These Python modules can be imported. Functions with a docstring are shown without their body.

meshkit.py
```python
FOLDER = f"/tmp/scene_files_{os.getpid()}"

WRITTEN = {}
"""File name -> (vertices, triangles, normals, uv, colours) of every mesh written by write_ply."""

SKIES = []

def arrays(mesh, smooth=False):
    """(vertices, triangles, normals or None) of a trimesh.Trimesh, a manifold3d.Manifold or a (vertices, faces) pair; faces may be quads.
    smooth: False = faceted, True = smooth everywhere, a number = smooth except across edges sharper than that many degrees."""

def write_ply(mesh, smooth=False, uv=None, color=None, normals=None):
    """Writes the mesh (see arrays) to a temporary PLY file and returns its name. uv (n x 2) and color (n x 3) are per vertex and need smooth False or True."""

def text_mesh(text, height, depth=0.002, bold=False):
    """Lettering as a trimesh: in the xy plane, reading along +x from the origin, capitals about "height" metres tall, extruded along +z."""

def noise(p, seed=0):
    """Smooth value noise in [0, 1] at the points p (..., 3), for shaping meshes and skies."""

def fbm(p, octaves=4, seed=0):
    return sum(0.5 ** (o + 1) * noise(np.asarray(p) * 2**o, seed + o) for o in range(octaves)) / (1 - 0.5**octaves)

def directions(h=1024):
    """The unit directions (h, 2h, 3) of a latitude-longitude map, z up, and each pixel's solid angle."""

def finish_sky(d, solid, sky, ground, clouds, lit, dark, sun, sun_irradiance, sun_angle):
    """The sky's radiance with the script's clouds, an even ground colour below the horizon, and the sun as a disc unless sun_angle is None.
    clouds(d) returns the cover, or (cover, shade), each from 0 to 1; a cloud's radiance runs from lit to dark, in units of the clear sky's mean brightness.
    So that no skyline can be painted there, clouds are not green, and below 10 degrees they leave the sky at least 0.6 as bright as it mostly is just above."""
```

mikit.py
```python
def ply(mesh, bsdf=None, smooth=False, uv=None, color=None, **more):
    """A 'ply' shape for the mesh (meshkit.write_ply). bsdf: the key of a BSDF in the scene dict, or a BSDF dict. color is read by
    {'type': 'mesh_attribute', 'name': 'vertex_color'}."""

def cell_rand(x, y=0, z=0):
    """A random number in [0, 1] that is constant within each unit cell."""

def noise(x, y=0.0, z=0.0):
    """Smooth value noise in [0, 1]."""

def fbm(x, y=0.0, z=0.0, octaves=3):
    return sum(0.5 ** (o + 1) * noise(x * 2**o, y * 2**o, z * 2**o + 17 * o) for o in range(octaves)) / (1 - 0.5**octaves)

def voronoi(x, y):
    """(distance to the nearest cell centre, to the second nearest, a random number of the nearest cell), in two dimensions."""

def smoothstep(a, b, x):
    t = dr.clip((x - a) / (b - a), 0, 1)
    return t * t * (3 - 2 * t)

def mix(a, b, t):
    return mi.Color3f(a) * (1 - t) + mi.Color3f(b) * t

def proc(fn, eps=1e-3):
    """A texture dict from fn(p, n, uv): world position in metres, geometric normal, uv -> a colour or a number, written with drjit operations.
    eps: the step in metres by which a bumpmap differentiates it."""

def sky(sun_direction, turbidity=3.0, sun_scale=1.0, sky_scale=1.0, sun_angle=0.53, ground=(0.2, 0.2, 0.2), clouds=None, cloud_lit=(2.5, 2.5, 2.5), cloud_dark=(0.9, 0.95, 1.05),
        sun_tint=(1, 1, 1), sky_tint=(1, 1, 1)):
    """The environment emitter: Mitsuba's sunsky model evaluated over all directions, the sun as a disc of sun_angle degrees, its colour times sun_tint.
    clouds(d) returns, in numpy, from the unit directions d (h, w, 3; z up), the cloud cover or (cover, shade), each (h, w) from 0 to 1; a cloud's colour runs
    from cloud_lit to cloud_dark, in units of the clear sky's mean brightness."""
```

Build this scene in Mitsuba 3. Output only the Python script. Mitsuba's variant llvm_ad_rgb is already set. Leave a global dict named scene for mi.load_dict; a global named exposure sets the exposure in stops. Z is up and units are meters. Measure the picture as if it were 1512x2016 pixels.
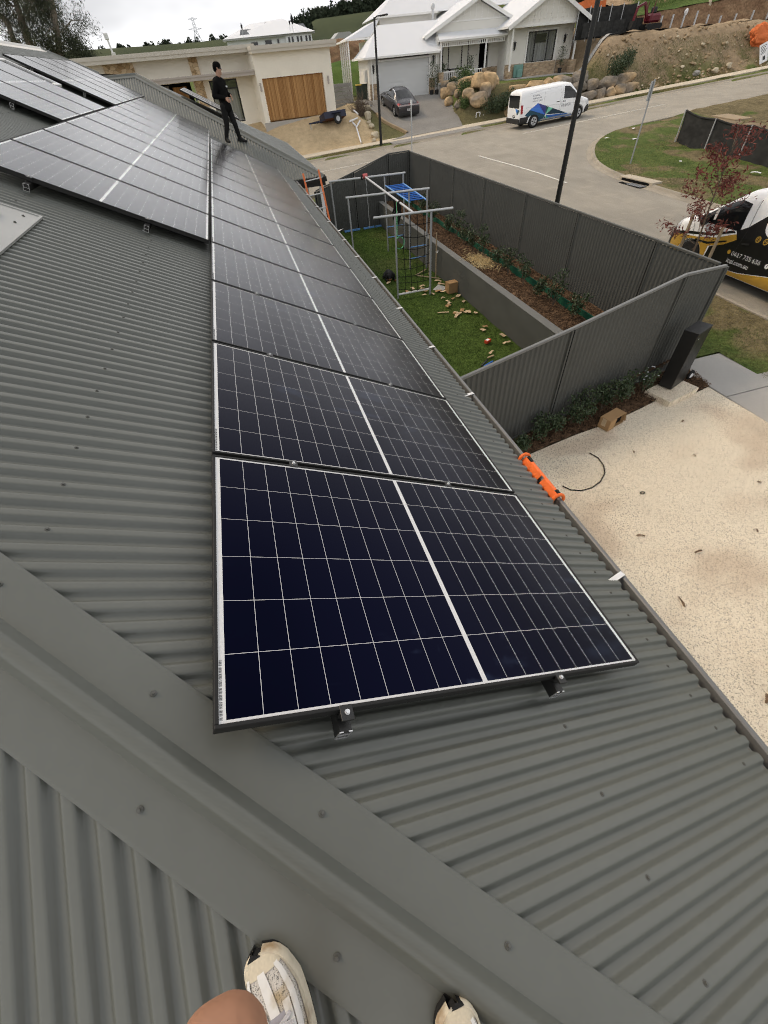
import math, random
import numpy as np, trimesh, manifold3d, drjit as dr, mitsuba as mi, mikit
from mikit import proc, noise, fbm, voronoi, cell_rand, smoothstep, mix
from meshkit import noise as nnoise, fbm as nfbm, text_mesh
from shapely.geometry import Polygon, box as sbox
import shapely
T4 = mi.ScalarTransform4f
scene, labels = {'type': 'scene'}, {}
RNG = random.Random(11)
NR = np.random.RandomState(5)

# ---------------------------------------------------------------- camera, sky, exposure
EYE = np.array([0.403484, -0.403558, 1.091911]); FWD = np.array([0.139121, 0.654492, -0.743159]); UPV = np.array([0.252733, 0.702138, 0.665678])
scene['camera'] = {'type': 'perspective', 'fov': 86.76046, 'fov_axis': 'x', 'near_clip': 0.05, 'far_clip': 4000.0,
                   'to_world': T4().look_at(origin=EYE.tolist(), target=(EYE + FWD).tolist(), up=UPV.tolist())}
def cloud_fn(d):
    z = np.maximum(d[..., 2], 0.02)
    q = np.stack([d[..., 0] / (z + 0.30) * 1.5, d[..., 1] / (z + 0.30) * 1.5, z * 0.6], -1)
    c = nfbm(q + 3.1, 5, 3); veil = np.clip((z - 0.36) / 0.45, 0, 1)
    shade = np.clip((c - 0.40) * 2.2, 0, 1) * (1 - veil) + veil * np.clip(0.52 + 1.3 * (c - 0.45), 0, 1)
    return np.ones(z.shape), shade
scene['sky'] = mikit.sky((-0.52, 0.42, 0.74), turbidity=4, sun_scale=0.26, sun_angle=18, clouds=cloud_fn,
                         cloud_lit=(2.9, 2.9, 2.92), cloud_dark=(0.9, 0.92, 0.98), sun_tint=(1, 0.96, 0.9))
exposure = 2.05

# ---------------------------------------------------------------- materials
def rgb(c): return {'type': 'rgb', 'value': [float(c)] * 3 if np.isscalar(c) else [float(v) for v in c]}
def tex(c): return proc(c) if callable(c) else rgb(c)
def mat(key, c, rough=0.6, spec=0.4, bump=None, bscale=1.0, **kw):
    b = {'type': 'principled', 'base_color': tex(c), 'roughness': proc(rough) if callable(rough) else float(rough), 'specular': float(spec), **kw}
    b = {'type': 'twosided', 'bsdf': b}
    if bump is not None:
        b = {'type': 'bumpmap', 'nested': b, 'tex': proc(bump, 2e-3), 'scale': bscale}
    scene[key] = b
    return key
def C(*v): return mi.Color3f(*v)

def roof_col(p, n, uv):
    a = fbm(p.x * 1.7, p.y * 1.7, p.z * 1.7)
    b = noise(p.x * 23, p.y * 23, p.z * 23)
    return C(0.116, 0.122, 0.110) * (0.9 + 0.16 * a + 0.05 * b)
mat('roof_metal', roof_col, 0.33, 0.5)
mat('cap_metal', roof_col, 0.36, 0.45)
mat('gutter_metal', (0.155, 0.158, 0.155), 0.4, 0.4)
mat('fence_metal', lambda p, n, uv: C(0.078, 0.080, 0.075) * (0.88 + 0.24 * fbm(p.x * 1.3, p.y * 1.3, p.z * 2.2)), 0.5, 0.3)
mat('black_metal', 0.012, 0.4, 0.4)
mat('frame_metal', 0.016, 0.55, 0.3)
mat('rail_metal', 0.012, 0.4, 0.5)
mat('bright_metal', (0.75, 0.75, 0.75), 0.3, 0.5, metallic=0.9)
mat('galv', (0.5, 0.51, 0.52), 0.42, 0.5, metallic=0.35)
mat('galv_dull', (0.34, 0.35, 0.36), 0.5, 0.4, metallic=0.2)
mat('white_paint', 0.72, 0.5, 0.4)
mat('offwhite_paint', (0.66, 0.64, 0.6), 0.55, 0.3)
mat('white_roof', (0.66, 0.67, 0.69), 0.5, 0.3)
mat('dark_void', 0.006, 0.8, 0.1)
mat('rubber', 0.018, 0.7, 0.2)
mat('orange_plastic', lambda p, n, uv: C(0.85, 0.16, 0.025) * (0.9 + 0.2 * noise(p.x * 30, p.y * 30, p.z * 30)), 0.45, 0.4)
mat('orange_fg', (0.75, 0.2, 0.07), 0.5, 0.3)
def dust(p):
    w = fbm(p.x * 5 + 4 * noise(p.x * 2, p.y * 2, 1.0), p.y * 13, p.z * 5, 4)
    m = smoothstep(0.56, 0.8, w) * smoothstep(0.45, 0.65, noise(p.x * 1.6 + 9, p.y * 2.1, 4.0))
    return m
mat('cell', lambda p, n, uv: C(0.0035, 0.0042, 0.0135) + C(0.010, 0.014, 0.024) * dust(p) + C(0.002, 0.0015, 0.0015) * noise(p.x * 0.9, p.y * 0.9, 3.0), 0.175, 0.5, metallic=1.0)
scene['backsheet'] = {'type': 'roughplastic', 'distribution': 'ggx', 'alpha': 0.032, 'int_ior': 1.35, 'nonlinear': False, 'diffuse_reflectance': rgb(0.72)}

def aggregate(p, n, uv):
    f, s, r = voronoi(p.x * 95, p.y * 95)
    f2, s2, r2 = voronoi(p.x * 55 + 5, p.y * 55)
    base = mix((0.62, 0.53, 0.40), (0.78, 0.70, 0.56), r)
    dark = dr.select(r2 > 0.80, smoothstep(0.55, 0.2, f2), 0.0) * 0.62
    dark2 = dr.select(r < 0.16, smoothstep(0.42, 0.2, f), 0.0) * 0.75
    c = base * (1 - dark) + C(0.13, 0.105, 0.075) * dark
    c = c * (1 - dark2) + C(0.2, 0.16, 0.11) * dark2
    st = smoothstep(0.5, 0.78, fbm(p.x * 0.8 + 3, p.y * 1.5, 1.0, 4))
    st2 = smoothstep(0.55, 0.72, fbm(p.x * 1.9, p.y * 0.7 + 4, 2.0, 3)) * 0.5
    c = c * (1 - 0.34 * st) + C(0.28, 0.16, 0.09) * (0.34 * st)
    return c * (1 - 0.16 * st2)
mat('aggregate', aggregate, 0.85, 0.15)
def concrete(p, n, uv):
    a = fbm(p.x * 0.9, p.y * 0.9, p.z, 4); b = noise(p.x * 60, p.y * 60, p.z * 60)
    return C(0.36, 0.345, 0.32) * (0.8 + 0.34 * a + 0.1 * b)
mat('concrete', concrete, 0.85, 0.15)
mat('kerb_concrete', lambda p, n, uv: C(0.33, 0.295, 0.24) * (0.7 + 0.5 * fbm(p.x * 1.3, p.y * 1.3, p.z, 4)) * (0.92 + 0.16 * noise(p.x * 25, p.y * 25, p.z * 25)), 0.9, 0.1)
mat('path_concrete', lambda p, n, uv: C(0.46, 0.405, 0.32) * (0.75 + 0.4 * fbm(p.x * 0.8, p.y * 0.8, p.z, 4)), 0.9, 0.1)
def asphalt(p, n, uv):
    a = fbm(p.x * 0.35, p.y * 0.5, 1.0, 4); b = fbm(p.x * 2.6, p.y * 0.9, 2.0, 4); g = noise(p.x * 70, p.y * 70, 1.0)
    sp = smoothstep(0.64, 0.76, fbm(p.x * 1.7 + 7, p.y * 3.4, 5.0, 4))
    c = mix((0.225, 0.207, 0.176), (0.315, 0.288, 0.24), a) * (0.86 + 0.28 * b) * (0.9 + 0.2 * g)
    return c * (1 - 0.22 * sp) + C(0.40, 0.355, 0.28) * (0.22 * sp)
mat('asphalt', asphalt, 0.85, 0.2)
mat('line_paint', lambda p, n, uv: C(0.62, 0.6, 0.54) * (0.75 + 0.4 * noise(p.x * 6, p.y * 6, 1.0)), 0.7, 0.2)
def turf(p, n, uv):
    a = fbm(p.x * 0.7, p.y * 0.7, 1.0, 4); b = fbm(p.x * 9, p.y * 9, 1.0, 3)
    c = mix((0.045, 0.085, 0.016), (0.085, 0.125, 0.028), a) * (0.6 + 0.8 * b)
    d = smoothstep(0.58, 0.8, fbm(p.x * 0.5 + 11, p.y * 0.5, 3.0, 4))
    return c * (1 - 0.5 * d) + C(0.12, 0.12, 0.05) * (0.5 * d)
mat('turf', turf, 0.9, 0.1)
mat('grass_blade', lambda p, n, uv: mix((0.05, 0.095, 0.016), (0.10, 0.15, 0.035), noise(p.x * 3, p.y * 3, 1.0)) * (0.75 + 0.5 * noise(p.x * 40, p.y * 40, 1.0)), 0.7, 0.2)
mat('dry_blade', lambda p, n, uv: mix((0.075, 0.10, 0.025), (0.22, 0.18, 0.08), smoothstep(0.35, 0.7, noise(p.x * 1.2, p.y * 1.2, 1.0))), 0.8, 0.2)
def mulch(p, n, uv):
    a = fbm(p.x * 14, p.y * 14, p.z * 14, 4); b = fbm(p.x * 1.5, p.y * 1.5, 1.0, 3)
    return mix((0.035, 0.022, 0.014), (0.15, 0.095, 0.058), smoothstep(0.3, 0.75, a)) * (0.7 + 0.6 * b)
mat('mulch', mulch, 0.95, 0.1)
mat('mulch_chip', lambda p, n, uv: mix((0.05, 0.03, 0.018), (0.22, 0.14, 0.085), noise(p.x * 30, p.y * 30, p.z * 30)), 0.9, 0.1)
mat('render_wall', lambda p, n, uv: C(0.085, 0.088, 0.082) * (0.85 + 0.3 * fbm(p.x * 2, p.y * 2, p.z * 3, 4)), 0.8, 0.15)
mat('wall_cap', (0.17, 0.172, 0.165), 0.8, 0.15)
mat('cardboard', lambda p, n, uv: C(0.36, 0.225, 0.115) * (0.85 + 0.25 * fbm(p.x * 6, p.y * 6, p.z * 6)), 0.85, 0.1)
mat('cardboard_pale', lambda p, n, uv: C(0.55, 0.42, 0.27) * (0.7 + 0.5 * noise(p.x * 9, p.y * 9, p.z * 9)), 0.85, 0.1)
mat('wood_stake', (0.30, 0.235, 0.16), 0.8, 0.1)
mat('leaf_dark', lambda p, n, uv: mix((0.022, 0.042, 0.018), (0.06, 0.085, 0.035), noise(p.x * 18, p.y * 18, p.z * 18)), 0.45, 0.4)
mat('leaf_bright', lambda p, n, uv: mix((0.04, 0.075, 0.02), (0.09, 0.13, 0.04), noise(p.x * 6, p.y * 6, p.z * 6)), 0.6, 0.3)
mat('leaf_red', lambda p, n, uv: mix((0.09, 0.022, 0.018), (0.20, 0.06, 0.045), noise(p.x * 9, p.y * 9, p.z * 9)), 0.6, 0.3)
mat('leaf_gum', lambda p, n, uv: mix((0.018, 0.026, 0.014), (0.062, 0.072, 0.036), noise(p.x * 1.1, p.y * 1.1, p.z * 1.1)), 0.6, 0.25)
mat('bark_pale', lambda p, n, uv: mix((0.16, 0.13, 0.10), (0.36, 0.32, 0.27), fbm(p.x * 3, p.y * 3, p.z * 1.2)), 0.9, 0.1)
mat('bark', (0.13, 0.10, 0.075), 0.9, 0.1)
mat('leaf_hill', lambda p, n, uv: mix((0.02, 0.03, 0.018), (0.045, 0.058, 0.036), noise(p.x * 0.25, p.y * 0.25, p.z * 0.25)), 0.8, 0.1)
mat('cream_render', lambda p, n, uv: C(0.78, 0.735, 0.635) * (0.92 + 0.1 * fbm(p.x * 1.5, p.y * 1.5, p.z * 1.5) + 0.05 * noise(p.x * 16, p.y * 16, p.z * 16)), 0.9, 0.1)
mat('fascia_cream', (0.52, 0.485, 0.42), 0.7, 0.2)
mat('taupe', (0.40, 0.36, 0.32), 0.7, 0.2)
def cladstone(p, n, uv):
    f, s, r = voronoi(p.x * 3.2 + p.y * 0.4, p.z * 5.5)
    c = mix((0.34, 0.22, 0.11), (0.66, 0.52, 0.34), r)
    return c * (0.45 + 0.55 * smoothstep(0.0, 0.13, s - f))
mat('clad_stone', cladstone, 0.9, 0.1)
def brick(p, n, uv):
    u = p.x * 1.0 - p.y * 0.12; row = dr.floor(p.z / 0.086)
    q = u / 0.24 + 0.5 * (row - 2 * dr.floor(row / 2))
    fx = q - dr.floor(q); fz = p.z / 0.086 - row
    r = cell_rand(dr.floor(q), row, 3)
    c = mix((0.27, 0.19, 0.12), (0.50, 0.38, 0.25), r)
    m = dr.select((fx < 0.05) | (fz < 0.13), 1.0, 0.0)
    return c * (1 - m) + C(0.34, 0.30, 0.25) * m
mat('brick', brick, 0.9, 0.1)
def cedar(p, n, uv):
    r = cell_rand(dr.floor(p.x * 1.035 / 0.1175 + 30), 2, 1)
    g = fbm(p.x * 60, p.y * 8, p.z * 0.8)
    return mix((0.25, 0.115, 0.035), (0.50, 0.29, 0.12), 0.65 * r + 0.35 * g)
mat('cedar', cedar, 0.6, 0.25)
mat('board_white', (0.70, 0.685, 0.635), 0.6, 0.25)
mat('trim_white', (0.76, 0.755, 0.73), 0.5, 0.3)
mat('garage_white', (0.58, 0.59, 0.585), 0.5, 0.3)
mat('far_white', (0.74, 0.75, 0.77), 0.7, 0.2)
mat('glass_dark', (0.012, 0.014, 0.016), 0.06, 0.6)
mat('curtain', lambda p, n, uv: C(0.26, 0.265, 0.27) * (0.65 + 0.6 * noise(p.x * 9, p.y * 9, p.z * 0.2)), 0.9, 0.1)
scene['pane'] = {'type': 'thindielectric', 'int_ior': 1.5}
scene['tint_glass'] = {'type': 'twosided', 'bsdf': {'type': 'principled', 'base_color': rgb((0.006, 0.007, 0.008)), 'roughness': 0.05, 'specular': 0.55}}
def sandstone(p, n, uv):
    a = fbm(p.x * 0.55, p.y * 0.55, p.z * 0.8, 3); b = fbm(p.x * 5, p.y * 5, p.z * 7, 4)
    c = mix((0.22, 0.195, 0.165), (0.46, 0.33, 0.19), smoothstep(0.36, 0.62, a))
    return c * (0.5 + 0.95 * b)
mat('sandstone', sandstone, 0.95, 0.1)
mat('sleeper', lambda p, n, uv: C(0.30, 0.295, 0.28) * (0.75 + 0.45 * fbm(p.x * 2, p.y * 2, p.z * 2)), 0.9, 0.1)
mat('driveway_grey', lambda p, n, uv: C(0.215, 0.205, 0.19) * (0.8 + 0.25 * fbm(p.x * 1.2, p.y * 1.2, 1.0) + 0.22 * noise(p.x * 24, p.y * 24, 1.0)), 0.9, 0.1)
mat('skin', lambda p, n, uv: C(0.36, 0.185, 0.115) * (0.9 + 0.16 * fbm(p.x * 60, p.y * 60, p.z * 60)), 0.55, 0.35)
mat('skin_pale', (0.46, 0.27, 0.19), 0.55, 0.35)
mat('cloth_black', 0.009, 0.95, 0.05)
mat('cloth_trouser', 0.014, 0.9, 0.15)
mat('hair', 0.006, 0.95, 0.05)
mat('plastic_black', 0.02, 0.45, 0.4)
mat('blue_paint', (0.02, 0.14, 0.55), 0.45, 0.4)
mat('blue_pale', (0.13, 0.3, 0.62), 0.45, 0.4)
mat('green_rope', (0.2, 0.62, 0.33), 0.7, 0.2)
mat('rope_black', 0.012, 0.9, 0.1)
mat('green_edge', (0.012, 0.085, 0.05), 0.6, 0.3)
mat('straw', (0.62, 0.5, 0.28), 0.9, 0.1)
mat('shade_cloth', lambda p, n, uv: C(0.036, 0.036, 0.035) * (0.6 + 0.9 * fbm(p.x * 3 + p.y * 3, p.z * 8, 1.0, 4)), 0.95, 0.1)
mat('orange_mesh', (0.62, 0.17, 0.06), 0.8, 0.1)
mat('limestone', (0.5, 0.44, 0.33), 0.9, 0.1)
mat('red_paint', (0.11, 0.012, 0.02), 0.4, 0.4)
mat('dirt', lambda p, n, uv: mix((0.25, 0.185, 0.115), (0.40, 0.31, 0.2), fbm(p.x * 2, p.y * 2, p.z * 2, 4)), 0.95, 0.1)

# ---------------------------------------------------------------- naming
_used = {}
def uniq(name):
    k = _used.get(name, -1) + 1; _used[name] = k
    return name if k == 0 else '%s_%03d' % (name, k)
def thing(name, label, cat, group=None, kind=None):
    key = uniq(name); d = {}
    if label: d['label'] = label
    if cat: d['category'] = cat
    if group: d['group'] = group
    if kind: d['kind'] = kind
    labels[key] = d
    return key
def struct(name): return thing(name, None, None, None, 'structure')
def put(key, mesh, bsdf, smooth=False, label=None, kind=None, **kw):
    """one entry of the scene; mesh may be an MB, a (v, f) pair, a trimesh or a ready ply dict"""
    if isinstance(mesh, MB): mesh = mesh.mesh()
    scene[key] = {**mesh, **kw} if isinstance(mesh, dict) else mikit.ply(mesh, bsdf, smooth, **kw)
    if label or kind:
        labels.setdefault(key, {}).update({k: v for k, v in (('label', label), ('kind', kind)) if v})
    return key
def part(parent, name, mesh, bsdf=None, smooth=False, label=None, kind=None, **kw):
    return put(uniq(parent + '__' + name), mesh, bsdf, smooth, label, kind, **kw)

# ---------------------------------------------------------------- mesh helpers
def nrm(v): v = np.asarray(v, float); return v / max(np.linalg.norm(v), 1e-12)
def fr(origin, x, y=None, z=None):
    """4x4 from an origin and two axes"""
    x = nrm(x)
    if z is not None: z = nrm(np.asarray(z) - np.dot(z, x) * x); y = np.cross(z, x)
    else: y = nrm(np.asarray(y) - np.dot(y, x) * x); z = np.cross(x, y)
    M = np.eye(4); M[:3, 0], M[:3, 1], M[:3, 2], M[:3, 3] = x, y, z, origin
    return M
def rotz(a, o=(0, 0, 0)):
    c, s = math.cos(a), math.sin(a); M = np.eye(4); M[:2, :2] = [[c, -s], [s, c]]; M[:3, 3] = o
    return M
def ap(M, v): v = np.asarray(v, float); return v @ M[:3, :3].T + M[:3, 3]
class MB:
    def __init__(s): s.v, s.f, s.n = [], [], 0
    def add(s, v, f, M=None):
        v = np.asarray(v, float).reshape(-1, 3)
        if M is not None: v = ap(M, v)
        f = np.asarray(f, int)
        if f.shape[1] == 4: f = np.vstack([f[:, [0, 1, 2]], f[:, [0, 2, 3]]])
        s.v.append(v); s.f.append(f + s.n); s.n += len(v); return s
    def tm(s, m, M=None): return s.add(m.vertices, m.faces, M)
    def box(s, lo, hi, M=None, ch=0.0):
        lo, hi = np.asarray(lo, float), np.asarray(hi, float)
        if ch <= 0:
            v = np.array([[x, y, z] for x in (lo[0], hi[0]) for y in (lo[1], hi[1]) for z in (lo[2], hi[2])])
            f = [[0, 1, 3], [0, 3, 2], [4, 6, 7], [4, 7, 5], [0, 4, 5], [0, 5, 1], [2, 3, 7], [2, 7, 6], [0, 2, 6], [0, 6, 4], [1, 5, 7], [1, 7, 3]]
            return s.add(v, f, M)
        c, h = (lo + hi) / 2, (hi - lo) / 2; ch = min(ch, h.min() * 0.98)
        pts = [c + np.array([a * (h[0] - (ch if k != 0 else 0)), b * (h[1] - (ch if k != 1 else 0)), d * (h[2] - (ch if k != 2 else 0))]) for a in (-1, 1) for b in (-1, 1) for d in (-1, 1) for k in range(3)]
        m = trimesh.convex.convex_hull(np.array(pts)); return s.tm(m, M)
    def cbox(s, c, size, M=None, ch=0.0): c, h = np.asarray(c, float), np.asarray(size, float) / 2; return s.box(c - h, c + h, M, ch)
    def bar(s, a, b, w, h, up=(0, 0, 1), ch=0.0):
        a, b = np.asarray(a, float), np.asarray(b, float); d = b - a; L = np.linalg.norm(d)
        if abs(np.dot(nrm(d), nrm(up))) > 0.98: up = (0, 1, 0)
        return s.box((0, -w / 2, -h / 2), (L, w / 2, h / 2), fr(a, d, z=up), ch)
    def tube(s, pts, r, n=8, cap=True):
        p = np.asarray(pts, float); t = np.gradient(p, axis=0); t /= np.linalg.norm(t, axis=1, keepdims=True) + 1e-12
        rr = np.broadcast_to(r, (len(p),)).astype(float)
        a = np.cross(t[0], (0, 0, 1) if abs(t[0][2]) < 0.9 else (1, 0, 0)); a /= np.linalg.norm(a)
        A = []
        for k in range(len(p)):
            a = a - np.dot(a, t[k]) * t[k]; a /= np.linalg.norm(a) + 1e-12; A.append(a)
        A = np.array(A); B = np.cross(t, A); g = np.arange(n) * 2 * np.pi / n
        v = p[:, None] + rr[:, None, None] * (np.cos(g)[None, :, None] * A[:, None] + np.sin(g)[None, :, None] * B[:, None])
        i, j = np.meshgrid(np.arange(len(p) - 1), np.arange(n), indexing='ij')
        q = np.stack([i * n + j, i * n + (j + 1) % n, (i + 1) * n + (j + 1) % n, (i + 1) * n + j], -1).reshape(-1, 4)
        v = v.reshape(-1, 3); f = np.vstack([q[:, [0, 1, 2]], q[:, [0, 2, 3]]])
        if cap:
            L = len(v); v = np.vstack([v, p[0], p[-1]]); k = np.arange(n); e = (len(p) - 1) * n
            f = np.vstack([f, np.stack([(k + 1) % n, k, k * 0 + L], 1), np.stack([e + k, e + (k + 1) % n, k * 0 + L + 1], 1)])
        return s.add(v, f)
    def cyl(s, a, b, r, n=12, r2=None): return s.tube([a, b], [r, r if r2 is None else r2], n)
    def prism(s, poly, y0, y1, M=None):
        """polygon in xz, extruded along y"""
        pg = poly if isinstance(poly, Polygon) else Polygon(poly)
        m = trimesh.creation.extrude_polygon(shapely.geometry.polygon.orient(pg), 1.0, engine='earcut')
        v = np.array(m.vertices); v = np.stack([v[:, 0], y0 + v[:, 2] * (y1 - y0), v[:, 1]], 1)
        return s.add(v, np.array(m.faces)[:, ::-1], M)
    def sweep(s, prof, path_frames, closed=True):
        """profile points (k,2) swept through 4x4 frames (x,y used)"""
        prof = np.asarray(prof, float); k = len(prof)
        v = np.vstack([ap(M, np.column_stack([prof, np.zeros(k)])) for M in path_frames])
        f = []
        for a in range(len(path_frames) - 1):
            for b in range(k if closed else k - 1):
                c = (b + 1) % k; f.append([a * k + b, a * k + c, (a + 1) * k + c, (a + 1) * k + b])
        return s.add(v, f)
    def quad(s, a, b, c, d, M=None): return s.add([a, b, c, d], [[0, 1, 2, 3]], M)
    def grid(s, P):
        P = np.asarray(P, float); m, n = P.shape[:2]
        i, j = np.meshgrid(np.arange(m - 1), np.arange(n - 1), indexing='ij')
        q = np.stack([i * n + j, (i + 1) * n + j, (i + 1) * n + j + 1, i * n + j + 1], -1).reshape(-1, 4)
        return s.add(P.reshape(-1, 3), q)
    def mesh(s): return np.vstack(s.v), np.vstack(s.f)
def T4m(M): return T4(np.asarray(M).tolist())
def rock(size, seed, rough=0.16, sub=3, block=0.55):
    m = trimesh.creation.icosphere(subdivisions=sub); v = np.array(m.vertices)
    r = np.random.RandomState(seed); q = v / (np.abs(v) ** 6).sum(1, keepdims=True) ** (1 / 6.0)
    v = v * (1 - block) + q * block
    for _ in range(5):
        d = nrm(r.normal(size=3)); o = 0.62 + 0.25 * r.rand(); k = np.maximum(v @ d - o, 0); v = v - k[:, None] * d * 0.85
    v = v * (1 + rough * (nfbm(v * 1.4 + seed, 4, seed) - 0.5)[:, None] * 2)
    return v * np.asarray(size) / 2, np.array(m.faces)
def leaf_cloud(centers, normals, size, rnd, fold=0.0, aspect=2.2):
    """many leaf quads (bent at the middle): centres (n,3), each with a random direction"""
    n = len(centers); d = rnd.normal(size=(n, 3)) + np.asarray(normals); d /= np.linalg.norm(d, axis=1, keepdims=True)
    w = np.cross(d, rnd.normal(size=(n, 3))); w /= np.linalg.norm(w, axis=1, keepdims=True) + 1e-9
    L = (np.asarray(size) * (0.7 + 0.6 * rnd.rand(n)))[:, None]; W = L / aspect
    up = np.cross(d, w)
    a = centers - d * L * 0.5; b = centers + w * W * 0.5 + up * L * fold; c = centers + d * L * 0.5; e = centers - w * W * 0.5 + up * L * fold
    v = np.stack([a, b, c, e], 1).reshape(-1, 3); k = np.arange(n)[:, None] * 4
    return v, np.vstack([k + [0, 1, 2], k + [0, 2, 3]])
def blob_hull(joints, bones, edge=0.02, iters=10, extra=()):
    """continuous body: spheres at joints, hulls along bones, joined, refined, smoothed"""
    J = {k: (np.asarray(v[0], float), v[1]) for k, v in joints.items()}
    sp = lambda c, r: manifold3d.Manifold.sphere(r, 16).translate(tuple(c))
    parts = [manifold3d.Manifold.batch_hull([sp(*J[x]) for x in b]) for b in bones] + list(extra)
    m = manifold3d.Manifold.batch_boolean(parts, manifold3d.OpType.Add).refine_to_length(edge)
    g = m.to_mesh(); t = trimesh.Trimesh(np.array(g.vert_properties[:, :3]), np.array(g.tri_verts), process=True)
    trimesh.smoothing.filter_taubin(t, iterations=iters)
    return t
# ---------------------------------------------------------------- the house that carries the panels
PITCH = 0.47007431; CP, SP, TP = math.cos(PITCH), math.sin(PITCH), math.tan(PITCH)
RU, RS, RN = np.array([0, 1.0, 0]), np.array([CP, 0, -SP]), np.array([SP, 0, CP])
def R(u, v, n=0.0): return u * RU + v * RS + n * RN
house = thing('roofed_house', 'single storey house with grey corrugated metal roof carrying the rows of solar panels', 'house')
def sheet(O, U, S, N, u0, u1, rng, pitch=0.076, amp=0.0094, per=14):
    n = int(math.ceil((u1 - u0) / pitch * per)); us = np.linspace(u0, u1, n + 1)
    a, b = zip(*[rng(u) for u in us]); a, b = np.array(a), np.array(b); b = np.maximum(a, b)
    h = amp * np.tanh(2.6 * np.cos(2 * np.pi * us / pitch) + 0.5) / np.tanh(2.6)
    base = np.asarray(O) + us[:, None] * U + h[:, None] * N
    P = np.stack([base + a[:, None] * S, base + b[:, None] * S], 1)
    ok = (b - a) > 1e-4; i = np.where(ok[:-1] | ok[1:])[0]
    q = np.stack([2 * i, 2 * i + 1, 2 * i + 3, 2 * i + 2], -1)
    return P.reshape(-1, 3), q
OA = -0.1285 * RN; VB, VT = 2.36, -4.6
def rngA(u):
    t = max(VT, (-0.165 - u) / CP + 0.03) if u < 19.5 else (-4.1 + (u - 19.5)) / CP
    return t, min(VB, (17.5 - u) / CP)
part(house, 'roof_sheet', sheet(OA, RU, RS, RN, -2.15, 20.6, rngA), 'roof_metal', 60)
DU, DS, DN = np.array([1.0, 0, 0]), np.array([0, -CP, -SP]), np.array([0, -SP, CP])
OD = np.array([0, -0.165, -0.1441])
part(house, 'roof_sheet', sheet(OD, DU, DS, DN, -4.1, 2.1, lambda x: (x / CP + 0.03 if x > -4.1 else -4.1 / CP, VB)), 'roof_metal', 60)
OB = np.array([0, 17.5, -0.1441]); EZ = -1.183
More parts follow.
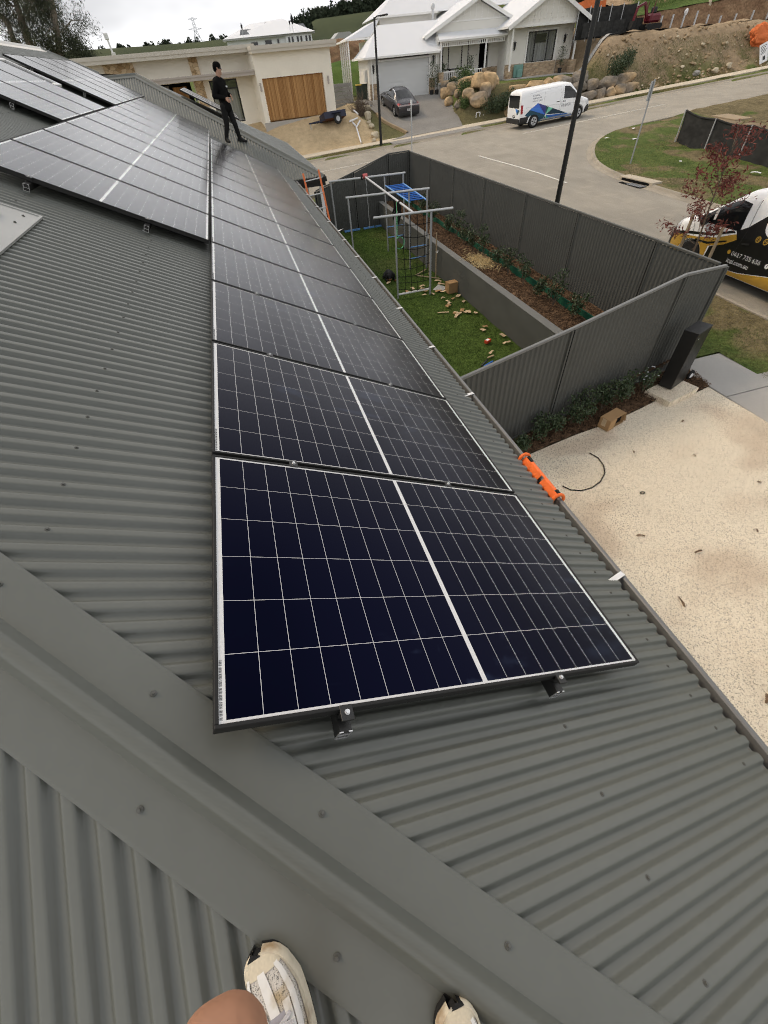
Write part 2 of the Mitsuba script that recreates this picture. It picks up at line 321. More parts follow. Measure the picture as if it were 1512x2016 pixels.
part(house, 'roof_sheet', sheet(OB, DU, DS, DN, -3.1, 2.98, lambda x: ((17.5 - min(18.44 - x, 20.3)) / CP, (17.5 - max(15.46, 17.5 - x)) / CP)), 'roof_metal', 60)
OC = np.array([2.98, 0, EZ])
part(house, 'roof_sheet', sheet(OC, RU, RS, RN, 15.46, 25.14, lambda y: (-(min(y - 15.46, 25.14 - y)) / CP, 0.05)), 'roof_metal', 60)
m = MB()   # slopes that face away
r0, r1 = np.array([-4.1, 3.99, 1.94]), np.array([-4.1, 19.5, 1.94])
m.quad(r1, r0, (-10.25, -2.1, EZ), (-10.25, 25.6, EZ))
m.add([(-4.1, 3.99, 1.94), (-10.25, -2.1, EZ), (-4.1, -2.1, EZ)], [[0, 1, 2]])
m.add([(-4.1, 19.5, 1.94), (-10.25, 25.6, EZ), (-3.0, 20.6, 1.38)], [[0, 1, 2]])
m.quad((-3.0, 20.6, 1.38), (-10.25, 25.6, EZ), (2.98, 25.14, EZ), (-1.86, 20.3, 1.28))
part(house, 'roof_sheet', m, 'roof_metal')
def capstrip(p0, p1, w=0.146, roll=0.026, steps=2, lift=0.0125):
    """folded capping along a hip or ridge p0 -> p1 over two slopes that fall away on both sides"""
    p0, p1 = np.asarray(p0, float), np.asarray(p1, float); t = nrm(p1 - p0); e1 = nrm(np.cross(t, (0, 0, 1))); e2 = np.cross(e1, t)
    drop = 0.34 if abs(t[2]) > 0.1 else TP
    c, s_ = math.cos(math.atan(drop)), math.sin(math.atan(drop))
    L = [(w, -0.014), (w, 0.003), (w - 0.014, 0.006), (0.066, 0.005), (0.044, 0.001), (0.034, 0.012)]
    pts = [(a * c + h * s_, -a * s_ + h * c) for a, h in L]
    k = np.linspace(0.3, math.pi - 0.3, 9)
    ro = [(roll * 1.05 * math.cos(q), roll * math.sin(q) + 0.008) for q in k]
    prof = pts + ro + [(-x, y) for x, y in pts[::-1]]
    F = [fr(p0 + t * a * np.linalg.norm(p1 - p0) + e2 * lift, e1, e2) for a in np.linspace(0, 1, steps)]
    mm = MB().sweep(prof, F, closed=False); v, f = mm.mesh()
    return v, f
hipz = lambda x: -0.1441 - TP * x
part(house, 'hip_cap', capstrip((-4.1, 3.935, hipz(-4.1)), (2.08, -2.245, hipz(2.08)), w=0.178), 'cap_metal', 35)
part(house, 'hip_cap', capstrip((-1.86, 20.3, 1.28), (2.98, 15.46, EZ)), 'cap_metal', 35)
part(house, 'hip_cap', capstrip((-4.1, 19.5, 1.94), (-3.0, 20.6, 1.38)), 'cap_metal', 35)
part(house, 'ridge_cap', capstrip((-4.1, 3.99, 1.94), (-4.1, 19.5, 1.94), w=0.17), 'offwhite_paint', 35, label='pale capping along the top ridge')
part(house, 'ridge_cap', capstrip((-3.0, 20.3, 1.28), (-1.86, 20.3, 1.28)), 'cap_metal', 35)
m = MB(); m.quad((2.05, 15.45, -1.21), (2.12, 15.62, -1.19), (-3.0, 20.74, 1.36), (-3.1, 20.5, 1.33))
part(house, 'valley_tray', m, 'cap_metal')
# walls, soffit and fascia
m = MB(); m.box((-9.8, -1.65, -4.4), (1.62, 25.1, -1.28)); m.box((1.62, 15.9, -4.4), (2.5, 24.7, -1.28))
part(house, 'wall', m, 'offwhite_paint')
m = MB(); m.box((1.62, -2.1, -1.36), (2.02, 15.5, -1.33)); m.box((1.62, 15.5, -1.36), (2.92, 25.1, -1.33)); m.box((-9.8, -2.12, -1.36), (1.62, -1.65, -1.33))
part(house, 'soffit', m, 'white_paint')
m = MB(); m.box((2.0, -2.12, -1.36), (2.022, 15.45, -1.2)); m.box((2.9, 15.5, -1.4), (2.922, 25.1, -1.2)); m.box((2.022, 15.44, -1.4), (2.99, 15.47, -1.19))
part(house, 'fascia', m, 'black_metal')
GP = [(2.022, -1.215), (2.022, -1.305), (2.082, -1.305), (2.098, -1.197), (2.106, -1.191), (2.124, -1.193), (2.128, -1.203), (2.124, -1.212), (2.112, -1.214), (2.096, -1.316), (2.016, -1.316), (2.016, -1.215)]
gy = lambda y: fr((0, y, 0), (1, 0, 0), (0, 0, 1))
part(house, 'gutter', MB().sweep(GP, [gy(-2.15), gy(15.43)]), 'gutter_metal')
GC = [(x + 0.91, z) for x, z in GP]
part(house, 'gutter', MB().sweep(GC, [gy(15.46), gy(25.2)]), 'gutter_metal')
m = MB(); m.box((2.13, 15.41, -1.3), (3.04, 15.44, -1.19)); part(house, 'gutter', m, 'black_metal', label='short dark gutter end over the ladder')
for y in (0.56, 2.80, 3.87, 5.08, 6.37, 7.50, 8.58, 10.11, 11.61, 13.13, 14.67):
    a, b = np.array([1.985, y - 0.012, -1.166]), np.array([2.118, y + 0.028, -1.186])
    part(house, 'gutter_strap', MB().bar(a, b, 0.034, 0.004, ch=0.001), 'white_paint')
for y in (16.4, 17.4, 18.4, 19.4, 20.4, 21.4, 22.4, 23.4, 24.4):
    part(house, 'gutter_strap', MB().bar((2.9, y, -1.166), (3.03, y + 0.03, -1.186), 0.03, 0.004), 'galv')
# dead leaves and grit in the gutter
r = np.random.RandomState(3); n = 2600
c = np.stack([2.045 + 0.035 * r.rand(n), -2.0 + 17.3 * r.rand(n), -1.298 + 0.02 * r.rand(n)], 1)
part(house, 'gutter_litter', leaf_cloud(c, (0, 0, 0.2), 0.035, r, 0.1, 3), mat('litter', lambda p, n, uv: mix((0.09, 0.04, 0.02), (0.27, 0.16, 0.09), noise(p.x * 40, p.y * 40, p.z * 40)), 0.9, 0.1), kind='stuff')
m = MB(); m.box((2.03, -2.1, -1.304), (2.085, 15.4, -1.296)); part(house, 'gutter_silt', m, mat('silt', lambda p, n, uv: mix((0.07, 0.05, 0.035), (0.30, 0.25, 0.18), fbm(p.x * 20, p.y * 6, 1.0, 4)), 0.95, 0.1))
m = MB()   # foam infill strip seen as the dark teeth under the sheet ends
m.box((2.026, -2.1, -1.235), (2.03, 15.4, -1.185)); part(house, 'eave_strip', m, 'litter')
# roofing screws: washer and hexagon head
m = MB().cyl((0, 0, -0.002), (0, 0, 0.0015), 0.0085, 14).cyl((0, 0, 0.0015), (0, 0, 0.0026), 0.0065, 12).cyl((0, 0, 0.0026), (0, 0, 0.0068), 0.0042, 6)
SCREW = mikit.ply(m.mesh(), 'screw_metal', False); mat('screw_metal', (0.085, 0.086, 0.078), 0.4, 0.5)
crest = lambda u: round(u / 0.076) * 0.076
spots = []
for v, st, off in ((2.19, 0.152, 0.0), (1.28, 0.228, 0.05), (-0.5, 0.228, 0.02), (-1.42, 0.228, 0.11), (-2.35, 0.228, 0.0), (-3.3, 0.228, 0.08), (-4.25, 0.228, 0.04)):
    u = -2.0
    while u < 15.2:
        a, b = rngA(u)
        if a + 0.25 < v < b - 0.05: spots.append((R(crest(u + off), v, -0.1197), 0))
        u += st
for v, st in ((-1.2, 0.228), (0.55, 0.228), (1.5, 0.228)):
    x = -2.6
    while x < 1.5:
        cx = crest(x)
        if cx / CP + 0.25 < v: spots.append((OD + cx * DU + v * DS + 0.0087 * DN, 1))
        x += st
hd = np.array([1, -1, -TP]); hd = hd / np.linalg.norm(hd)
H0 = np.array([0, -0.165, -0.1441])
dA = nrm(np.cross(hd, RN)); dA = dA if dA[0] > 0 else -dA
dD = nrm(np.cross(hd, DN)); dD = dD if dD[1] < 0 else -dD
for k in range(-5, 6):
    spots.append((H0 + hd * (k * 0.56 + 0.19) + dA * 0.102 + RN * 0.0190, 0))
    spots.append((H0 + hd * (k * 0.575 + 0.37) + dD * 0.102 + DN * 0.0190, 1))
spots.sort(key=lambda q: np.linalg.norm(q[0] - EYE))
FA = fr((0, 0, 0), RS, RU); FDm = fr((0, 0, 0), DU, -DS)
for p, w in spots[:290]:
    M = (FA if w == 0 else FDm).copy(); M[:3, 3] = p
    part(house, 'screw', SCREW, to_world=T4m(M))
sv, sf = m.mesh(); far = MB()
for p, w in spots[290:]:
    M = (FA if w == 0 else FDm).copy(); M[:3, 3] = p; far.add(sv, sf, M)
part(house, 'far_screws', far, 'screw_metal', kind='stuff')
# galvanised tray flashing and skylight on the left
tray = thing('roof_tray_flashing', 'pale grey metal tray flashing with folded rim on the roof, at the left edge', 'roof flashing')
m = MB(); F = np.eye(4); F[:3, 0], F[:3, 1], F[:3, 2] = RS, RU, RN
mat('zinc', lambda p, n, uv: C(0.34, 0.345, 0.335) * (0.85 + 0.3 * fbm(p.x * 2, p.y * 2, p.z * 2)), 0.45, 0.4)
m.box((-2.6, 2.2, -0.116), (-1.2, 4.02, -0.108), F); part(tray, 'tray', m, 'zinc')
m = MB(); m.box((-2.6, 2.2, -0.1075), (-1.2, 2.215, -0.1), F); m.box((-1.216, 2.215, -0.1075), (-1.2, 4.02, -0.1), F); m.box((-2.6, 4.004, -0.1075), (-1.216, 4.02, -0.1), F)
for a, b in (((-1.42, 2.4), (-1.42, 3.78)), ((-1.42, 3.78), (-2.5, 3.78))):
    m.tube([R(a[1], a[0], -0.104), R(b[1], b[0], -0.104)], 0.03, 10)
part(tray, 'rim', m, 'zinc', 40)
for y in (2.5, 2.9, 3.3, 3.7, 3.9): part(tray, 'screw', SCREW, to_world=T4m(np.vstack([np.column_stack([FA[:3, :3] * 1.3, R(y, -1.29, -0.107)]), [0, 0, 0, 1]])))
sky_l = thing('roof_skylight', 'white framed skylight with dark glass in the gap between upper panels', 'skylight')
m = MB(); m.box((-3.5, 11.62, -0.12), (-3.44, 12.2, -0.02), F); m.box((-2.7, 11.62, -0.12), (-2.64, 12.2, -0.02), F); m.box((-3.44, 11.62, -0.12), (-2.7, 11.7, -0.02), F); m.box((-3.44, 12.12, -0.12), (-2.7, 12.2, -0.02), F)
part(sky_l, 'frame', m, 'white_paint'); m = MB(); m.box((-3.44, 11.7, -0.1), (-2.7, 12.12, -0.04), F); part(sky_l, 'glass', m, 'tint_glass')

# ---------------------------------------------------------------- solar panels
PW, PL, PU, PV = 1.134, 1.797, 1.154, 1.815
def chbar(m, lo, hi): m.box(lo, hi, ch=0.0016)
m = MB(); lip = 0.011; H = 0.035
chbar(m, (0, 0, -H), (PL, lip, 0)); chbar(m, (0, PW - lip, -H), (PL, PW, 0)); chbar(m, (0, lip, -H), (lip, PW - lip, 0)); chbar(m, (PL - lip, lip, -H), (PL, PW - lip, 0))
FRAME = mikit.ply(m.mesh(), 'frame_metal', False)
m = MB(); m.box((lip, lip, -0.009), (PL - lip, PW - lip, -0.0042)); BACK = mikit.ply(m.mesh(), 'backsheet', False)
cw, cu = 0.0938, 0.1808
cells = []
for half in range(2):
    for i in range(9):
        for j in range(6):
            cells.append((lip + 0.018 + half * (9 * 0.0956 + 0.0195) + i * 0.0956, lip + 0.0085 + j * 0.18267))
m = MB(); m.box((0, 0, -0.0044), (cw, cu, -0.0040)); CELL = mikit.ply(m.mesh(), 'cell', False)
m = MB()
for a, b in cells: m.box((a, b, -0.0044), (a + cw, b + cu, -0.0040))
CELLS = mikit.ply(m.mesh(), 'cell', False)
m = MB()
for k in range(60):
    if k % 7 != 3: m.box((0.0125, 0.02 + k * 0.0028, -0.00415), (0.0205, 0.02 + k * 0.0028 + (0.0018 if k % 3 else 0.001), -0.0039))
BARCODE = mikit.ply(m.mesh(), 'plastic_black', False)
FP = np.eye(4); FP[:3, 0], FP[:3, 1], FP[:3, 2] = RS, RU, RN
def panel(u, v, label, group, fine=False, F=FP, n=0.0):
    M = F.copy(); M[:3, 3] = u * F[:3, 1] + v * F[:3, 0] + n * F[:3, 2] + F[:3, 3]
    k = thing('solar_panel', label, 'solar panel', group); Tm = T4m(M)
    part(k, 'frame', FRAME, to_world=Tm); part(k, 'backsheet', BACK, to_world=Tm)
    if fine:
        for a, b in cells:
            Mc = M.copy(); Mc[:3, 3] = M[:3, 3] + a * M[:3, 0] + b * M[:3, 1]
            part(k, 'cell', CELL, to_world=T4m(Mc))
        part(k, 'barcode_strip', BARCODE, to_world=Tm)
    else:
        part(k, 'cells', CELLS, to_world=Tm, kind='stuff')
ORD = 'nearest second third fourth fifth sixth seventh eighth ninth tenth eleventh twelfth thirteenth'.split()
for i in range(13):
    lab = 'dark blue black solar panel in the foreground, nearest of the row beside the gutter' if i == 0 else ('farthest solar panel of the row beside the gutter, beside the valley' if i == 12 else '%s solar panel up from the camera in the row beside the gutter' % ORD[i])
    panel(i * PU, 0, lab, 'solar panels in the gutter side row', fine=i < 5)
for i in range(4, 15):
    lab = 'nearest solar panel of the middle row, its dark edge over bare roof' if i == 4 else ('farthest solar panel of the middle row, beside the valley' if i == 14 else '%s solar panel up from the near end of the middle row' % ORD[i - 4])
    panel(i * PU, -PV, lab, 'solar panels in the middle row')
for j, i in enumerate((7, 8, 9)):
    panel(i * PU, -2 * PV, ('nearest panel of the three in the top row before the gap', 'middle panel of the three in the top row before the gap', 'third panel of the top row, right before the gap with the skylight')[j], 'solar panels in the top row')
for j, i in enumerate(range(11, 16)):
    panel(i * PU, -2 * PV, ('first solar panel of the top row beyond the skylight gap', 'second panel of the top row beyond the skylight gap', 'third panel of the top row beyond the skylight gap', 'fourth panel of the top row beyond the skylight gap', 'last panel of the top row, beside the far valley')[j], 'solar panels in the top row')
# mounting rails with clamps
m = MB().box((-0.02, 0, -0.008), (0.02, 0.02 + 0.024, 0.001), ch=0.0008).box((-0.02, 0.018, -0.03), (0.02, 0.026, -0.008)); CLAMP = mikit.ply(m.mesh(), 'rail_metal', False)
m = MB().cyl((0, 0.022, 0.001), (0, 0.022, 0.003), 0.008, 14).cyl((0, 0.022, 0.003), (0, 0.022, 0.009), 0.0062, 12); BOLT = mikit.ply(m.mesh(), 'bright_metal', 30)
m = MB()
for a, b in (((-0.019, -0.05), (-0.019, 0)), ((0.019, -0.05), (0.019, 0)), ((-0.019, -0.05), (0.019, -0.05)), ((-0.019, 0), (-0.008, 0)), ((0.008, 0), (0.019, 0)), ((-0.019, -0.026), (0.019, -0.026))):
    m.bar((a[0], -0.001, a[1]), (b[0], -0.001, b[1]), 0.003, 0.003, up=(0, 1, 0))
RAILEND = mikit.ply(m.mesh(), 'bright_metal', False)
m = MB().bar((-0.045, 0, -0.085), (-0.02, 0, -0.085), 0.035, 0.004).bar((-0.022, 0, -0.085), (-0.022, 0, -0.02), 0.035, 0.004, up=(1, 0, 0)); FOOT = mikit.ply(m.mesh(), 'galv', False)
def rail(v, u0, u1, seams, label, F=FP, n=0.0):
    k = thing('mounting_rail', label, 'mounting rail', 'rails under the solar panels')
    def at(u, nn=0.0): M = F.copy(); M[:3, 3] = F[:3, 3] + u * F[:3, 1] + v * F[:3, 0] + (n + nn) * F[:3, 2]; return T4m(M)
    m = MB(); m.box((-0.019, u0, -0.085), (0.019, u1, -0.036)); M = F.copy(); M[:3, 3] += v * F[:3, 0] + n * F[:3, 2]
    part(k, 'rail', mikit.ply(m.mesh(), 'rail_metal'), to_world=T4m(M))
    part(k, 'rail_end', RAILEND, to_world=at(u0, -0.036))
    for s in seams: part(k, 'clamp', CLAMP, to_world=at(s - 0.0325)); part(k, 'bolt', BOLT, to_world=at(s - 0.0325))
    u = u0 + 0.15
    while u < u1: part(k, 'roof_foot', FOOT, to_world=at(u, -0.035)); u += 1.4
seams = lambda a, b: [i * PU - 0.0 for i in range(a, b)]
rail(0.357, -0.05, 15.05, seams(0, 13), 'upper black rail under the gutter side row, its cut end showing')
rail(1.262, -0.05, 15.05, seams(0, 13), 'lower black rail under the gutter side row, its cut end showing')
rail(-PV + 0.41, 4.5, 17.3, seams(4, 15), 'upper black rail under the middle row')
rail(-PV + 1.27, 4.5, 17.3, seams(4, 15), 'lower black rail under the middle row')
for q, nm in ((0.45, 'upper'), (1.28, 'lower')):
    rail(-2 * PV + q, 8.0, 11.6, seams(7, 10), nm + ' rail under the three top row panels')
    rail(-2 * PV + q, 12.6, 18.5, seams(11, 16), nm + ' rail under the top row beyond the gap')
# tilted panels on the projecting wing, seen edge on
FC = np.eye(4); FC[:3, 0], FC[:3, 1], FC[:3, 2], FC[:3, 3] = RS, RU, RN, OC + np.array([0, 0, 0.1])
for j in range(3):
    panel(19.15 + j * PU, -4.1, '%s of the panels behind the grey hip, seen edge on' % ('nearest', 'middle', 'farthest')[j], 'panels on the side wing roof', F=FC, n=0.12)
m = MB()
rail(-3.6, 19.1, 22.6, [], 'rail carrying the edge on panels behind the hip', F=FC, n=0.12)

# ---------------------------------------------------------------- orange ladder guard clipped on the gutter
lg = thing('gutter_ladder_guard', 'bright orange plastic ladder guard clipped over the gutter edge', 'ladder guard')
m = MB()
def slab(y0, y1, pts, th=0.006):
    for (a, b) in zip(pts[:-1], pts[1:]): m.bar((a[0], (y0 + y1) / 2, a[1]), (b[0], (y0 + y1) / 2, b[1]), y1 - y0, th, up=(b[1] - a[1], 0, a[0] - b[0]), ch=0.0015)
slab(1.535, 1.775, [(2.062, -1.216), (2.102, -1.166)]); slab(1.305, 1.5, [(2.066, -1.21), (2.102, -1.166)]); slab(1.36, 1.70, [(2.102, -1.166), (2.127, -1.170)])
part(lg, 'saddle', m, 'orange_plastic')
for y in (1.29, 1.785):
    ks = np.linspace(math.pi * 1.12, -0.5, 15); m = MB()
    m.tube([(2.098 + 0.048 * math.cos(q), y + 0.004 * math.sin(q), -1.206 + 0.055 * math.sin(q)) for q in ks], [0.013] * 13 + [0.011, 0.006], 8)
    part(lg, 'hook', m, 'orange_plastic', 40)
m = MB(); m.box((2.112, 1.32, -1.182), (2.132, 1.36, -1.164), ch=0.003); m.box((2.110, 1.31, -1.186), (2.131, 1.358, -1.164)); m.box((2.110, 1.702, -1.186), (2.131, 1.77, -1.164)); part(lg, 'rubber_pad', m, 'rubber')
# orange ladder at the wing
ld = thing('ladder', 'orange fibreglass extension ladder leaning on the end of the wing eave', 'ladder')
for i, (a, b) in enumerate((((2.28, 14.92, -0.98), (2.5, 14.35, -4.05)), ((2.74, 14.86, -0.93), (2.95, 14.3, -4.05)))):
    part(ld, 'stile', MB().bar(a, b, 0.05, 0.025, up=(0, 1, 0)), 'orange_fg')
for k in range(9):
    q = 0.06 + k * 0.11; a = np.array((2.28, 14.92, -0.98)) * (1 - q) + np.array((2.5, 14.35, -4.05)) * q; b = np.array((2.74, 14.86, -0.93)) * (1 - q) + np.array((2.95, 14.3, -4.05)) * q
    part(ld, 'rung', MB().cyl(a, b, 0.016, 8), 'galv')
dp = thing('downpipe', 'white downpipe at the corner of the wing below the dark gutter', 'downpipe')
part(dp, 'pipe', MB().bar((2.86, 15.7, -1.35), (2.9, 15.72, -4.1), 0.09, 0.06), 'white_paint')
# ---------------------------------------------------------------- land, streets
TH = math.radians(-2.0); S0 = np.array([20.6, 33.3, -2.75]); MS = 0.051
SD, TD = np.array([math.cos(TH), math.sin(TH)]), np.array([-math.sin(TH), math.cos(TH)])
def sst(x, y): x, y = np.asarray(x, float) - S0[0], np.asarray(y, float) - S0[1]; return x * SD[0] + y * SD[1], x * TD[0] + y * TD[1]
def xy(s, t): return S0[0] + s * SD[0] + t * TD[0], S0[1] + s * SD[1] + t * TD[1]
def zst(s): return S0[2] + MS * np.asarray(s, float)
def sstep(a, b, x): q = np.clip((np.asarray(x, float) - a) / (b - a), 0, 1); return q * q * (3 - 2 * q)
tk = lambda s: 2.62 + 0.065 * np.maximum(0, -np.asarray(s, float))            # far kerb
tn = lambda s: -6.2 + 0.085 * (np.asarray(s, float) - 2)                       # near kerb of the island
KB = 12.3                                                                      # rear of the far footpath
def opp(s, t):
    """far side of the street: t - (rear of the footpath) against height above the road, by lot"""
    d = t - (tk(s) + 3.15); z0 = zst(s) + 0.1
    I = lambda xs, hs: np.interp(d, xs, hs)
    zA = z0 + (np.where(d < 0, 0, 1) * 0) ; 
    # dirt lot rising to the cream house
    tgtA = -1.57; zA = z0 + (tgtA - z0) * sstep(-0.2, 4.6 + 0.0 * s, d)
    zB = z0 + (-1.33 - z0) * np.clip(d / 8.6, 0, 1)                            # driveway
    zC = z0 + (-0.86 - z0) * np.clip((d - 0.55) / 1.7, 0, 1)                    # garden behind the boulders
    zD = z0 + (1.16 - z0) * sstep(0.1, 4.3, d)                                 # bank
    zD = zD + np.clip((d - 8) * 0.18, 0, 4.0) * (1 - sstep(28, 50, d))
    wB = sstep(-10.0, -8.9, s + 0.07 * d); wC = sstep(-2.6, -1.6, s - 0.1 * d); wD = sstep(7.2, 9.4, s - 0.42 * np.clip(d, 0, 6))
    z = zA * (1 - wB) + zB * wB; z = z * (1 - wC) + zC * wC; z = z * (1 - wD) + zD * wD
    far = np.clip((d - 26) / 40, 0, 1); z = z + far * 2.2
    return z
def side(x, y): return np.interp(y, [-30, 5, 21, 27], [-4.0, -3.52, -3.06, -3.0])
def hz(x, y):
    x, y = np.asarray(x, float), np.asarray(y, float); s, t = sst(x, y)
    w = sstep(-13, -6.0, t); road = zst(s)
    near = side(x, y)
    z = near * (1 - w) + np.clip(road, -4.3, 4) * w
    o = opp(s, t)
    z = np.where(t > tk(s) + 0.2, np.where(t > tk(s) + 3.1, o, road + 0.11), z)
    yard = (x < 8.0) & (x > -1) & (y > 3.2) & (y < 22.0)
    z = np.where(yard, -4.4, z)
    z = np.where((x < 9.7) & (y <= 5.3), -3.62, z)
    z = np.where((x < 2.6) & (y < 25) & ~yard, -4.2, z)
    hill = np.clip((np.hypot(x - 30, y - 20) - 110) / 500, 0, 1) * 16
    return z + hill
land = struct('ground')
ax = np.unique(np.concatenate([np.linspace(-2500, -60, 14), np.linspace(-60, -8, 20), np.arange(-8, 62, 0.5), np.linspace(62, 140, 26), np.linspace(140, 2500, 14)]))
ay = np.unique(np.concatenate([np.linspace(-400, -12, 10), np.arange(-12, 66, 0.5), np.linspace(66, 150, 30), np.linspace(150, 2800, 16)]))
GX, GY = np.meshgrid(ax, ay, indexing='ij'); GZ = hz(GX, GY) - 0.04
s_, t_ = sst(GX, GY); bank = sstep(9, 12, s_) * ((t_ > tk(s_) + 3.3) & (t_ < 30))
rough = (nfbm(np.stack([GX * 0.9, GY * 0.9, GX * 0], -1), 4, 2) - 0.5) * 0.5 * bank + (nfbm(np.stack([GX * 0.7, GY * 0.7, GX * 0], -1), 4, 7) - 0.5) * 0.28 * ((t_ > tk(s_) + 3.4) & (s_ < -9) & (t_ < 12))
GZ = GZ + rough
def ground_col(p, n, uv):
    x, y = p.x - S0[0], p.y - S0[1]; s = x * SD[0] + y * SD[1]; t = x * TD[0] + y * TD[1]
    a = fbm(p.x * 0.6, p.y * 0.6, p.z * 0.6, 4); b = fbm(p.x * 4, p.y * 4, p.z * 4, 4); g = noise(p.x * 19, p.y * 19, p.z * 19)
    grass = mix((0.05, 0.078, 0.02), (0.12, 0.135, 0.042), b) * (0.75 + 0.5 * g)
    sand = mix((0.36, 0.265, 0.15), (0.56, 0.44, 0.28), a) * (0.7 + 0.45 * b + 0.2 * g)
    clay = mix((0.20, 0.15, 0.098), (0.36, 0.275, 0.18), a) * (0.6 + 0.62 * b + 0.2 * g)
    scrub = mix((0.10, 0.08, 0.05), (0.17, 0.15, 0.075), b) * (0.7 + 0.5 * g)
    d = t - 5.77
    lot = smoothstep(-8.6, -9.6, s + 1.2 * (a - 0.5))
    bk = smoothstep(8.6, 10.5, s)
    c = grass * (1 - lot) + sand * lot
    wd = smoothstep(-9.3, -8.6, s) * smoothstep(-5.8, -6.6, s); c = c * (1 - 0.7 * wd) + scrub * (0.7 * wd)
    patch = smoothstep(0.42, 0.6, a) * smoothstep(3.2, 0.2, d)
    cb = clay * (1 - patch) + grass * patch
    gd = smoothstep(-3.2, -2.4, s) * smoothstep(4.6, 3.4, d) * (1 - bk); c = c * (1 - 0.85 * gd) + scrub * (0.85 * gd)
    rear = smoothstep(8.0, 12.0, d); g2 = smoothstep(0.45, 0.6, fbm(p.x * 0.22, p.y * 0.22, 2.0, 3))
    cb = cb * (1 - rear) + (clay * (1 - g2) + grass * g2) * rear
    c = c * (1 - bk) + cb * bk
    v = smoothstep(0.4, 0.62, fbm(p.x * 0.9 + 5, p.y * 0.9, 1.0, 4))
    verge = grass * (1 - 0.75 * v) + scrub * (0.75 * v)
    c = dr.select(d < -0.2, verge, c)
    c = dr.select((p.y > 62) & (s < -8), grass, c)
    c = dr.select(dr.sqrt(dr.square(p.x - 30) + dr.square(p.y - 20)) > 120, mix((0.05, 0.065, 0.03), (0.10, 0.11, 0.05), a), c)
    return c
mat('ground_mix', ground_col, 0.95, 0.1)
put(land, MB().grid(np.stack([GX, GY, GZ], -1)), 'ground_mix', True)
def drape(name, P, mat_, dz=0.03, key=None):
    """sheet draped on the land: P (m,n,2) plan points"""
    P = np.asarray(P, float); z = hz(P[..., 0], P[..., 1]) + dz
    k = key or struct(name); put(k, MB().grid(np.concatenate([P, z[..., None]], -1)), mat_, True); return k
# main street: one sheet between the two kerbs
ss = np.linspace(-40, 45, 120)
def strip(t0, t1, s=ss, n=6):
    a, b = (t0(s) if callable(t0) else np.full_like(s, t0)), (t1(s) if callable(t1) else np.full_like(s, t1))
    w = np.linspace(0, 1, n); T_ = b[:, None] * (1 - w) + a[:, None] * w; S_ = np.repeat(s[:, None], n, 1)
    return np.stack(xy(S_, T_), -1)
def strip_z(name, t0, t1, mat_, dz, s=ss, zf=zst, n=4):
    P = strip(t0, t1, s, n); z = np.repeat(zf(s)[:, None], n, 1) + dz
    k = struct(name); put(k, MB().grid(np.concatenate([P, z[..., None]], -1)[:, ::-1]), mat_, True); return k
strip_z('main_road', tn, tk, 'asphalt', 0.0)
# side street, from the mouth down past the fence
zside = lambda x, y: side(x, y) * (1 - sstep(-13, -6, sst(x, y)[1])) + zst(sst(x, y)[0]) * sstep(-13, -6, sst(x, y)[1])
N3 = lambda x, y, f, o=3, sd=4: nfbm(np.stack([np.asarray(x) * f, np.asarray(y) * f, np.asarray(x) * 0.0], -1), o, sd)
def scatter(poly, n, r, acc=None):
    x0, y0, x1, y1 = poly.bounds; X = []
    while sum(map(len, X)) < n:
        q = np.column_stack([x0 + (x1 - x0) * r.rand(4 * n), y0 + (y1 - y0) * r.rand(4 * n)]); q = q[shapely.contains_xy(poly, q[:, 0], q[:, 1])]
        if acc is not None: q = q[acc(q[:, 0], q[:, 1])]
        X.append(q)
    return np.vstack(X)[:n].T
# kerbs: rolled profile swept along a line
def kerb(pts, zf, flip=1, width=0.33, h=0.12):
    pts = np.asarray(pts, float); F = []
    for i, p in enumerate(pts):
        d = pts[min(i + 1, len(pts) - 1)] - pts[max(i - 1, 0)]; d = np.append(nrm(d), 0)
        F.append(fr((p[0], p[1], zf(p[0], p[1])), np.cross(d, (0, 0, 1)) * flip, z=(0, 0, 1)) @ np.array([[1, 0, 0, 0], [0, 0, 1, 0], [0, 1, 0, 0], [0, 0, 0, 1.0]]))
    prof = [(-0.02, -0.05), (-0.02, 0.012), (0.16, 0.02), (0.22, 0.05), (0.26, h - 0.02), (0.29, h), (width + 0.02, h + 0.004), (width + 0.02, -0.05)]
    k = struct('kerb'); put(k, MB().sweep(prof, F, closed=True), 'kerb_concrete', 30); return k
zroad = lambda x, y: zst(sst(x, y)[0])
kerb([xy(s, tk(s)) for s in np.linspace(-40, 45, 90)], zroad, -1)
isl = [xy(s, tn(s)) for s in np.linspace(40, 5.0, 30)] + [(22.9, 27.15), (21.6, 26.7), (20.3, 26.0), (19.1, 24.9), (18.1, 23.5), (17.2, 22.0), (16.6, 20.4), (16.3, 18.8), (16.2, 17.0), (16.2, 14), (16.15, 10), (16.1, 4), (16.1, -6)]
def dense(pts, st=0.35):
    pts = np.asarray(pts, float); o = []
    for a, b in zip(pts[:-1], pts[1:]):
        n = max(1, int(np.linalg.norm(b - a) / st)); o += [a + (b - a) * k / n for k in range(n)]
    o = np.array(o + [pts[-1]]); 
    for _ in range(6): o[1:-1] = (o[:-2] + 2 * o[1:-1] + o[2:]) / 4
    return o
ISL = dense(isl); kerb(ISL, zside, -1)
NK = dense([(11.3, -8), (11.3, 5), (11.3, 12), (11.3, 19), (10.8, 22), (9.6, 24.2), (7.6, 25.6), (4.5, 26.3), (-6, 26.9), (-20, 27.5)]); kerb(NK, zside, -1)
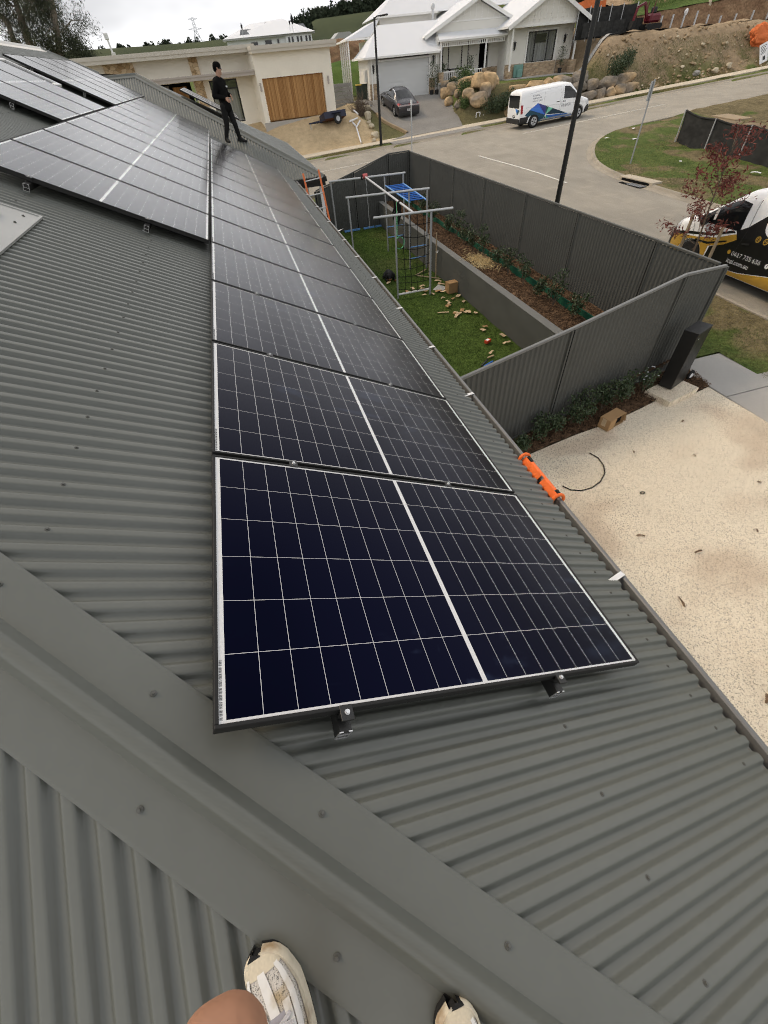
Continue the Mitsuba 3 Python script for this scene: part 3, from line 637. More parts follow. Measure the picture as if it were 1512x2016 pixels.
# corner island turf and near verge
pi = Polygon([tuple(p) for p in ISL] + [(58, -6), (58, 29)]).buffer(-0.32)
def flat_patch(poly, zf, st=0.6):
    pts = []; x0, y0, x1, y1 = poly.bounds
    t = trimesh.creation.triangulate_polygon(poly, engine='earcut')
    v, f = t[0], t[1]
    v, f = trimesh.remesh.subdivide_to_size(np.column_stack([v, np.zeros(len(v))]), f, st)
    v[:, 2] = zf(v[:, 0], v[:, 1])
    n = np.cross(v[f[:, 1]] - v[f[:, 0]], v[f[:, 2]] - v[f[:, 0]]); f = np.where(n[:, 2:] > 0, f, f[:, ::-1])
    return v, f
def verge_col(p, n, uv):
    a = fbm(p.x * 0.9 + 5, p.y * 0.9, 1.0, 4); b = fbm(p.x * 5, p.y * 5, 1.0, 4); g = noise(p.x * 22, p.y * 22, 1.0)
    grass = mix((0.042, 0.072, 0.018), (0.105, 0.125, 0.038), b) * (0.7 + 0.6 * g)
    dry = mix((0.085, 0.07, 0.04), (0.19, 0.155, 0.085), b) * (0.75 + 0.5 * g)
    v = smoothstep(0.50, 0.70, a + 0.25 * smoothstep(25.0, 29.0, p.x) + 0.16 * smoothstep(24.5, 27.5, p.y))
    return grass * (1 - v) + dry * v
mat('verge_turf', verge_col, 0.95, 0.1)
put(struct('corner_island'), flat_patch(pi, lambda x, y: zside(x, y) + 0.115 + 0.35 * (N3(x, y, .4) - 0.45) * sstep(19, 22, x)), 'verge_turf', True)
SP_ = Polygon([tuple(p) for p in NK] + [xy(q, tn(q) + 0.25) for q in np.linspace(-40, 5.2, 20)] + [tuple(p) for p in ISL if p[0] < 25.6 and p[1] < 27.4] + [(16.1, -8)]).buffer(0)
SP_ = max(getattr(SP_, 'geoms', [SP_]), key=lambda g: g.area)
put(struct('side_street'), flat_patch(SP_, lambda x, y: zside(x, y) + 0.006, 0.8), 'asphalt', True)
pn = Polygon([tuple(p) for p in NK if p[0] > 7] + [(7.9, 25.0), (8.05, 22.4), (8.05, 5.57), (9.565, 5.57), (9.565, -8)]).buffer(-0.001)
pn = Polygon([(x - 0.40 if y < 22 else x, y if y < 22 else y - 0.3) for x, y in pn.exterior.coords]).intersection(sbox(8.1, -8, 11, 25))
put(struct('near_verge'), flat_patch(pn, lambda x, y: zside(x, y) + 0.02 + 0.1 * sstep(9.6, 10.9, x), 0.4), 'verge_turf', True)
# far footpath with joints: slabs as pieces
fp = struct('far_footpath')
sl = np.arange(-32, 40, 1.45)
for k, a in enumerate(sl):
    q = np.linspace(a, a + 1.435, 3); P = strip(lambda s: tk(s) + 1.62, lambda s: tk(s) + 3.1, q, 2); z = np.repeat(zst(q)[:, None], 2, 1) + 0.135
    G = np.concatenate([P, z[..., None]], -1)[:, ::-1]; m = MB().grid(G); e = G[[0, 0, -1, -1], [0, -1, -1, 0]]; lo = e - [0, 0, 0.1]
    for i in range(4): m.quad(e[i], lo[i], lo[(i + 1) % 4], e[(i + 1) % 4])
    part(fp, 'slab', m, 'path_concrete')
# far driveway apron across footpath and verge
q = np.linspace(-8.9, -2.2, 14)
k = struct('driveway_apron'); P = strip(lambda s: tk(s) + 0.30, lambda s: tk(s) + 1.62, q, 4); z = zst(q)[:, None] + np.linspace(0.137, 0.1305, 4)[None, :] * 1.0
put(k, MB().grid(np.concatenate([P, z[..., None]], -1)[:, ::-1]), 'driveway_grey', True)
# line markings
def line(p, q, w=0.11, zf=zroad, dz=0.006):
    p, q = np.asarray(p, float), np.asarray(q, float); n = max(2, int(np.linalg.norm(q - p) / 1.0)); d = nrm(q - p); e = np.array([-d[1], d[0]]) * w / 2
    P = np.array([[p + (q - p) * k / n + e * g for g in (1, -1)] for k in range(n + 1)]); z = np.array([[zf(*c) for c in r_] for r_ in P]) + dz
    put(struct('road_line'), MB().grid(np.concatenate([P, z[..., None]], -1)), 'line_paint')
line(xy(-30, -0.5), xy(-11.6, -0.54)); line(xy(-1.45, -1.36), xy(9.1, -1.12)); line((14.21, 28.1), (14.24, 19.2), zf=zside, dz=0.012)
# own driveway, footpath, garden bed
DRV = [(2.0, -9), (8.05, -9), (8.05, 3.38), (8.01, 4.62), (7.62, 4.53), (7.36, 4.72), (6.43, 4.49), (5.72, 4.33), (4.91, 4.24), (3.93, 4.06), (2.0, 3.6)]
drv = struct('driveway'); m = MB(); pg = Polygon(DRV).buffer(-0.003)
t = trimesh.creation.extrude_polygon(shapely.geometry.polygon.orient(pg), 0.12, engine='earcut'); t.apply_translation((0, 0, -3.62)); put(drv, t, 'aggregate')
fo = struct('own_footpath')
for y in (-6.2, -4.7, -3.2, -1.7, -0.2, 1.3, 2.77, 4.255):
    m = MB(); m.box((8.062, y, -3.62), (9.56, y + (1.465 if y < 4 else 1.3), -3.505), ch=0.008); part(fo, 'slab', m, 'concrete')
bed = struct('garden_bed'); pb = Polygon([(2.4, 3.72), (3.93, 4.06), (4.91, 4.24), (5.72, 4.33), (6.43, 4.49), (7.36, 4.72), (7.62, 4.53), (8.05, 4.62), (8.2, 5.45), (7.15, 5.3), (4.65, 4.75), (2.4, 4.1)])
put(bed, flat_patch(pb, lambda x, y: -3.5 + 0.06 * N3(x, y, 5, 3, 2) - 0.02, 0.12), 'mulch', True)
# yard
lw = struct('lawn'); put(lw, flat_patch(Polygon([(0.5, 3.3), (6.35, 4.9), (6.35, 22), (0.5, 22)]), lambda x, y: -4.1 + 0.05 * (N3(x, y, .8, 3, 8) - 0.5), 0.4), 'turf', True)
r = np.random.RandomState(21); n = 90000; px = 2.6 + 3.75 * r.rand(n); py = 5.3 + 16.4 * r.rand(n); keep = (py > 4.3 + px * 0.26); px, py = px[keep], py[keep]; n = len(px)
hh = 0.028 + 0.03 * r.rand(n); an = r.rand(n) * 6.283; ln = 0.028 * r.normal(size=(n, 2))
z0 = -4.1 + 0.05 * (nfbm(np.stack([px * .8, py * .8, px * 0], -1), 3, 8) - 0.5)
v = np.stack([np.stack([px - 0.005 * np.cos(an), py - 0.005 * np.sin(an), z0], -1), np.stack([px + 0.005 * np.cos(an), py + 0.005 * np.sin(an), z0], -1), np.stack([px + ln[:, 0], py + ln[:, 1], z0 + hh], -1)], 1).reshape(-1, 3)
put(thing('grass', 'short green lawn grass in the fenced side yard', 'grass', kind='stuff'), (v, np.arange(3 * n).reshape(-1, 3)), 'grass_blade')
def tufts(label, pts, h, mat_, seed):
    pts = np.asarray(pts, float); n = len(pts); r = np.random.RandomState(seed); hh = h * (0.5 + r.rand(n)); an = r.rand(n) * 6.283; ln = h * 0.6 * r.normal(size=(n, 2)); w = h * 0.12
    v = np.stack([pts - np.stack([w * np.cos(an), w * np.sin(an), 0 * an], -1), pts + np.stack([w * np.cos(an), w * np.sin(an), 0 * an], -1), pts + np.column_stack([ln, hh])], 1).reshape(-1, 3)
    put(thing('grass', label, 'grass', kind='stuff'), (v, np.arange(3 * n).reshape(-1, 3)), mat_)
r = np.random.RandomState(8)
x, y = scatter(pi.intersection(sbox(16.8, 8, 28.8, 28)), 26000, r, lambda x, y: r.rand(len(x)) < 1.1 - (x - 16.8) / 14)
tufts('rough grass on the corner island across the side street', np.column_stack([x, y, zside(x, y) + 0.11]), 0.055, 'dry_blade', 1)
x, y = scatter(pn.intersection(sbox(8.2, 3.5, 10.9, 12.5)), 14000, r)
tufts('patchy grass on the near verge beside the parked van', np.column_stack([x, y, zside(x, y) + 0.015 + 0.1 * sstep(9.6, 10.9, x)]), 0.045, 'dry_blade', 2)
s = -14 + 38 * r.rand(30000); t = tk(s) + 0.45 + 1.15 * r.rand(30000); k = ~((s > -9) & (s < -2.1)) & (N3(s, t, 0.5, 1, 0) > 0.35); s, t = s[k], t[k]
tufts('strip of grass between the far kerb and footpath', np.column_stack([*xy(s, t), zst(s) + 0.10]), 0.06, 'dry_blade', 3)
s = 2 + 26 * r.rand(30000); d = 0.1 + 3.0 * r.rand(30000) ** 1.6; k = ~((s < 9.4) & (d < 1.4)); s, d = s[k], d[k]; t = tk(s) + 3.15 + d
tufts('weeds along the foot of the brown earth bank', np.column_stack([*xy(s, t), opp(s, t) - 0.04]), 0.09, 'dry_blade', 4)
r = np.random.RandomState(31); n = 5200; px, py = scatter(pb, n, r)
c = np.stack([px, py, np.full(n, -3.462) + 0.015 * r.rand(n)], 1)
put(thing('mulch_chips', 'brown bark mulch chips in the bed by the near fence', 'mulch', kind='stuff'), leaf_cloud(c, (0, 0, 0), 0.05, r, 0.15, 3.0), 'mulch_chip')
# ---------------------------------------------------------------- fences round the yard
def ribbed(P, Q, zb, zt0, zt1, pitch=0.098, amp=0.010):
    P, Q = np.asarray(P, float), np.asarray(Q, float); L = np.linalg.norm(Q - P); d = (Q - P) / L; nn = np.array([-d[1], d[0]])
    k = max(2, round(L / pitch)); x = np.linspace(0, L, k * 8 + 1); ph = (x / L * k) % 1.0
    o = amp * np.tanh(2.4 * np.cos(2 * np.pi * ph)) / np.tanh(2.4)
    b = P[None] + d[None] * x[:, None] + nn[None] * o[:, None]; zt = zt0 + (zt1 - zt0) * x / L
    return np.stack([np.column_stack([b, np.full(len(x), zb)]), np.column_stack([b, zt])], 1)
def fence(name, label, pts, zts, zb, group=None, th=0.05):
    """pts: plan points of the posts, zts: top heights at them"""
    k = thing(name, label, 'fence', group)
    for i in range(len(pts) - 1):
        P, Q = np.array(pts[i], float), np.array(pts[i + 1], float); d = nrm(Q - P); nn = np.array([-d[1], d[0]])
        a, b = P + d * 0.035, Q - d * 0.035
        part(k, 'panel', MB().grid(ribbed(a, b, zb + 0.05, zts[i] - 0.03, zts[i + 1] - 0.03)), 'fence_metal', 35)
        part(k, 'top_rail', MB().bar((*P, zts[i]), (*Q, zts[i + 1]), th, 0.042, ch=0.006), 'gutter_metal' if name == 'front_fence' else 'fence_metal')
        part(k, 'bottom_rail', MB().bar((*P, zb + 0.04), (*Q, zb + 0.04), 0.045, 0.06), 'fence_metal')
    for i, P in enumerate(pts):
        P = np.array(P, float); Q = np.array(pts[i + 1] if i + 1 < len(pts) else pts[i - 1], float); d = nrm(Q - P) * (1 if i + 1 < len(pts) else -1); nn = np.array([-d[1], d[0]])
        m = MB(); M = fr((*P, 0), (*d, 0), z=(0, 0, 1)); m.box((-0.028, -0.03, zb - 0.15), (0.004, 0.03, zts[i] - 0.02), M)
        part(k, 'post', m, 'fence_metal')
        m = MB(); m.box((0.005, -0.018, zb), (0.036, 0.018, zts[i] - 0.024), M); part(k, 'post_channel', m, 'dark_void')
        m = MB(); m.box((0.037, -0.026, zb), (0.075, 0.026, zts[i] - 0.022), M); part(k, 'post_flange', m, 'fence_metal')
    return k
fence('front_fence', 'grey ribbed metal fence between the driveway garden bed and the yard, its top raked', [(2.3, 4.14), (4.62, 4.67), (6.95, 5.2), (8.02, 5.45)], [-1.92, -1.77, -1.56, -1.66], -3.5)
fence('street_fence', 'long dark ribbed metal fence along the side street behind the raised garden bed', [(7.98, 5.52 + 0.02), (8.0, 7.02), (7.98, 9.58), (7.95, 11.94), (7.92, 14.46), (7.88, 16.88), (7.85, 19.21), (7.82, 21.6)], [-1.65] * 8, -3.45)
fence('rear_fence', 'dark ribbed metal fence across the far end of the yard, stepping down to the left', [(7.8, 21.62), (6.85, 21.6), (5.25, 21.55), (3.5, 21.5)], [-1.62, -1.63, -2.06, -2.5], -4.33)
# retaining wall, raised bed
rw = thing('retaining_wall', 'dark rendered retaining wall with a pale top beside the lawn', 'retaining wall')
m = MB(); m.box((6.27, 5.0, -4.3), (6.47, 21.52, -3.215), ch=0.012); part(rw, 'wall', m, 'render_wall')
m = MB(); m.box((6.262, 5.0, -3.2145), (6.478, 21.52, -3.195), ch=0.006); part(rw, 'cap', m, 'wall_cap')
rb = struct('raised_bed'); put(rb, flat_patch(Polygon([(6.4, 5.0), (7.97, 5.4), (7.85, 21.5), (6.4, 21.5)]), lambda x, y: -3.30 + 0.1 * N3(x, y, 3, 3, 2), 0.14), 'mulch', True)
r = np.random.RandomState(41); n = 15000; px, py = 6.48 + 1.4 * r.rand(n), 5.2 + 16.2 * r.rand(n)
put(thing('mulch_chips', 'bark mulch chips over the raised bed behind the retaining wall', 'mulch', kind='stuff'), leaf_cloud(np.stack([px, py, -3.25 + 0.1 * (N3(px, py, 3, 3, 2) - 0.5) + 0.02 * r.rand(n)], 1), (0, 0, 0), 0.055, r, 0.15, 3), 'mulch_chip')
m = MB()
for y in np.arange(5.5, 21.3, 0.8): m.box((7.30 + 0.012 * math.sin(y * 3), y, -3.35), (7.325 + 0.012 * math.sin(y * 3), y + 0.8, -3.10 + 0.008 * math.sin(y * 5)))
put(thing('garden_edging', 'dark green plastic edging strip between seedlings and the street fence', 'garden edging'), m, 'green_edge')
r = np.random.RandomState(5); n = 700
c = np.stack([6.84 + 0.16 * r.normal(size=n), 12.15 + 0.33 * r.normal(size=n), -3.2 + 0.035 * r.rand(n)], 1)
put(thing('straw_heap', 'small heap of pale straw on the raised bed', 'straw', kind='stuff'), leaf_cloud(c, (0, 0, 0), 0.16, r, 0.05, 12), 'straw')

# ---------------------------------------------------------------- plants
def bush(name, label, c, rad, h, n, leaf, mat_, seed, group=None, cat='shrub', stems=5, lowest=0.15):
    k = thing(name, label, cat, group); r = np.random.RandomState(seed); c = np.asarray(c, float); m = MB(); tips = []
    for i in range(stems):
        a = r.rand() * 6.283; q = rad * (0.25 + 0.6 * r.rand()); e = c + [q * math.cos(a), q * math.sin(a), h * (0.6 + 0.4 * r.rand())]
        mid = c * 0.45 + e * 0.55 + [0.0, 0, h * 0.06]; m.tube([c, mid, e], [0.008 * h + 0.003, 0.006 * h + 0.0025, 0.002], 5); tips += [e, mid]
    part(k, 'stem', m, 'bark')
    tips = np.array(tips); t = tips[r.randint(len(tips), size=n)]; g = r.normal(size=(n, 3)); g /= np.linalg.norm(g, axis=1, keepdims=True)
    p = t + g * (rad * 0.5 * r.rand(n)[:, None] ** 0.4); p[:, 2] = np.maximum(p[:, 2], c[2] + lowest * h * r.rand(n))
    part(k, 'foliage', leaf_cloud(p, np.array([0, 0, 0.5]), leaf, r, 0.12, 2.0), mat_)
    return k
for i, (x, y, rad, h) in enumerate([(3.87, 4.2, 0.2, 0.3), (4.28, 4.28, 0.24, 0.34), (4.62, 4.4, 0.18, 0.32), (4.98, 4.5, 0.24, 0.42), (5.38, 4.6, 0.27, 0.46), (5.72, 4.68, 0.26, 0.48), (6.03, 4.76, 0.25, 0.6), (6.26, 4.82, 0.18, 0.4)]):
    bush('garden_shrub', 'dark shrub in the mulch bed against the front fence, ' + ('nearest the roof gutter', 'second out from the gutter', 'third out from the gutter', 'fourth out from the gutter', 'fifth out, behind the cardboard box', 'sixth out, right of the box', 'tallest one of the row', 'last one before the flowering plant')[i], (x, y, -3.47), rad, h, 420, 0.055, 'leaf_dark', 100 + i, 'shrubs along the front fence')
k = bush('flowering_shrub', 'small shrub with white flowers beside the letterbox plinth', (6.72, 4.86, -3.47), 0.2, 0.45, 320, 0.05, 'leaf_dark', 120)
m = MB(); r = np.random.RandomState(9)
for i in range(16):
    p = np.array([6.72, 4.84, -3.1]) + r.normal(size=3) * [0.1, 0.08, 0.08]
    for q in range(5): m.add([p, p + [0.02 * math.cos(q * 1.257), 0.02 * math.sin(q * 1.257), 0.006], p + [0.02 * math.cos(q * 1.257 + 0.9), 0.02 * math.sin(q * 1.257 + 0.9), 0.006]], [[0, 1, 2]])
part(k, 'flowers', m, 'white_paint')
ORD14 = 'first second third fourth fifth sixth seventh eighth ninth tenth eleventh twelfth thirteenth last'.split()
BP = [(7.0, 7.7), (7.05, 8.54), (6.95, 9.21), (7.05, 9.99), (7.1, 10.94), (7.1, 11.6), (7.15, 12.65), (7.1, 13.3), (7.1, 14.06), (7.15, 14.8), (7.1, 15.6), (7.15, 17.1), (7.2, 18.36), (7.1, 19.42)]
for i, (x, y) in enumerate(BP):
    bush('seedling', ORD14[i] + ' dark leaved seedling from the front fence along the raised bed', (x, y, -3.25), 0.26, 0.62 + 0.14 * math.sin(i * 2.3), 260, 0.075, 'leaf_dark', 140 + i, 'row of seedlings in the raised bed', stems=4, lowest=0.3)

# ---------------------------------------------------------------- climbing frame
cf = thing('climbing_frame', 'galvanised pipe climbing frame with blue monkey bars and a black rope net on the lawn', 'climbing frame')
ZG = -4.12
posts = [(3.56, 17.84, -1.7), (5.51, 17.67, -1.7), (6.18, 17.55, -1.7), (3.65, 15.5, -1.8), (5.62, 15.24, -1.8), (6.2, 15.12, -1.8), (4.40, 12.87, -1.9), (5.44, 12.74, -1.9)]
for i, (x, y, z) in enumerate(posts): part(cf, 'post', MB().cyl((x, y, ZG), (x, y, z), 0.034 if i == 7 else 0.027, 12), 'galv_dull', 40)
for a, b in (((3.5, 17.85, -1.7), (6.26, 17.54, -1.7)), ((3.58, 15.51, -1.8), (6.27, 15.11, -1.8)), ((3.79, 12.93, -1.87), (6.07, 12.67, -1.87))): part(cf, 'cross_bar', MB().cyl(a, b, 0.031, 12), 'galv', 40)
part(cf, 'long_bar', MB().cyl((4.80, 17.75, -1.68), (4.92, 12.8, -1.86), 0.031, 12), 'galv', 40)
for i in range(2): part(cf, 'monkey_bar_rail', MB().cyl((5.52 + 0.66 * i, 17.6, -2.0), (5.63 + 0.57 * i, 15.2, -2.1), 0.024, 10), 'blue_pale', 40)
for k_ in range(11):
    q = (k_ + 0.6) / 11.5; part(cf, 'monkey_bar_rung', MB().cyl((5.52 + 0.11 * q, 17.6 - 2.4 * q, -2.0 - 0.1 * q), (6.18 + 0.02 * q, 17.6 - 2.4 * q, -2.0 - 0.1 * q), 0.018, 8), 'blue_paint', 40)
for y, zs, x0, x1 in ((17.6, (-3.27, -3.61), 5.51, 6.18), (15.2, (-3.39, -3.74), 5.62, 6.2)):
    for z in zs: part(cf, 'ladder_rung', MB().cyl((x0, y, z), (x1, y, z), 0.016, 8), 'blue_pale', 40)
part(cf, 'net_bar', MB().cyl((4.42, 12.85, -3.97), (5.44, 12.76, -3.93), 0.03, 12), 'white_paint', 40)
for i in range(4):
    x0 = 4.62 + i * 0.2; m = MB(); zz = np.linspace(-1.9, -3.95, 14)
    m.tube([(x0 + 0.02 * math.sin(z * 3 + i), 12.84 - 0.09 * (x0 - 4.4) - 0.05 * math.sin((z + 1.9) / -2.05 * 3.14), z) for z in zz], 0.009, 6); part(cf, 'net_rope', m, 'rope_black')
for j, z in enumerate((-2.12, -2.4, -2.68, -2.93, -3.2, -3.44, -3.64, -3.84)):
    m = MB(); m.tube([(x, 12.87 - 0.12 * (x - 4.40) - 0.05 * math.sin((x - 4.4) / 1.04 * 3.14), z - 0.05 * math.sin((x - 4.4) / 1.04 * 3.14) + 0.03 * math.sin(j + 3 * x)) for x in np.linspace(4.40, 5.44, 12)], 0.009, 6); part(cf, 'net_rope', m, 'rope_black')
hr = thing('rope_ring', 'pale green rope ring hanging from the long bar of the climbing frame', 'ring')
a = np.linspace(0, 2 * math.pi, 25); part(hr, 'ring', MB().tube([(4.93 + 0.15 * math.cos(q), 14.2, -2.92 + 0.17 * math.sin(q)) for q in a], 0.014, 8, cap=False), 'green_rope', 40)
part(hr, 'strap', MB().tube([(4.87, 14.2, -1.83), (4.86, 14.2, -2.4), (4.84, 14.2, -2.8)], 0.012, 6), 'green_rope')
gy_ = thing('hanging_straps', 'bundle of black straps and grips hanging from the long bar of the climbing frame', 'straps')
for i, (x, y, l) in enumerate(((4.88, 14.55, 0.34), (4.95, 14.4, 0.6), (4.82, 14.3, 0.45), (4.93, 14.15, 0.3), (4.86, 13.95, 0.5))):
    m = MB(); m.tube([(x, y, -1.82), (x + 0.05, y, -1.85 - l * 0.5), (x - 0.03, y + 0.03, -1.85 - l)], [0.02, 0.035, 0.03], 7); part(gy_, 'strap', m, 'rope_black')
for y in (13.9, 14.7): m = MB().cyl((4.88, y, -1.81), (4.88, y + 0.1, -1.81), 0.036, 10); part(gy_, 'band', m, 'rubber')
pu = thing('rope_pulley', 'red and black pulley on the far cross bar with a thin rope hanging down', 'pulley')
m = MB().cyl((4.72, 17.7, -1.66), (4.88, 17.68, -1.66), 0.07, 12); part(pu, 'wheel', m, mat('pulley_red', (0.5, 0.12, 0.12), 0.5, 0.3), 40); m = MB().cyl((4.68, 17.74, -1.68), (4.71, 17.72, -1.68), 0.08, 12); part(pu, 'cheek', m, 'rubber')
part(pu, 'rope', MB().tube([(4.80, 17.62, -1.72), (4.81, 17.6, -2.3), (4.80, 17.6, -3.2)], 0.009, 5), 'galv')
for i, (x0, x1) in enumerate(((4.5, 5.24), (5.4, 5.92), (5.98, 6.26))):
    put(thing('blue_plank', ('left blue plank', 'middle blue plank', 'right blue plank')[i] + ' lying on the grass along the foot of the rear fence', 'plank'), MB().bar((x0, 21.25, -4.06), (x1, 21.3, -4.06), 0.09, 0.06), 'blue_pale')

# ---------------------------------------------------------------- things lying about the lawn
def scrap(c, L, W, a, bend, seed):
    r = np.random.RandomState(seed); n = 4; v = []
    for i in range(n):
        q = i / (n - 1) - 0.5; z = bend * (0.25 - q * q) * 2 + 0.02 * r.rand()
        for w in (-0.5, 0.5): v.append((q * L, w * W * (0.75 + 0.5 * r.rand()), z + 0.012 * r.rand() + 0.03))
    v = np.array(v); v2 = v - [0, 0, 0.006]; f = []
    for i in range(n - 1): k = 2 * i; f += [[k, k + 2, k + 3, k + 1], [k + 8, k + 9, k + 11, k + 10], [k, k + 8, k + 10, k + 2], [k + 1, k + 3, k + 11, k + 9]]
    f += [[0, 1, 9, 8], [6, 14, 15, 7]]
    m = MB().add(np.vstack([v, v2]), f, rotz(a, c)); return m
SC = [(4.61, 14.5), (4.48, 14.2), (5.4, 13.39), (5.34, 13.19), (5.33, 12.95), (5.5, 12.62), (5.2, 12.64), (5.05, 13.34), (4.8, 13.18), (6.04, 13.57), (5.98, 13.33), (6.05, 13.24), (5.74, 12.76), (5.87, 12.63), (5.99, 12.63), (5.65, 12.14), (5.92, 11.98), (5.68, 11.82), (5.67, 11.67), (6.13, 11.64), (5.83, 11.06), (5.6, 10.98), (5.59, 10.85), (5.5, 10.75), (5.54, 10.96), (5.66, 10.9), (5.89, 10.91), (6.15, 12.1), (5.57, 11.52), (5.96, 10.87), (6.1, 10.71), (5.81, 9.64), (5.95, 9.78), (6.14, 9.12), (6.05, 8.72), (5.45, 8.4)]
for i, (x, y) in enumerate(SC):
    put(thing('cardboard_scrap', 'small torn scrap of pale cardboard lying on the lawn', 'cardboard scrap', 'torn cardboard scraps on the lawn'), scrap((x, y, -4.08), 0.12 + 0.1 * RNG.random(), 0.06 + 0.05 * RNG.random(), RNG.random() * 3.1, 0.05 * RNG.random(), i), 'cardboard_pale' if i % 4 else 'cardboard')
put(thing('cardboard_strip', 'long straight strip of pale cardboard on the lawn', 'cardboard scrap'), MB().bar((5.12, 11.25, -4.06), (5.43, 11.12, -4.05), 0.05, 0.008), 'cardboard_pale')
def carton(key, c, a, L, W, H, matn, t=0.006):
    M = rotz(a, c); part(key, 'side', MB().box((-L / 2, -W / 2, 0), (-L / 2 + t, W / 2, H), M), matn); part(key, 'side', MB().box((L / 2 - t, -W / 2, 0), (L / 2, W / 2, H), M), matn)
    part(key, 'side', MB().box((-L / 2 + t, W / 2 - t, 0), (L / 2 - t, W / 2, H), M), matn); part(key, 'base', MB().box((-L / 2 + t, -W / 2 + t, 0), (L / 2 - t, W / 2 - t, t), M), matn); return M
k = thing('cardboard_box', 'upright brown cardboard box on the lawn against the retaining wall', 'cardboard box'); M = carton(k, (6.1, 12.55, -4.07), 0.08, 0.32, 0.26, 0.3, 'cardboard')
part(k, 'front', MB().box((-0.154, -0.13, 0), (0.154, -0.124, 0.3), M), 'cardboard'); part(k, 'lid', MB().box((-0.162, -0.132, 0.301), (0.162, 0.132, 0.307), M), 'cardboard')
k = thing('cardboard_box', 'open brown cardboard box lying on the driveway edge by the shrubs', 'cardboard box'); M = carton(k, (5.62, 4.27, -3.49), 0.30, 0.42, 0.2, 0.2, 'cardboard')
part(k, 'top', MB().box((-0.21, -0.1, 0.2005), (0.21, 0.1, 0.2065), M), 'cardboard'); part(k, 'flap', MB().box((-0.21, -0.106, 0.0), (-0.05, -0.1, 0.2), M), 'cardboard'); part(k, 'inside', MB().box((-0.03, -0.05, 0.01), (0.195, -0.045, 0.19), M), 'dark_void')
part(k, 'flap', MB().add([(0.21, -0.1, 0.2), (0.21, 0.02, 0.2), (0.235, 0.0, 0.01), (0.245, -0.12, 0.03)], [[0, 1, 2, 3]], M), 'cardboard'); part(k, 'tape', MB().box((-0.2115, -0.03, 0.06), (-0.2102, 0.05, 0.2), M), 'cardboard_pale')
k = thing('small_carton', 'small red and white carton lying on the lawn near the front fence', 'carton'); M = rotz(0.5, (5.62, 8.95, -4.06)); part(k, 'carton', MB().box((-0.09, -0.05, 0), (0.09, 0.05, 0.07), M, 0.003), mat('carton_red', (0.55, 0.07, 0.03), 0.6, 0.2)); part(k, 'panel_print', MB().box((-0.05, -0.03, 0.0702), (0.05, 0.045, 0.0712), M), 'white_paint')
k = thing('tool_litter', 'dark and red hand tools lying on the grass just inside the front fence', 'tools')
for i, (a, b, c_) in enumerate((((5.0, 7.86), (5.3, 8.0), 'blue_paint'), ((5.1, 7.84), (5.36, 7.95), 'carton_red'), ((4.95, 7.9), (5.2, 8.1), 'plastic_black'), ((5.25, 8.2), (5.45, 8.25), 'cardboard_pale'))): part(k, 'tool', MB().bar((*a, -4.05), (*b, -4.05), 0.04, 0.03, ch=0.008), c_)
put(thing('metal_sheet', 'pale shiny sheet lying on the lawn beside the cardboard box', 'sheet'), MB().add([(5.62, 12.95, -4.05), (5.93, 13.28, -4.045), (6.12, 12.9, -4.04), (5.80, 12.66, -4.05), (5.62, 12.95, -4.056), (5.93, 13.28, -4.051), (6.12, 12.9, -4.046), (5.80, 12.66, -4.056)], [[3, 2, 1, 0], [4, 5, 6, 7]]), 'zinc')
for i, (x, y) in enumerate(((6.02, 14.35), (6.13, 14.02))):
    k = thing('timber_stake', ('left rough timber stake standing at the retaining wall', 'right rough timber stake standing at the retaining wall')[i], 'stake'); part(k, 'stake', MB().tube([(x, y, -4.12), (x + 0.01, y, -3.4), (x, y + 0.01, -2.76)], [0.026, 0.025, 0.02], 5), 'wood_stake')
    part(k, 'tie', MB().tube([(x - 0.02, y, -3.3), (x + 0.03, y - 0.03, -3.33), (x + 0.06, y, -3.28)], 0.018, 5), 'offwhite_paint')
for i, (a, b) in enumerate((((5.6, 14.4), (6.2, 13.75)), ((5.55, 14.45), (6.1, 14.85)))): put(thing('garden_lath', ('long thin timber lath lying on the lawn by the wall', 'short thin timber lath on the lawn beside the stakes')[i], 'lath'), MB().bar((*a, -4.05), (*b, -4.05), 0.035, 0.02), 'wood_stake')
put(thing('bent_tin', 'bit of bent white plastic caught over the gutter beside a strap', 'litter'), MB().add([(2.12, 9.25, -1.18), (2.24, 9.33, -1.16), (2.22, 9.45, -1.2), (2.12, 9.4, -1.2)], [[0, 1, 2, 3]]), 'white_paint')

# ---------------------------------------------------------------- letterbox, cable, drive litter
k = thing('letterbox', 'tall black box letterbox pillar on a pebbled plinth at the end of the front fence', 'letterbox')
M = fr((7.30, 4.84, 0), (0.93, 0.37, 0), z=(0, 0, 1)); part(k, 'pillar', MB().box((-0.22, -0.12, -3.38), (0.26, 0.12, -2.35), M, 0.006), 'black_metal')
part(k, 'lid', MB().box((-0.225, -0.125, -2.349), (0.265, 0.125, -2.33), M, 0.004), 'frame_metal'); part(k, 'lock', MB().cyl(ap(M, [(-0.12, -0.1205, -2.45)])[0], ap(M, [(-0.12, -0.126, -2.45)])[0], 0.012, 10), 'bright_metal')
part(k, 'plinth', MB().prism([(-0.50, -3.6), (0.32, -3.6), (0.32, -3.4), (-0.50, -3.4)], -0.28, 0.22, fr((7.30, 4.74, 0), (0.97, 0.24, 0), z=(0, 0, 1))), 'aggregate')
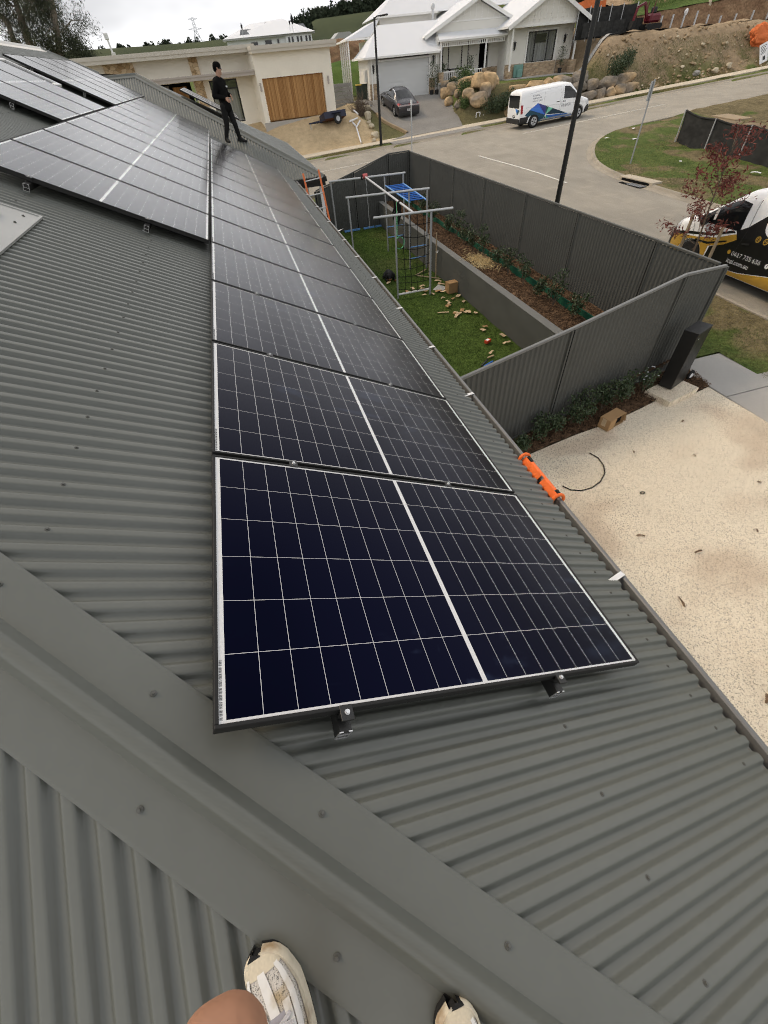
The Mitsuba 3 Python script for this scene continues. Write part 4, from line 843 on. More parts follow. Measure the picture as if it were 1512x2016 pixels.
k = thing('coiled_tape', 'small black and white reel lying behind the letterbox', 'reel'); part(k, 'reel', MB().tube([(7.86 + 0.07 * math.cos(q), 4.95 + 0.02 * math.cos(q), -3.40 + 0.08 * math.sin(q)) for q in np.linspace(0, 6.283, 16)], 0.025, 8, cap=False), 'rubber', 40); part(k, 'core', MB().cyl((7.86, 4.93, -3.40), (7.86, 4.97, -3.40), 0.045, 12), 'white_paint')
pts = [(4.85, 3.73), (4.90, 3.58), (4.87, 3.4), (4.78, 3.24), (4.6, 3.1), (4.4, 3.03), (4.22, 3.03), (4.08, 3.1), (4.02, 3.21)]
put(thing('black_cable', 'curved offcut of black cable lying on the pebbled driveway', 'cable'), MB().tube([(x, y, -3.49) for x, y in pts], 0.008, 7), 'rope_black', 40)
put(thing('black_washer', 'small black rubber ring on the driveway right of the cable', 'ring'), MB().tube([(5.02 + 0.032 * math.cos(q), 2.69 + 0.022 * math.sin(q), -3.492) for q in np.linspace(0, 6.283, 14)], 0.007, 6, cap=False), 'rope_black', 40)
for i, (x, y, L) in enumerate(((4.95, 1.56, 0.11), (4.22, 1.03, 0.14), (4.45, 2.02, 0.1), (4.2, -0.12, 0.1), (6.3, 3.1, 0.05), (6.8, 3.9, 0.06), (5.9, 1.6, 0.06), (6.7, 2.3, 0.06), (5.5, 3.5, 0.05))):
    put(thing('dry_twig', 'small dry twig or leaf lying on the pebbled driveway', 'twig', 'bits of dry leaf on the driveway'), scrap((x, y, -3.52), L, 0.02, i * 1.3, 0.02, 300 + i), 'mulch_chip')
# ---------------------------------------------------------------- cream rendered house across the street
WF = rotz(math.radians(10.7), (4.0, 43.9, 0.0))
def wbox(m, *b): return m.box(*b, WF)
ch_ = thing('cream_house', 'cream rendered flat roofed house with a timber slat garage door', 'house')
m = MB(); wbox(m, (-0.37, 0.0, -2.3), (-0.002, 0.3, 2.1)); wbox(m, (4.802, 0.0, -2.3), (5.58, 0.3, 2.1)); wbox(m, (-0.002, 0.0, 0.7), (4.802, 0.3, 2.1)); wbox(m, (5.28, 0.3, -2.3), (5.579, 11, 2.1)); wbox(m, (-0.369, 0.3, -2.3), (-0.1, 1.5, 2.1))
part(ch_, 'garage_wall', m, 'cream_render')
m = MB(); wbox(m, (-0.5, -0.45, 2.1), (6.0, 10, 2.3)); wbox(m, (-0.46, -0.41, 1.94), (5.96, 10, 2.1)); part(ch_, 'garage_roof', m, 'fascia_cream')
m = MB(); wbox(m, (-12.0, 0.5, 2.23), (0.05, 11, 2.42)); wbox(m, (-11.95, 0.54, 2.06), (0.0, 11, 2.23)); part(ch_, 'house_roof', m, 'fascia_cream')
gd = part(ch_, 'garage_door', (lambda m: wbox(m, (0.0, 0.17, -1.56), (4.8, 0.2, 0.7)))(MB()), 'cedar', label='garage door of upright cedar battens')
m = MB(); k = 0; x = 0.01; r = np.random.RandomState(2)
while x < 4.76:
    w_ = 0.075 + 0.035 * r.rand(); wbox(m, (x, 0.12 + 0.02 * r.rand(), -1.555), (min(x + w_, 4.79), 0.17, 0.695)); x += w_ + 0.022
part(gd, 'battens', m, 'cedar', kind='stuff')
m = MB(); wbox(m, (-0.45, -0.06, -2.3), (5.6, -0.002, -1.62)); part(ch_, 'footing', m, 'concrete')
for x in (-0.21, 5.17): m = MB(); wbox(m, (x - 0.05, -0.11, 0.06), (x + 0.05, 0.0, 0.5)); part(ch_, 'wall_light', m, 'taupe')
m = MB()
for a, b, lo, hi in ((-0.37, -1.52, -2.3, 2.06), (-3.56, -4.0, -2.3, 2.06), (-1.52, -3.56, 0.86, 2.06), (-4.6, -4.65, -2.3, 2.06), (-4.65, -7.05, 0.9, 2.06), (-7.05, -8.3, -2.3, 2.06), (-10.2, -11.8, -2.3, 2.06), (-1.52, -3.56, -2.3, -1.44)): wbox(m, (b, 1.5, lo), (a, 1.7, hi))
part(ch_, 'front_wall', m, 'cream_render')
m = MB(); wbox(m, (-11.8, 1.7, -2.3), (-11.6, 11, 2.06)); part(ch_, 'side_wall', m, 'cream_render')
m = MB(); wbox(m, (-12.0, 0.2, 0.93), (-0.372, 1.5, 1.17)); wbox(m, (-12.05, 0.15, 1.1), (-0.372, 0.199, 1.2)); part(ch_, 'canopy', m, 'taupe')
for b_ in (((-4.6, 1.4, -2.3), (-4.0, 1.5, 0.929)), ((-4.6, 1.4, 1.171), (-4.0, 1.5, 2.055)), ((-10.2, 1.4, -2.3), (-8.3, 1.5, 0.929)), ((-10.2, 1.4, 1.171), (-8.3, 1.5, 2.055))): part(ch_, 'stone_cladding', wbox(MB(), *b_), 'clad_stone')
dw = part(ch_, 'glass_door', (lambda m: wbox(wbox(wbox(wbox(wbox(m, (-3.56, 1.56, -1.44), (-3.48, 1.62, 0.86)), (-1.6, 1.56, -1.44), (-1.52, 1.62, 0.86)), (-3.48, 1.56, 0.78), (-1.6, 1.62, 0.86)), (-3.48, 1.56, 0.34), (-1.6, 1.62, 0.42)), (-3.48, 1.56, -1.44), (-1.6, 1.62, -1.38)))(MB()), 'black_metal')
m = MB(); wbox(m, (-3.48, 1.59, -1.38), (-1.6, 1.595, 0.34)); wbox(m, (-3.48, 1.59, 0.42), (-1.6, 1.595, 0.78)); part(dw, 'pane', m, 'pane')
m = MB(); wbox(m, (-3.48, 1.8, -1.4), (-1.6, 1.82, 0.34)); part(dw, 'curtain', m, 'curtain'); m = MB(); wbox(m, (-3.6, 1.83, -1.44), (-1.5, 1.85, 0.86)); part(dw, 'dark_room', m, 'glass_dark')
m = MB(); wbox(m, (-7.05, 3.2, -2.3), (-4.65, 3.3, 0.9)); part(ch_, 'porch_back', m, 'dark_void'); m = MB(); wbox(m, (-6.0, 3.1, -1.5), (-5.0, 3.2, 0.7)); part(ch_, 'entry_door', m, 'cedar')
m = MB(); wbox(m, (-6.9, 2.8, -1.4), (-6.3, 2.82, 0.8)); part(ch_, 'porch_curtain', m, 'curtain')

# ---------------------------------------------------------------- white weatherboard house
HF = rotz(math.radians(-5.8), (14.4, 48.6, 0.0))
hb = lambda m, lo, hi: m.box(lo, hi, HF)
wh = thing('weatherboard_house', 'white weatherboard house with grey white metal roofs, gables and a verandah', 'house')
def boards(m, z0, z1, left, right, y, pitch=0.17, depth=0.022, ret=None):
    """lapped boards on a wall facing -y; left(z), right(z) give its ends"""
    z = z0
    while z < z1 - 1e-6:
        t = min(z + pitch, z1); a0, b0, a1, b1 = left(z), right(z), left(t), right(t)
        if b0 - a0 > 0.02:
            b1 = max(b1, a1); m.quad((a0, y - depth, z), (b0, y - depth, z), (b1, y, t), (a1, y, t), HF); m.quad((a0, y, z), (b0, y, z), (b0, y - depth, z), (a0, y - depth, z), HF)
        z = t
cst = lambda v: (lambda z: v)
def wall(name, z0, z1, l, r_, y, **k):
    m = MB(); boards(m, z0, z1, l if callable(l) else cst(l), r_ if callable(r_) else cst(r_), y, **k); return part(wh, name, m, 'board_white', kind='stuff')
# garage wing
wall('weatherboards', -0.32, 1.15, -1.0, -0.27, 0.0); wall('weatherboards', -0.32, 1.15, 4.24, 5.1, 0.0)
for b_ in (((-1.0, -0.06, -1.9), (-0.27, 0.0, -0.32)), ((4.24, -0.06, -1.9), (4.75, 0.0, -0.32))): part(wh, 'brick_base', hb(MB(), *b_), 'brick')
m = MB(); hb(m, (-1.0, 0.001, -1.9), (-0.27, 0.12, 1.15)); hb(m, (4.24, 0.001, -1.9), (5.1, 0.12, 1.15)); hb(m, (-1.0, 0.12, -1.9), (-0.9, 6, 1.15)); part(wh, 'garage_wall', m, 'board_white')
m = MB()
z = -1.9
while z < 1.1: m.quad((-1.0, 6, z), (-1.0, 0, z), (-0.985, 0, z + 0.17), (-0.985, 6, z + 0.17), HF); z += 0.17
part(wh, 'side_weatherboards', m, 'board_white', kind='stuff')
g = part(wh, 'garage_door', (lambda m: hb(m, (-0.27, 0.10, -1.4), (4.24, 0.14, 0.94)))(MB()), 'garage_white', label='pale grey sectional garage door')
for k in range(9): m = MB(); hb(m, (-0.26, 0.075, -1.36 + k * 0.255), (4.23, 0.1, -1.36 + k * 0.255 + 0.243)); part(g, 'panel', m, 'garage_white')
m = MB(); hb(m, (-0.36, -0.03, -1.38), (-0.26, 0.0, 1.0)); hb(m, (4.23, -0.03, -1.38), (4.33, 0.0, 1.0)); hb(m, (-0.26, -0.03, 0.92), (4.23, 0.0, 1.02)); part(wh, 'door_trim', m, 'trim_white')
def slope(name, pts, mat_='white_roof', th=0.05):
    p = np.array(pts, float); n = nrm(np.cross(p[1] - p[0], p[2] - p[0])); n = n if n[2] > 0 else -n; m = MB(); q = p - n * th; k = len(p); f = [[0, i, i + 1] for i in range(1, k - 1)]
    m.add(p, f, HF).add(q, [x[::-1] for x in f], HF)
    for i in range(k): m.quad(p[i], q[i], q[(i + 1) % k], p[(i + 1) % k], HF)
    return part(wh, name, m, mat_)
def gutter(a, b, w_=0.13, mat_='trim_white'):
    return part(wh, 'gutter', MB().bar(ap(HF, [a])[0], ap(HF, [b])[0], w_, 0.12), mat_)
slope('garage_roof', [(-1.35, -0.45, 1.2), (5.1, -0.45, 1.2), (5.9, 3.5, 3.02), (0.55, 3.5, 3.02)]); slope('garage_roof', [(-1.35, -0.45, 1.2), (0.35, 2.8, 2.65), (0.35, 4.4, 2.65), (-1.35, 7, 1.2)])
slope('garage_roof', [(0.55, 3.5, 3.02), (5.9, 3.5, 3.02), (5.9, 7, 1.4), (-1.0, 7, 1.4)])
m = MB(); m.prism([(2.8, 2.6), (4.4, 2.6), (3.5, 3.0)], 0.38, 0.42, HF @ rotz(math.pi / 2) @ np.diag([1, -1, 1, 1.0])); part(wh, 'roof_vent_gable', m, 'trim_white')
gutter((-1.4, -0.5, 1.16), (5.0, -0.5, 1.16)); gutter((-1.4, -0.5, 1.16), (-1.4, 7, 1.16))
for x in (-0.78, 4.85): part(wh, 'downpipe', MB().bar(ap(HF, [(x, -0.12, 1.1)])[0], ap(HF, [(x, -0.12, -1.4)])[0], 0.09, 0.06, up=(0, 1, 0)), 'trim_white')
def lantern(x, y, z):
    m = MB(); hb(m, (x - 0.07, y - 0.16, z - 0.16), (x + 0.07, y - 0.04, z + 0.16)); hb(m, (x - 0.1, y - 0.19, z + 0.16), (x + 0.1, y - 0.01, z + 0.2)); hb(m, (x - 0.03, y - 0.04, z - 0.3), (x + 0.03, y, z + 0.26)); hb(m, (x - 0.04, y - 0.13, z - 0.24), (x + 0.04, y - 0.07, z - 0.16)); part(wh, 'wall_lantern', m, 'black_metal')
lantern(-0.62, 0, 0.55); lantern(4.6, 0, 0.75); lantern(11.55, -0.5, 1.05); lantern(16.0, -0.5, 1.2)
# middle gable over the verandah
gl, gr_ = (lambda z: 5.1 if z < 2.4 else max(5.1, 4.75 + (z - 2.2) / 0.42)), (lambda z: 12.0 if z < 2.4 else 12.4 - (z - 2.2) / 0.42)
wall('weatherboards', 1.9, 2.75, gl, gr_, 1.0); wall('gable_boards', 2.75, 4.0, gl, gr_, 1.0, pitch=0.24)
m = MB()
for x in np.arange(6.4, 11.5, 0.52):
    zt = 2.2 + 0.42 * min(x - 4.75, 12.4 - x) - 0.02
    if zt > 2.8: hb(m, (x - 0.02, 0.965, 2.75), (x + 0.02, 0.99, zt))
part(wh, 'gable_battens', m, 'trim_white', kind='stuff'); m = MB(); hb(m, (5.9, 0.95, 2.70), (11.3, 0.985, 2.78)); part(wh, 'gable_rail', m, 'trim_white')
ax_, az_ = 8.57, 3.9
slope('gable_roof', [(4.05, 0.55, 2.12), (ax_, 0.55, az_ + 0.12), (ax_, 9, az_ + 0.12), (4.05, 9, 2.12)]); slope('gable_roof', [(ax_, 0.55, az_ + 0.12), (13.1, 0.55, 2.12), (13.1, 9, 2.12), (ax_, 9, az_ + 0.12)])
for a, b in (((4.0, 0.5, 1.98), (ax_, 0.5, az_)), ((13.1, 0.5, 1.98), (ax_, 0.5, az_))): part(wh, 'barge_board', MB().bar(ap(HF, [a])[0], ap(HF, [b])[0], 0.04, 0.22), 'trim_white')
gutter((4.02, 0.5, 2.05), (4.02, 3.2, 2.05))
# verandah
wall('weatherboards', 0.0, 1.95, 5.1, 5.75, 1.6); wall('weatherboards', 0.0, 1.95, 8.3, 9.2, 1.6); wall('weatherboards', -0.05, 1.95, 10.0, 10.9, 1.4); wall('weatherboards', -0.62, 0.0, 5.1, 9.2, 1.6)
m = MB(); hb(m, (5.0, 1.601, -1.3), (9.2, 1.7, 2.0)); hb(m, (5.0, 0.2, -1.3), (5.1, 1.6, 2.0)); hb(m, (10.0, 1.401, -0.8), (10.9, 1.7, 2.0)); part(wh, 'porch_wall', m, 'board_white')
m = MB(); hb(m, (9.2, 2.3, -0.75), (10.0, 2.35, 1.95)); hb(m, (9.2, 1.7, -0.75), (9.22, 2.3, 1.95)); hb(m, (9.98, 1.7, -0.75), (10.0, 2.3, 1.95)); part(wh, 'dark_doorway', m, 'dark_void')
m = MB(); hb(m, (10.0, 1.33, -0.75), (10.9, 1.399, -0.05)); part(wh, 'brick_base', m, 'brick')
def window(x0, x1, z0, z1, y, bars, name='window'):
    m = MB(); f = 0.05; hb(m, (x0, y - 0.03, z0), (x0 + f, y + 0.05, z1)); hb(m, (x1 - f, y - 0.03, z0), (x1, y + 0.05, z1)); hb(m, (x0 + f, y - 0.03, z1 - f), (x1 - f, y + 0.05, z1)); hb(m, (x0 + f, y - 0.03, z0), (x1 - f, y + 0.05, z0 + f))
    for b in bars: hb(m, (b - 0.035, y - 0.03, z0 + f), (b + 0.035, y + 0.05, z1 - f))
    w_ = part(wh, name, m, 'black_metal'); m = MB(); hb(m, (x0 + f, y + 0.01, z0 + f), (x1 - f, y + 0.014, z1 - f)); part(w_, 'pane', m, 'pane')
    m = MB(); n = int((x1 - x0) / 0.06); xs = np.linspace(x0, x1, n); ys = y + 0.22 + 0.03 * np.sin(np.arange(n) * 1.9)
    P = np.stack([np.column_stack([xs, ys, np.full(n, z0)]), np.column_stack([xs, ys, np.full(n, z1)])], 1); m.grid(ap(HF, P.reshape(-1, 3)).reshape(n, 2, 3)); part(w_, 'curtain', m, 'curtain')
    m = MB(); hb(m, (x0, y + 0.3, z0), (x1, y + 0.32, z1)); part(w_, 'dark_room', m, 'glass_dark'); return w_
window(5.85, 8.2, 0.02, 1.75, 1.58, (6.4, 7.6))
slope('verandah_roof', [(4.95, -0.45, 1.80), (10.85, -0.45, 1.80), (10.85, 0.99, 2.2), (5.2, 0.99, 2.2)]); gutter((4.9, -0.45, 1.74), (10.85, -0.45, 1.74), 0.12)
m = MB(); hb(m, (5.1, -0.33, 1.60), (10.7, -0.27, 1.70)); hb(m, (5.1, -0.33, 1.38), (10.7, -0.27, 1.42)); part(wh, 'valance', m, 'trim_white')
m = MB()
for x in np.arange(5.2, 10.7, 0.16): hb(m, (x, -0.32, 1.42), (x + 0.07, -0.28, 1.60))
part(wh, 'valance_slats', m, 'trim_white', kind='stuff')
m = MB(); hb(m, (4.9, -0.6, -2.2), (10.9, 1.6, -0.66)); part(wh, 'porch_floor', m, 'concrete')
for x in (5.2, 9.1): m = MB(); hb(m, (x - 0.06, -0.36, -0.05), (x + 0.06, -0.24, 1.72)); part(wh, 'verandah_post', m, 'trim_white'); m = MB(); hb(m, (x - 0.2, -0.5, -2.0), (x + 0.2, -0.1, -0.05)); part(wh, 'brick_pier', m, 'brick')
for z in (-0.06, -0.6): m = MB(); hb(m, (5.4, -0.34, z - 0.035), (8.9, -0.26, z + 0.035)); part(wh, 'balustrade_rail', m, 'trim_white')
for x in np.arange(5.5, 8.85, 0.167): m = MB(); hb(m, (x - 0.022, -0.322, -0.565), (x + 0.022, -0.278, -0.095)); part(wh, 'baluster', m, 'trim_white')
m = MB(); hb(m, (7.12, -0.36, -0.66), (7.22, -0.24, 0.06)); part(wh, 'balustrade_post', m, 'trim_white')
# front right gable
rx0, rx1, rc, rz0, rz1 = 10.45, 17.45, 13.95, 2.07, 3.82
fl, frr = (lambda z: max(10.75, rx0 + (z - rz0) / 0.5)), (lambda z: min(17.15, rx1 - (z - rz0) / 0.5))
wall('gable_boards', 2.12, 3.8, fl, frr, -1.45, pitch=0.24)
m = MB()
for x in np.arange(11.2, 17.0, 0.48):
    zt = rz0 + 0.5 * min(x - rx0, rx1 - x) - 0.02
    if zt > 2.3: hb(m, (x - 0.02, -1.49, 2.2), (x + 0.02, -1.46, zt))
part(wh, 'gable_battens', m, 'trim_white', kind='stuff'); m = MB(); hb(m, (10.7, -1.55, 2.0), (17.2, -1.43, 2.14)); part(wh, 'gable_beam', m, 'trim_white')
slope('front_gable_roof', [(rx0 - 0.1, -1.95, rz0 + 0.05), (rc, -1.95, rz1 + 0.12), (rc, 7, rz1 + 0.12), (rx0 - 0.1, 7, rz0 + 0.05)]); slope('front_gable_roof', [(rc, -1.95, rz1 + 0.12), (rx1 + 0.1, -1.95, rz0 + 0.05), (rx1 + 0.1, 7, rz0 + 0.05), (rc, 7, rz1 + 0.12)])
for a, b in (((rx0 - 0.15, -2.0, rz0 - 0.08), (rc, -2.0, rz1 + 0.02)), ((rx1 + 0.15, -2.0, rz0 - 0.08), (rc, -2.0, rz1 + 0.02))): part(wh, 'barge_board', MB().bar(ap(HF, [a])[0], ap(HF, [b])[0], 0.04, 0.24), 'trim_white')
gutter((rx0 - 0.15, -1.95, rz0), (rx0 - 0.15, 2.5, rz0)); gutter((rx1 + 0.15, -1.95, rz0), (rx1 + 0.15, 5, rz0))
wall('weatherboards', 0.0, 2.0, 10.9, 12.7, -0.5); wall('weatherboards', 0.0, 2.0, 15.2, 16.75, -0.5); wall('weatherboards', 1.76, 2.0, 12.7, 15.2, -0.5)
m = MB(); hb(m, (10.9, -0.499, -1.2), (12.7, -0.3, 2.0)); hb(m, (15.2, -0.499, -1.2), (16.75, -0.3, 2.0)); hb(m, (12.7, -0.2, -1.2), (15.2, -0.1, -0.02)); hb(m, (10.88, -0.3, -1.2), (10.98, 1.4, 2.0)); hb(m, (16.65, -0.3, -1.2), (16.75, 8, 2.0)); part(wh, 'front_wall', m, 'board_white')
for b_ in (((10.85, -0.62, -1.2), (12.4, -0.53, -0.02)), ((12.55, -0.75, -1.2), (15.4, -0.53, -0.02)), ((15.55, -0.6, -1.2), (16.7, -0.53, -0.02))): part(wh, 'brick_base', hb(MB(), *b_), 'brick')
for b_ in (((16.3, -1.75, -1.2), (16.8, -1.3, -0.06)), ((10.7, -1.7, -1.2), (11.1, -1.3, -0.4))): part(wh, 'brick_pier', hb(MB(), *b_), 'brick')
for x in (10.91, 16.56): m = MB(); hb(m, (x - 0.06, -1.56, -0.4 if x < 12 else -0.06), (x + 0.06, -1.44, 2.02)); part(wh, 'gable_post', m, 'trim_white')
window(12.72, 15.18, 0.0, 1.74, -0.52, (13.35, 14.5)); m = MB(); hb(m, (12.6, -0.6, -0.04), (15.3, -0.5, 0.0)); hb(m, (12.58, -0.57, 0.0), (12.7, -0.5, 1.85)); hb(m, (15.2, -0.57, 0.0), (15.32, -0.5, 1.85)); hb(m, (12.58, -0.57, 1.76), (15.32, -0.5, 1.88)); part(wh, 'window_trim', m, 'trim_white')
m = MB(); hb(m, (13.4, -0.4, 1.1), (14.4, -0.36, 1.6)); part(wh, 'window_shade', m, 'rubber')
m = MB(); hb(m, (10.6, -1.9, -1.4), (17.3, -0.3, -0.83)); part(wh, 'verandah_slab', m, 'concrete')
# rear blocks
m = MB(); hb(m, (1.3, 6.5, -1.3), (6.6, 14, 3.55)); hb(m, (0.2, 6.5, -1.3), (1.3, 13, 2.3)); hb(m, (6.6, 6.9, -1.3), (16.6, 14, 2.0)); part(wh, 'rear_wall', m, 'board_white')
slope('upper_roof', [(0.9, 6.0, 3.62), (7.3, 6.0, 3.62), (7.3, 10, 5.6), (4.3, 10, 5.6)]); slope('upper_roof', [(0.9, 6.0, 3.62), (4.3, 10, 5.6), (4.3, 10.2, 5.6), (0.9, 14.5, 3.62)]); slope('upper_roof', [(7.3, 6.0, 3.62), (14, 6.6, 3.7), (12, 10, 5.6), (7.3, 10, 5.6)])
slope('upper_roof', [(4.3, 10, 5.6), (12, 10, 5.6), (14, 14.5, 3.6), (0.9, 14.5, 3.62)])
gutter((0.85, 5.95, 3.56), (6.6, 5.95, 3.56)); slope('side_verandah_roof', [(-1.95, 5.6, 2.45), (1.2, 6.0, 3.5), (1.2, 13, 3.5), (-1.95, 13.5, 2.45)]); slope('side_verandah_roof', [(-1.95, 5.6, 2.45), (0.4, 5.6, 2.5), (1.2, 6.0, 3.5)])
gutter((-2.0, 5.55, 2.4), (0.5, 5.55, 2.4)); gutter((-2.0, 5.55, 2.4), (-2.0, 13.5, 2.4))
for y in (5.75, 7.3, 8.9, 10.5, 12.1): m = MB(); hb(m, (-1.9, y - 0.06, -1.35), (-1.78, y + 0.06, 2.38)); part(wh, 'side_post', m, 'trim_white')
part(wh, 'roof_cowl', MB().cyl(ap(HF, [(5.9, 5.2, 3.0)])[0], ap(HF, [(5.9, 5.2, 3.75)])[0], 0.1, 10), 'galv'); part(wh, 'roof_cowl', MB().tm(trimesh.creation.icosphere(2, 0.19), fr(ap(HF, [(5.9, 5.2, 3.85)])[0], (1, 0, 0), (0, 1, 0))), 'galv', 40)
m = MB(); hb(m, (-1.22, 1.0, -0.2), (-1.01, 1.6, 0.5)); part(wh, 'meter_box', m, 'garage_white')

# ---------------------------------------------------------------- far driveway, walls, yard things
fd = struct('far_driveway')
L = np.array([(12.55, 48.4), (12.75, 47.0), (12.9, 45.2), (12.95, 43.5), (13.3, 42.2), (13.75, 41.0), (13.9, 40.2), (12.2, 39.1)]); Rr = np.array([(19.4, 48.3), (19.25, 46.7), (19.2, 45.0), (18.95, 43.4), (18.7, 42.2), (18.5, 41.0), (18.1, 39.4), (17.95, 38.95)])
w_ = np.linspace(0, 1, 8); Pd = L[:, None] * (1 - w_[:, None]) + Rr[:, None] * w_[:, None]; Pd = np.concatenate([[Pd[0] + [0, 3.0]], Pd]); z = hz(Pd[..., 0], Pd[..., 1]) + 0.035; z[0] = -1.335; z = np.maximum(z, -3.2)
from scipy.ndimage import zoom as nzoom
G = np.concatenate([Pd, z[..., None]], -1); G = np.stack([nzoom(G[..., k], (5, 3), order=1) for k in range(3)], -1)
gz = hz(G[..., 0], G[..., 1]) + 0.045; G[..., 2] = np.where(G[..., 1] > 48.4, -1.30, gz); put(fd, MB().grid(G), 'driveway_grey', True)
ek = struct('driveway_edging'); e = np.array(dense(L[2:7], 0.3)); put(ek, MB().sweep([(-0.08, -0.1), (-0.08, 0.13), (0.08, 0.13), (0.08, -0.1)], [fr((x, y, float(hz(x, y))), np.cross([*nrm(e[min(i + 1, len(e) - 1)] - e[max(i - 1, 0)]), 0], (0, 0, 1)), (0, 0, 1)) for i, (x, y) in enumerate(e)]), 'dirt')
sw = thing('sleeper_wall', 'grey concrete sleeper retaining wall between the dirt lot and the white house driveway', 'retaining wall')
for a, b, z0, h, n in (((12.0, 46.4), (12.0, 49.6), -1.95, 0.72, 3), ((12.02, 46.4), (13.0, 47.2), -2.0, 0.5, 2), ((11.95, 49.65), (8.9, 50.4), -1.6, 1.5, 6)):
    for k in range(n): part(sw, 'sleeper', MB().bar((*a, z0 + (k + 0.5) * h / n), (*b, z0 + (k + 0.5) * h / n), 0.08, h / n - 0.012, ch=0.01), 'sleeper')
    for p in (a, b): part(sw, 'post', MB().cyl((*p, z0 - 0.2), (*p, z0 + h + 0.03), 0.07, 4), 'galv_dull')
for i, (x, y, c_) in enumerate(((12.9, 50.6, 'bin_yellow'), (13.35, 50.55, 'bin_dark'))):
    k = thing('wheelie_bin', ('dark wheelie bin with a yellow lid beside the garage', 'all dark wheelie bin beside the garage brickwork')[i], 'bin'); mat('bin_yellow', (0.6, 0.42, 0.06), 0.5, 0.3); mat('bin_dark', (0.03, 0.045, 0.035), 0.5, 0.3)
    t = trimesh.convex.convex_hull(np.array([(sx * w2, sy * w2 * 1.1, z2) for w2, z2 in ((0.2, 0.06), (0.27, 0.95)) for sx in (-1, 1) for sy in (-1, 1)])); part(k, 'body', MB().tm(t, rotz(-0.1, (x, y, -1.32))), 'bin_dark'); part(k, 'lid', MB().box((-0.29, -0.33, 0.95), (0.29, 0.3, 1.02), rotz(-0.1, (x, y, -1.32)), 0.02), c_)
    for sx in (-0.2, 0.2): part(k, 'wheel', MB().cyl((x + sx, y + 0.24, -1.22), (x + sx + 0.05, y + 0.24, -1.22), 0.1, 12), 'rubber')
def potplant(x, y, z, h, label):
    k = thing('potted_plant', label, 'potted plant'); part(k, 'pot', MB().tube([(x, y, z), (x, y, z + 0.32)], [0.13, 0.18], 14), 'plastic_black', 40); r = np.random.RandomState(int(x * 10)); m = MB(); m.tube([(x, y, z + 0.3), (x + 0.05, y, z + h)], [0.025, 0.01], 5); part(k, 'stem', m, 'bark')
    p = np.column_stack([x + 0.16 * r.normal(size=220), y + 0.16 * r.normal(size=220), z + 0.5 + (h - 0.4) * r.rand(220)]); part(k, 'leaves', leaf_cloud(p, (0, 0, 0.3), 0.12, r, 0.1, 2.5), 'leaf_dark')
potplant(18.72, 47.75, -1.36, 1.9, 'tall dark potted plant left of the two beside the garage door'); potplant(19.15, 47.6, -1.36, 1.7, 'tall dark potted plant right of the two beside the garage door')
potplant(*ap(HF, [(8.0, 0.2, 0)])[0][:2], -0.66, 1.35, 'bushy potted plant on the verandah behind the balustrade'); potplant(*ap(HF, [(5.6, 0.5, 0)])[0][:2], -0.66, 1.0, 'small potted plant at the left end of the verandah')
potplant(*ap(HF, [(15.75, -1.1, 0)])[0][:2], -0.83, 1.5, 'grey leaved potted plant at the right end of the white house front')
k = thing('porch_table', 'dark table with chairs on the verandah behind the balustrade', 'table'); m = MB(); hb(m, (6.2, 0.5, 0.02), (7.4, 1.1, 0.07)); part(k, 'top', m, 'rubber'); m = MB(); hb(m, (6.3, 0.6, -0.66), (6.36, 1.0, 0.02)); hb(m, (7.24, 0.6, -0.66), (7.3, 1.0, 0.02)); part(k, 'legs', m, 'rubber', kind='stuff')
k = thing('water_tank', 'pale green plastic garden storage tub against the brick base', 'storage tub'); M = HF @ rotz(0.1, (11.95, -1.0, -0.83)); mat('tub_green', (0.16, 0.30, 0.26), 0.6, 0.3); part(k, 'tub', MB().box((-0.42, -0.1, 0), (0.42, 0.16, 0.78), M, 0.06), 'tub_green'); part(k, 'front', MB().box((-0.2, -0.32, 0), (0.25, -0.11, 0.5), M, 0.05), 'tub_green')
# boulders of the terraced garden
def boulder(x, y, z, sx, sy, sz, rot, seed, label, group='boulders in the garden retaining wall'):
    v, f = rock((sx, sy, sz), seed, 0.16, 3, 0.6); v = ap(rotz(rot, (x, y, z)), v); put(thing('boulder', label, 'boulder', group), (v, f), 'sandstone', 32)
BL = 'rough sandstone boulder stacked in the garden wall below the white house'
r = np.random.RandomState(77)
# long wall below the grass strip, stacked courses
for row, (dz_, dd) in enumerate(((0.36, 0.55), (0.92, 1.05), (1.44, 1.5))):
    s = 0.9 + 0.35 * row; kb = -1
    while s < 11.6:
        L_ = 0.8 + 0.85 * r.rand(); x, y = xy(s + L_ / 2, tk(s) + 3.15 + dd); zz = float(zst(s)) + dz_
        if zz < -0.92 and kb < 13: kb += 1; boulder(x, y, zz, L_ * 1.08, 0.85, 0.66 + 0.14 * r.rand(), -0.03 + 0.12 * r.normal(), 500 + int(s * 37) + row, 'rough sandstone boulder in the %s course of the garden wall, %s from the left' % (('lower', 'middle', 'upper')[row], ORD14[kb]))
        s += L_
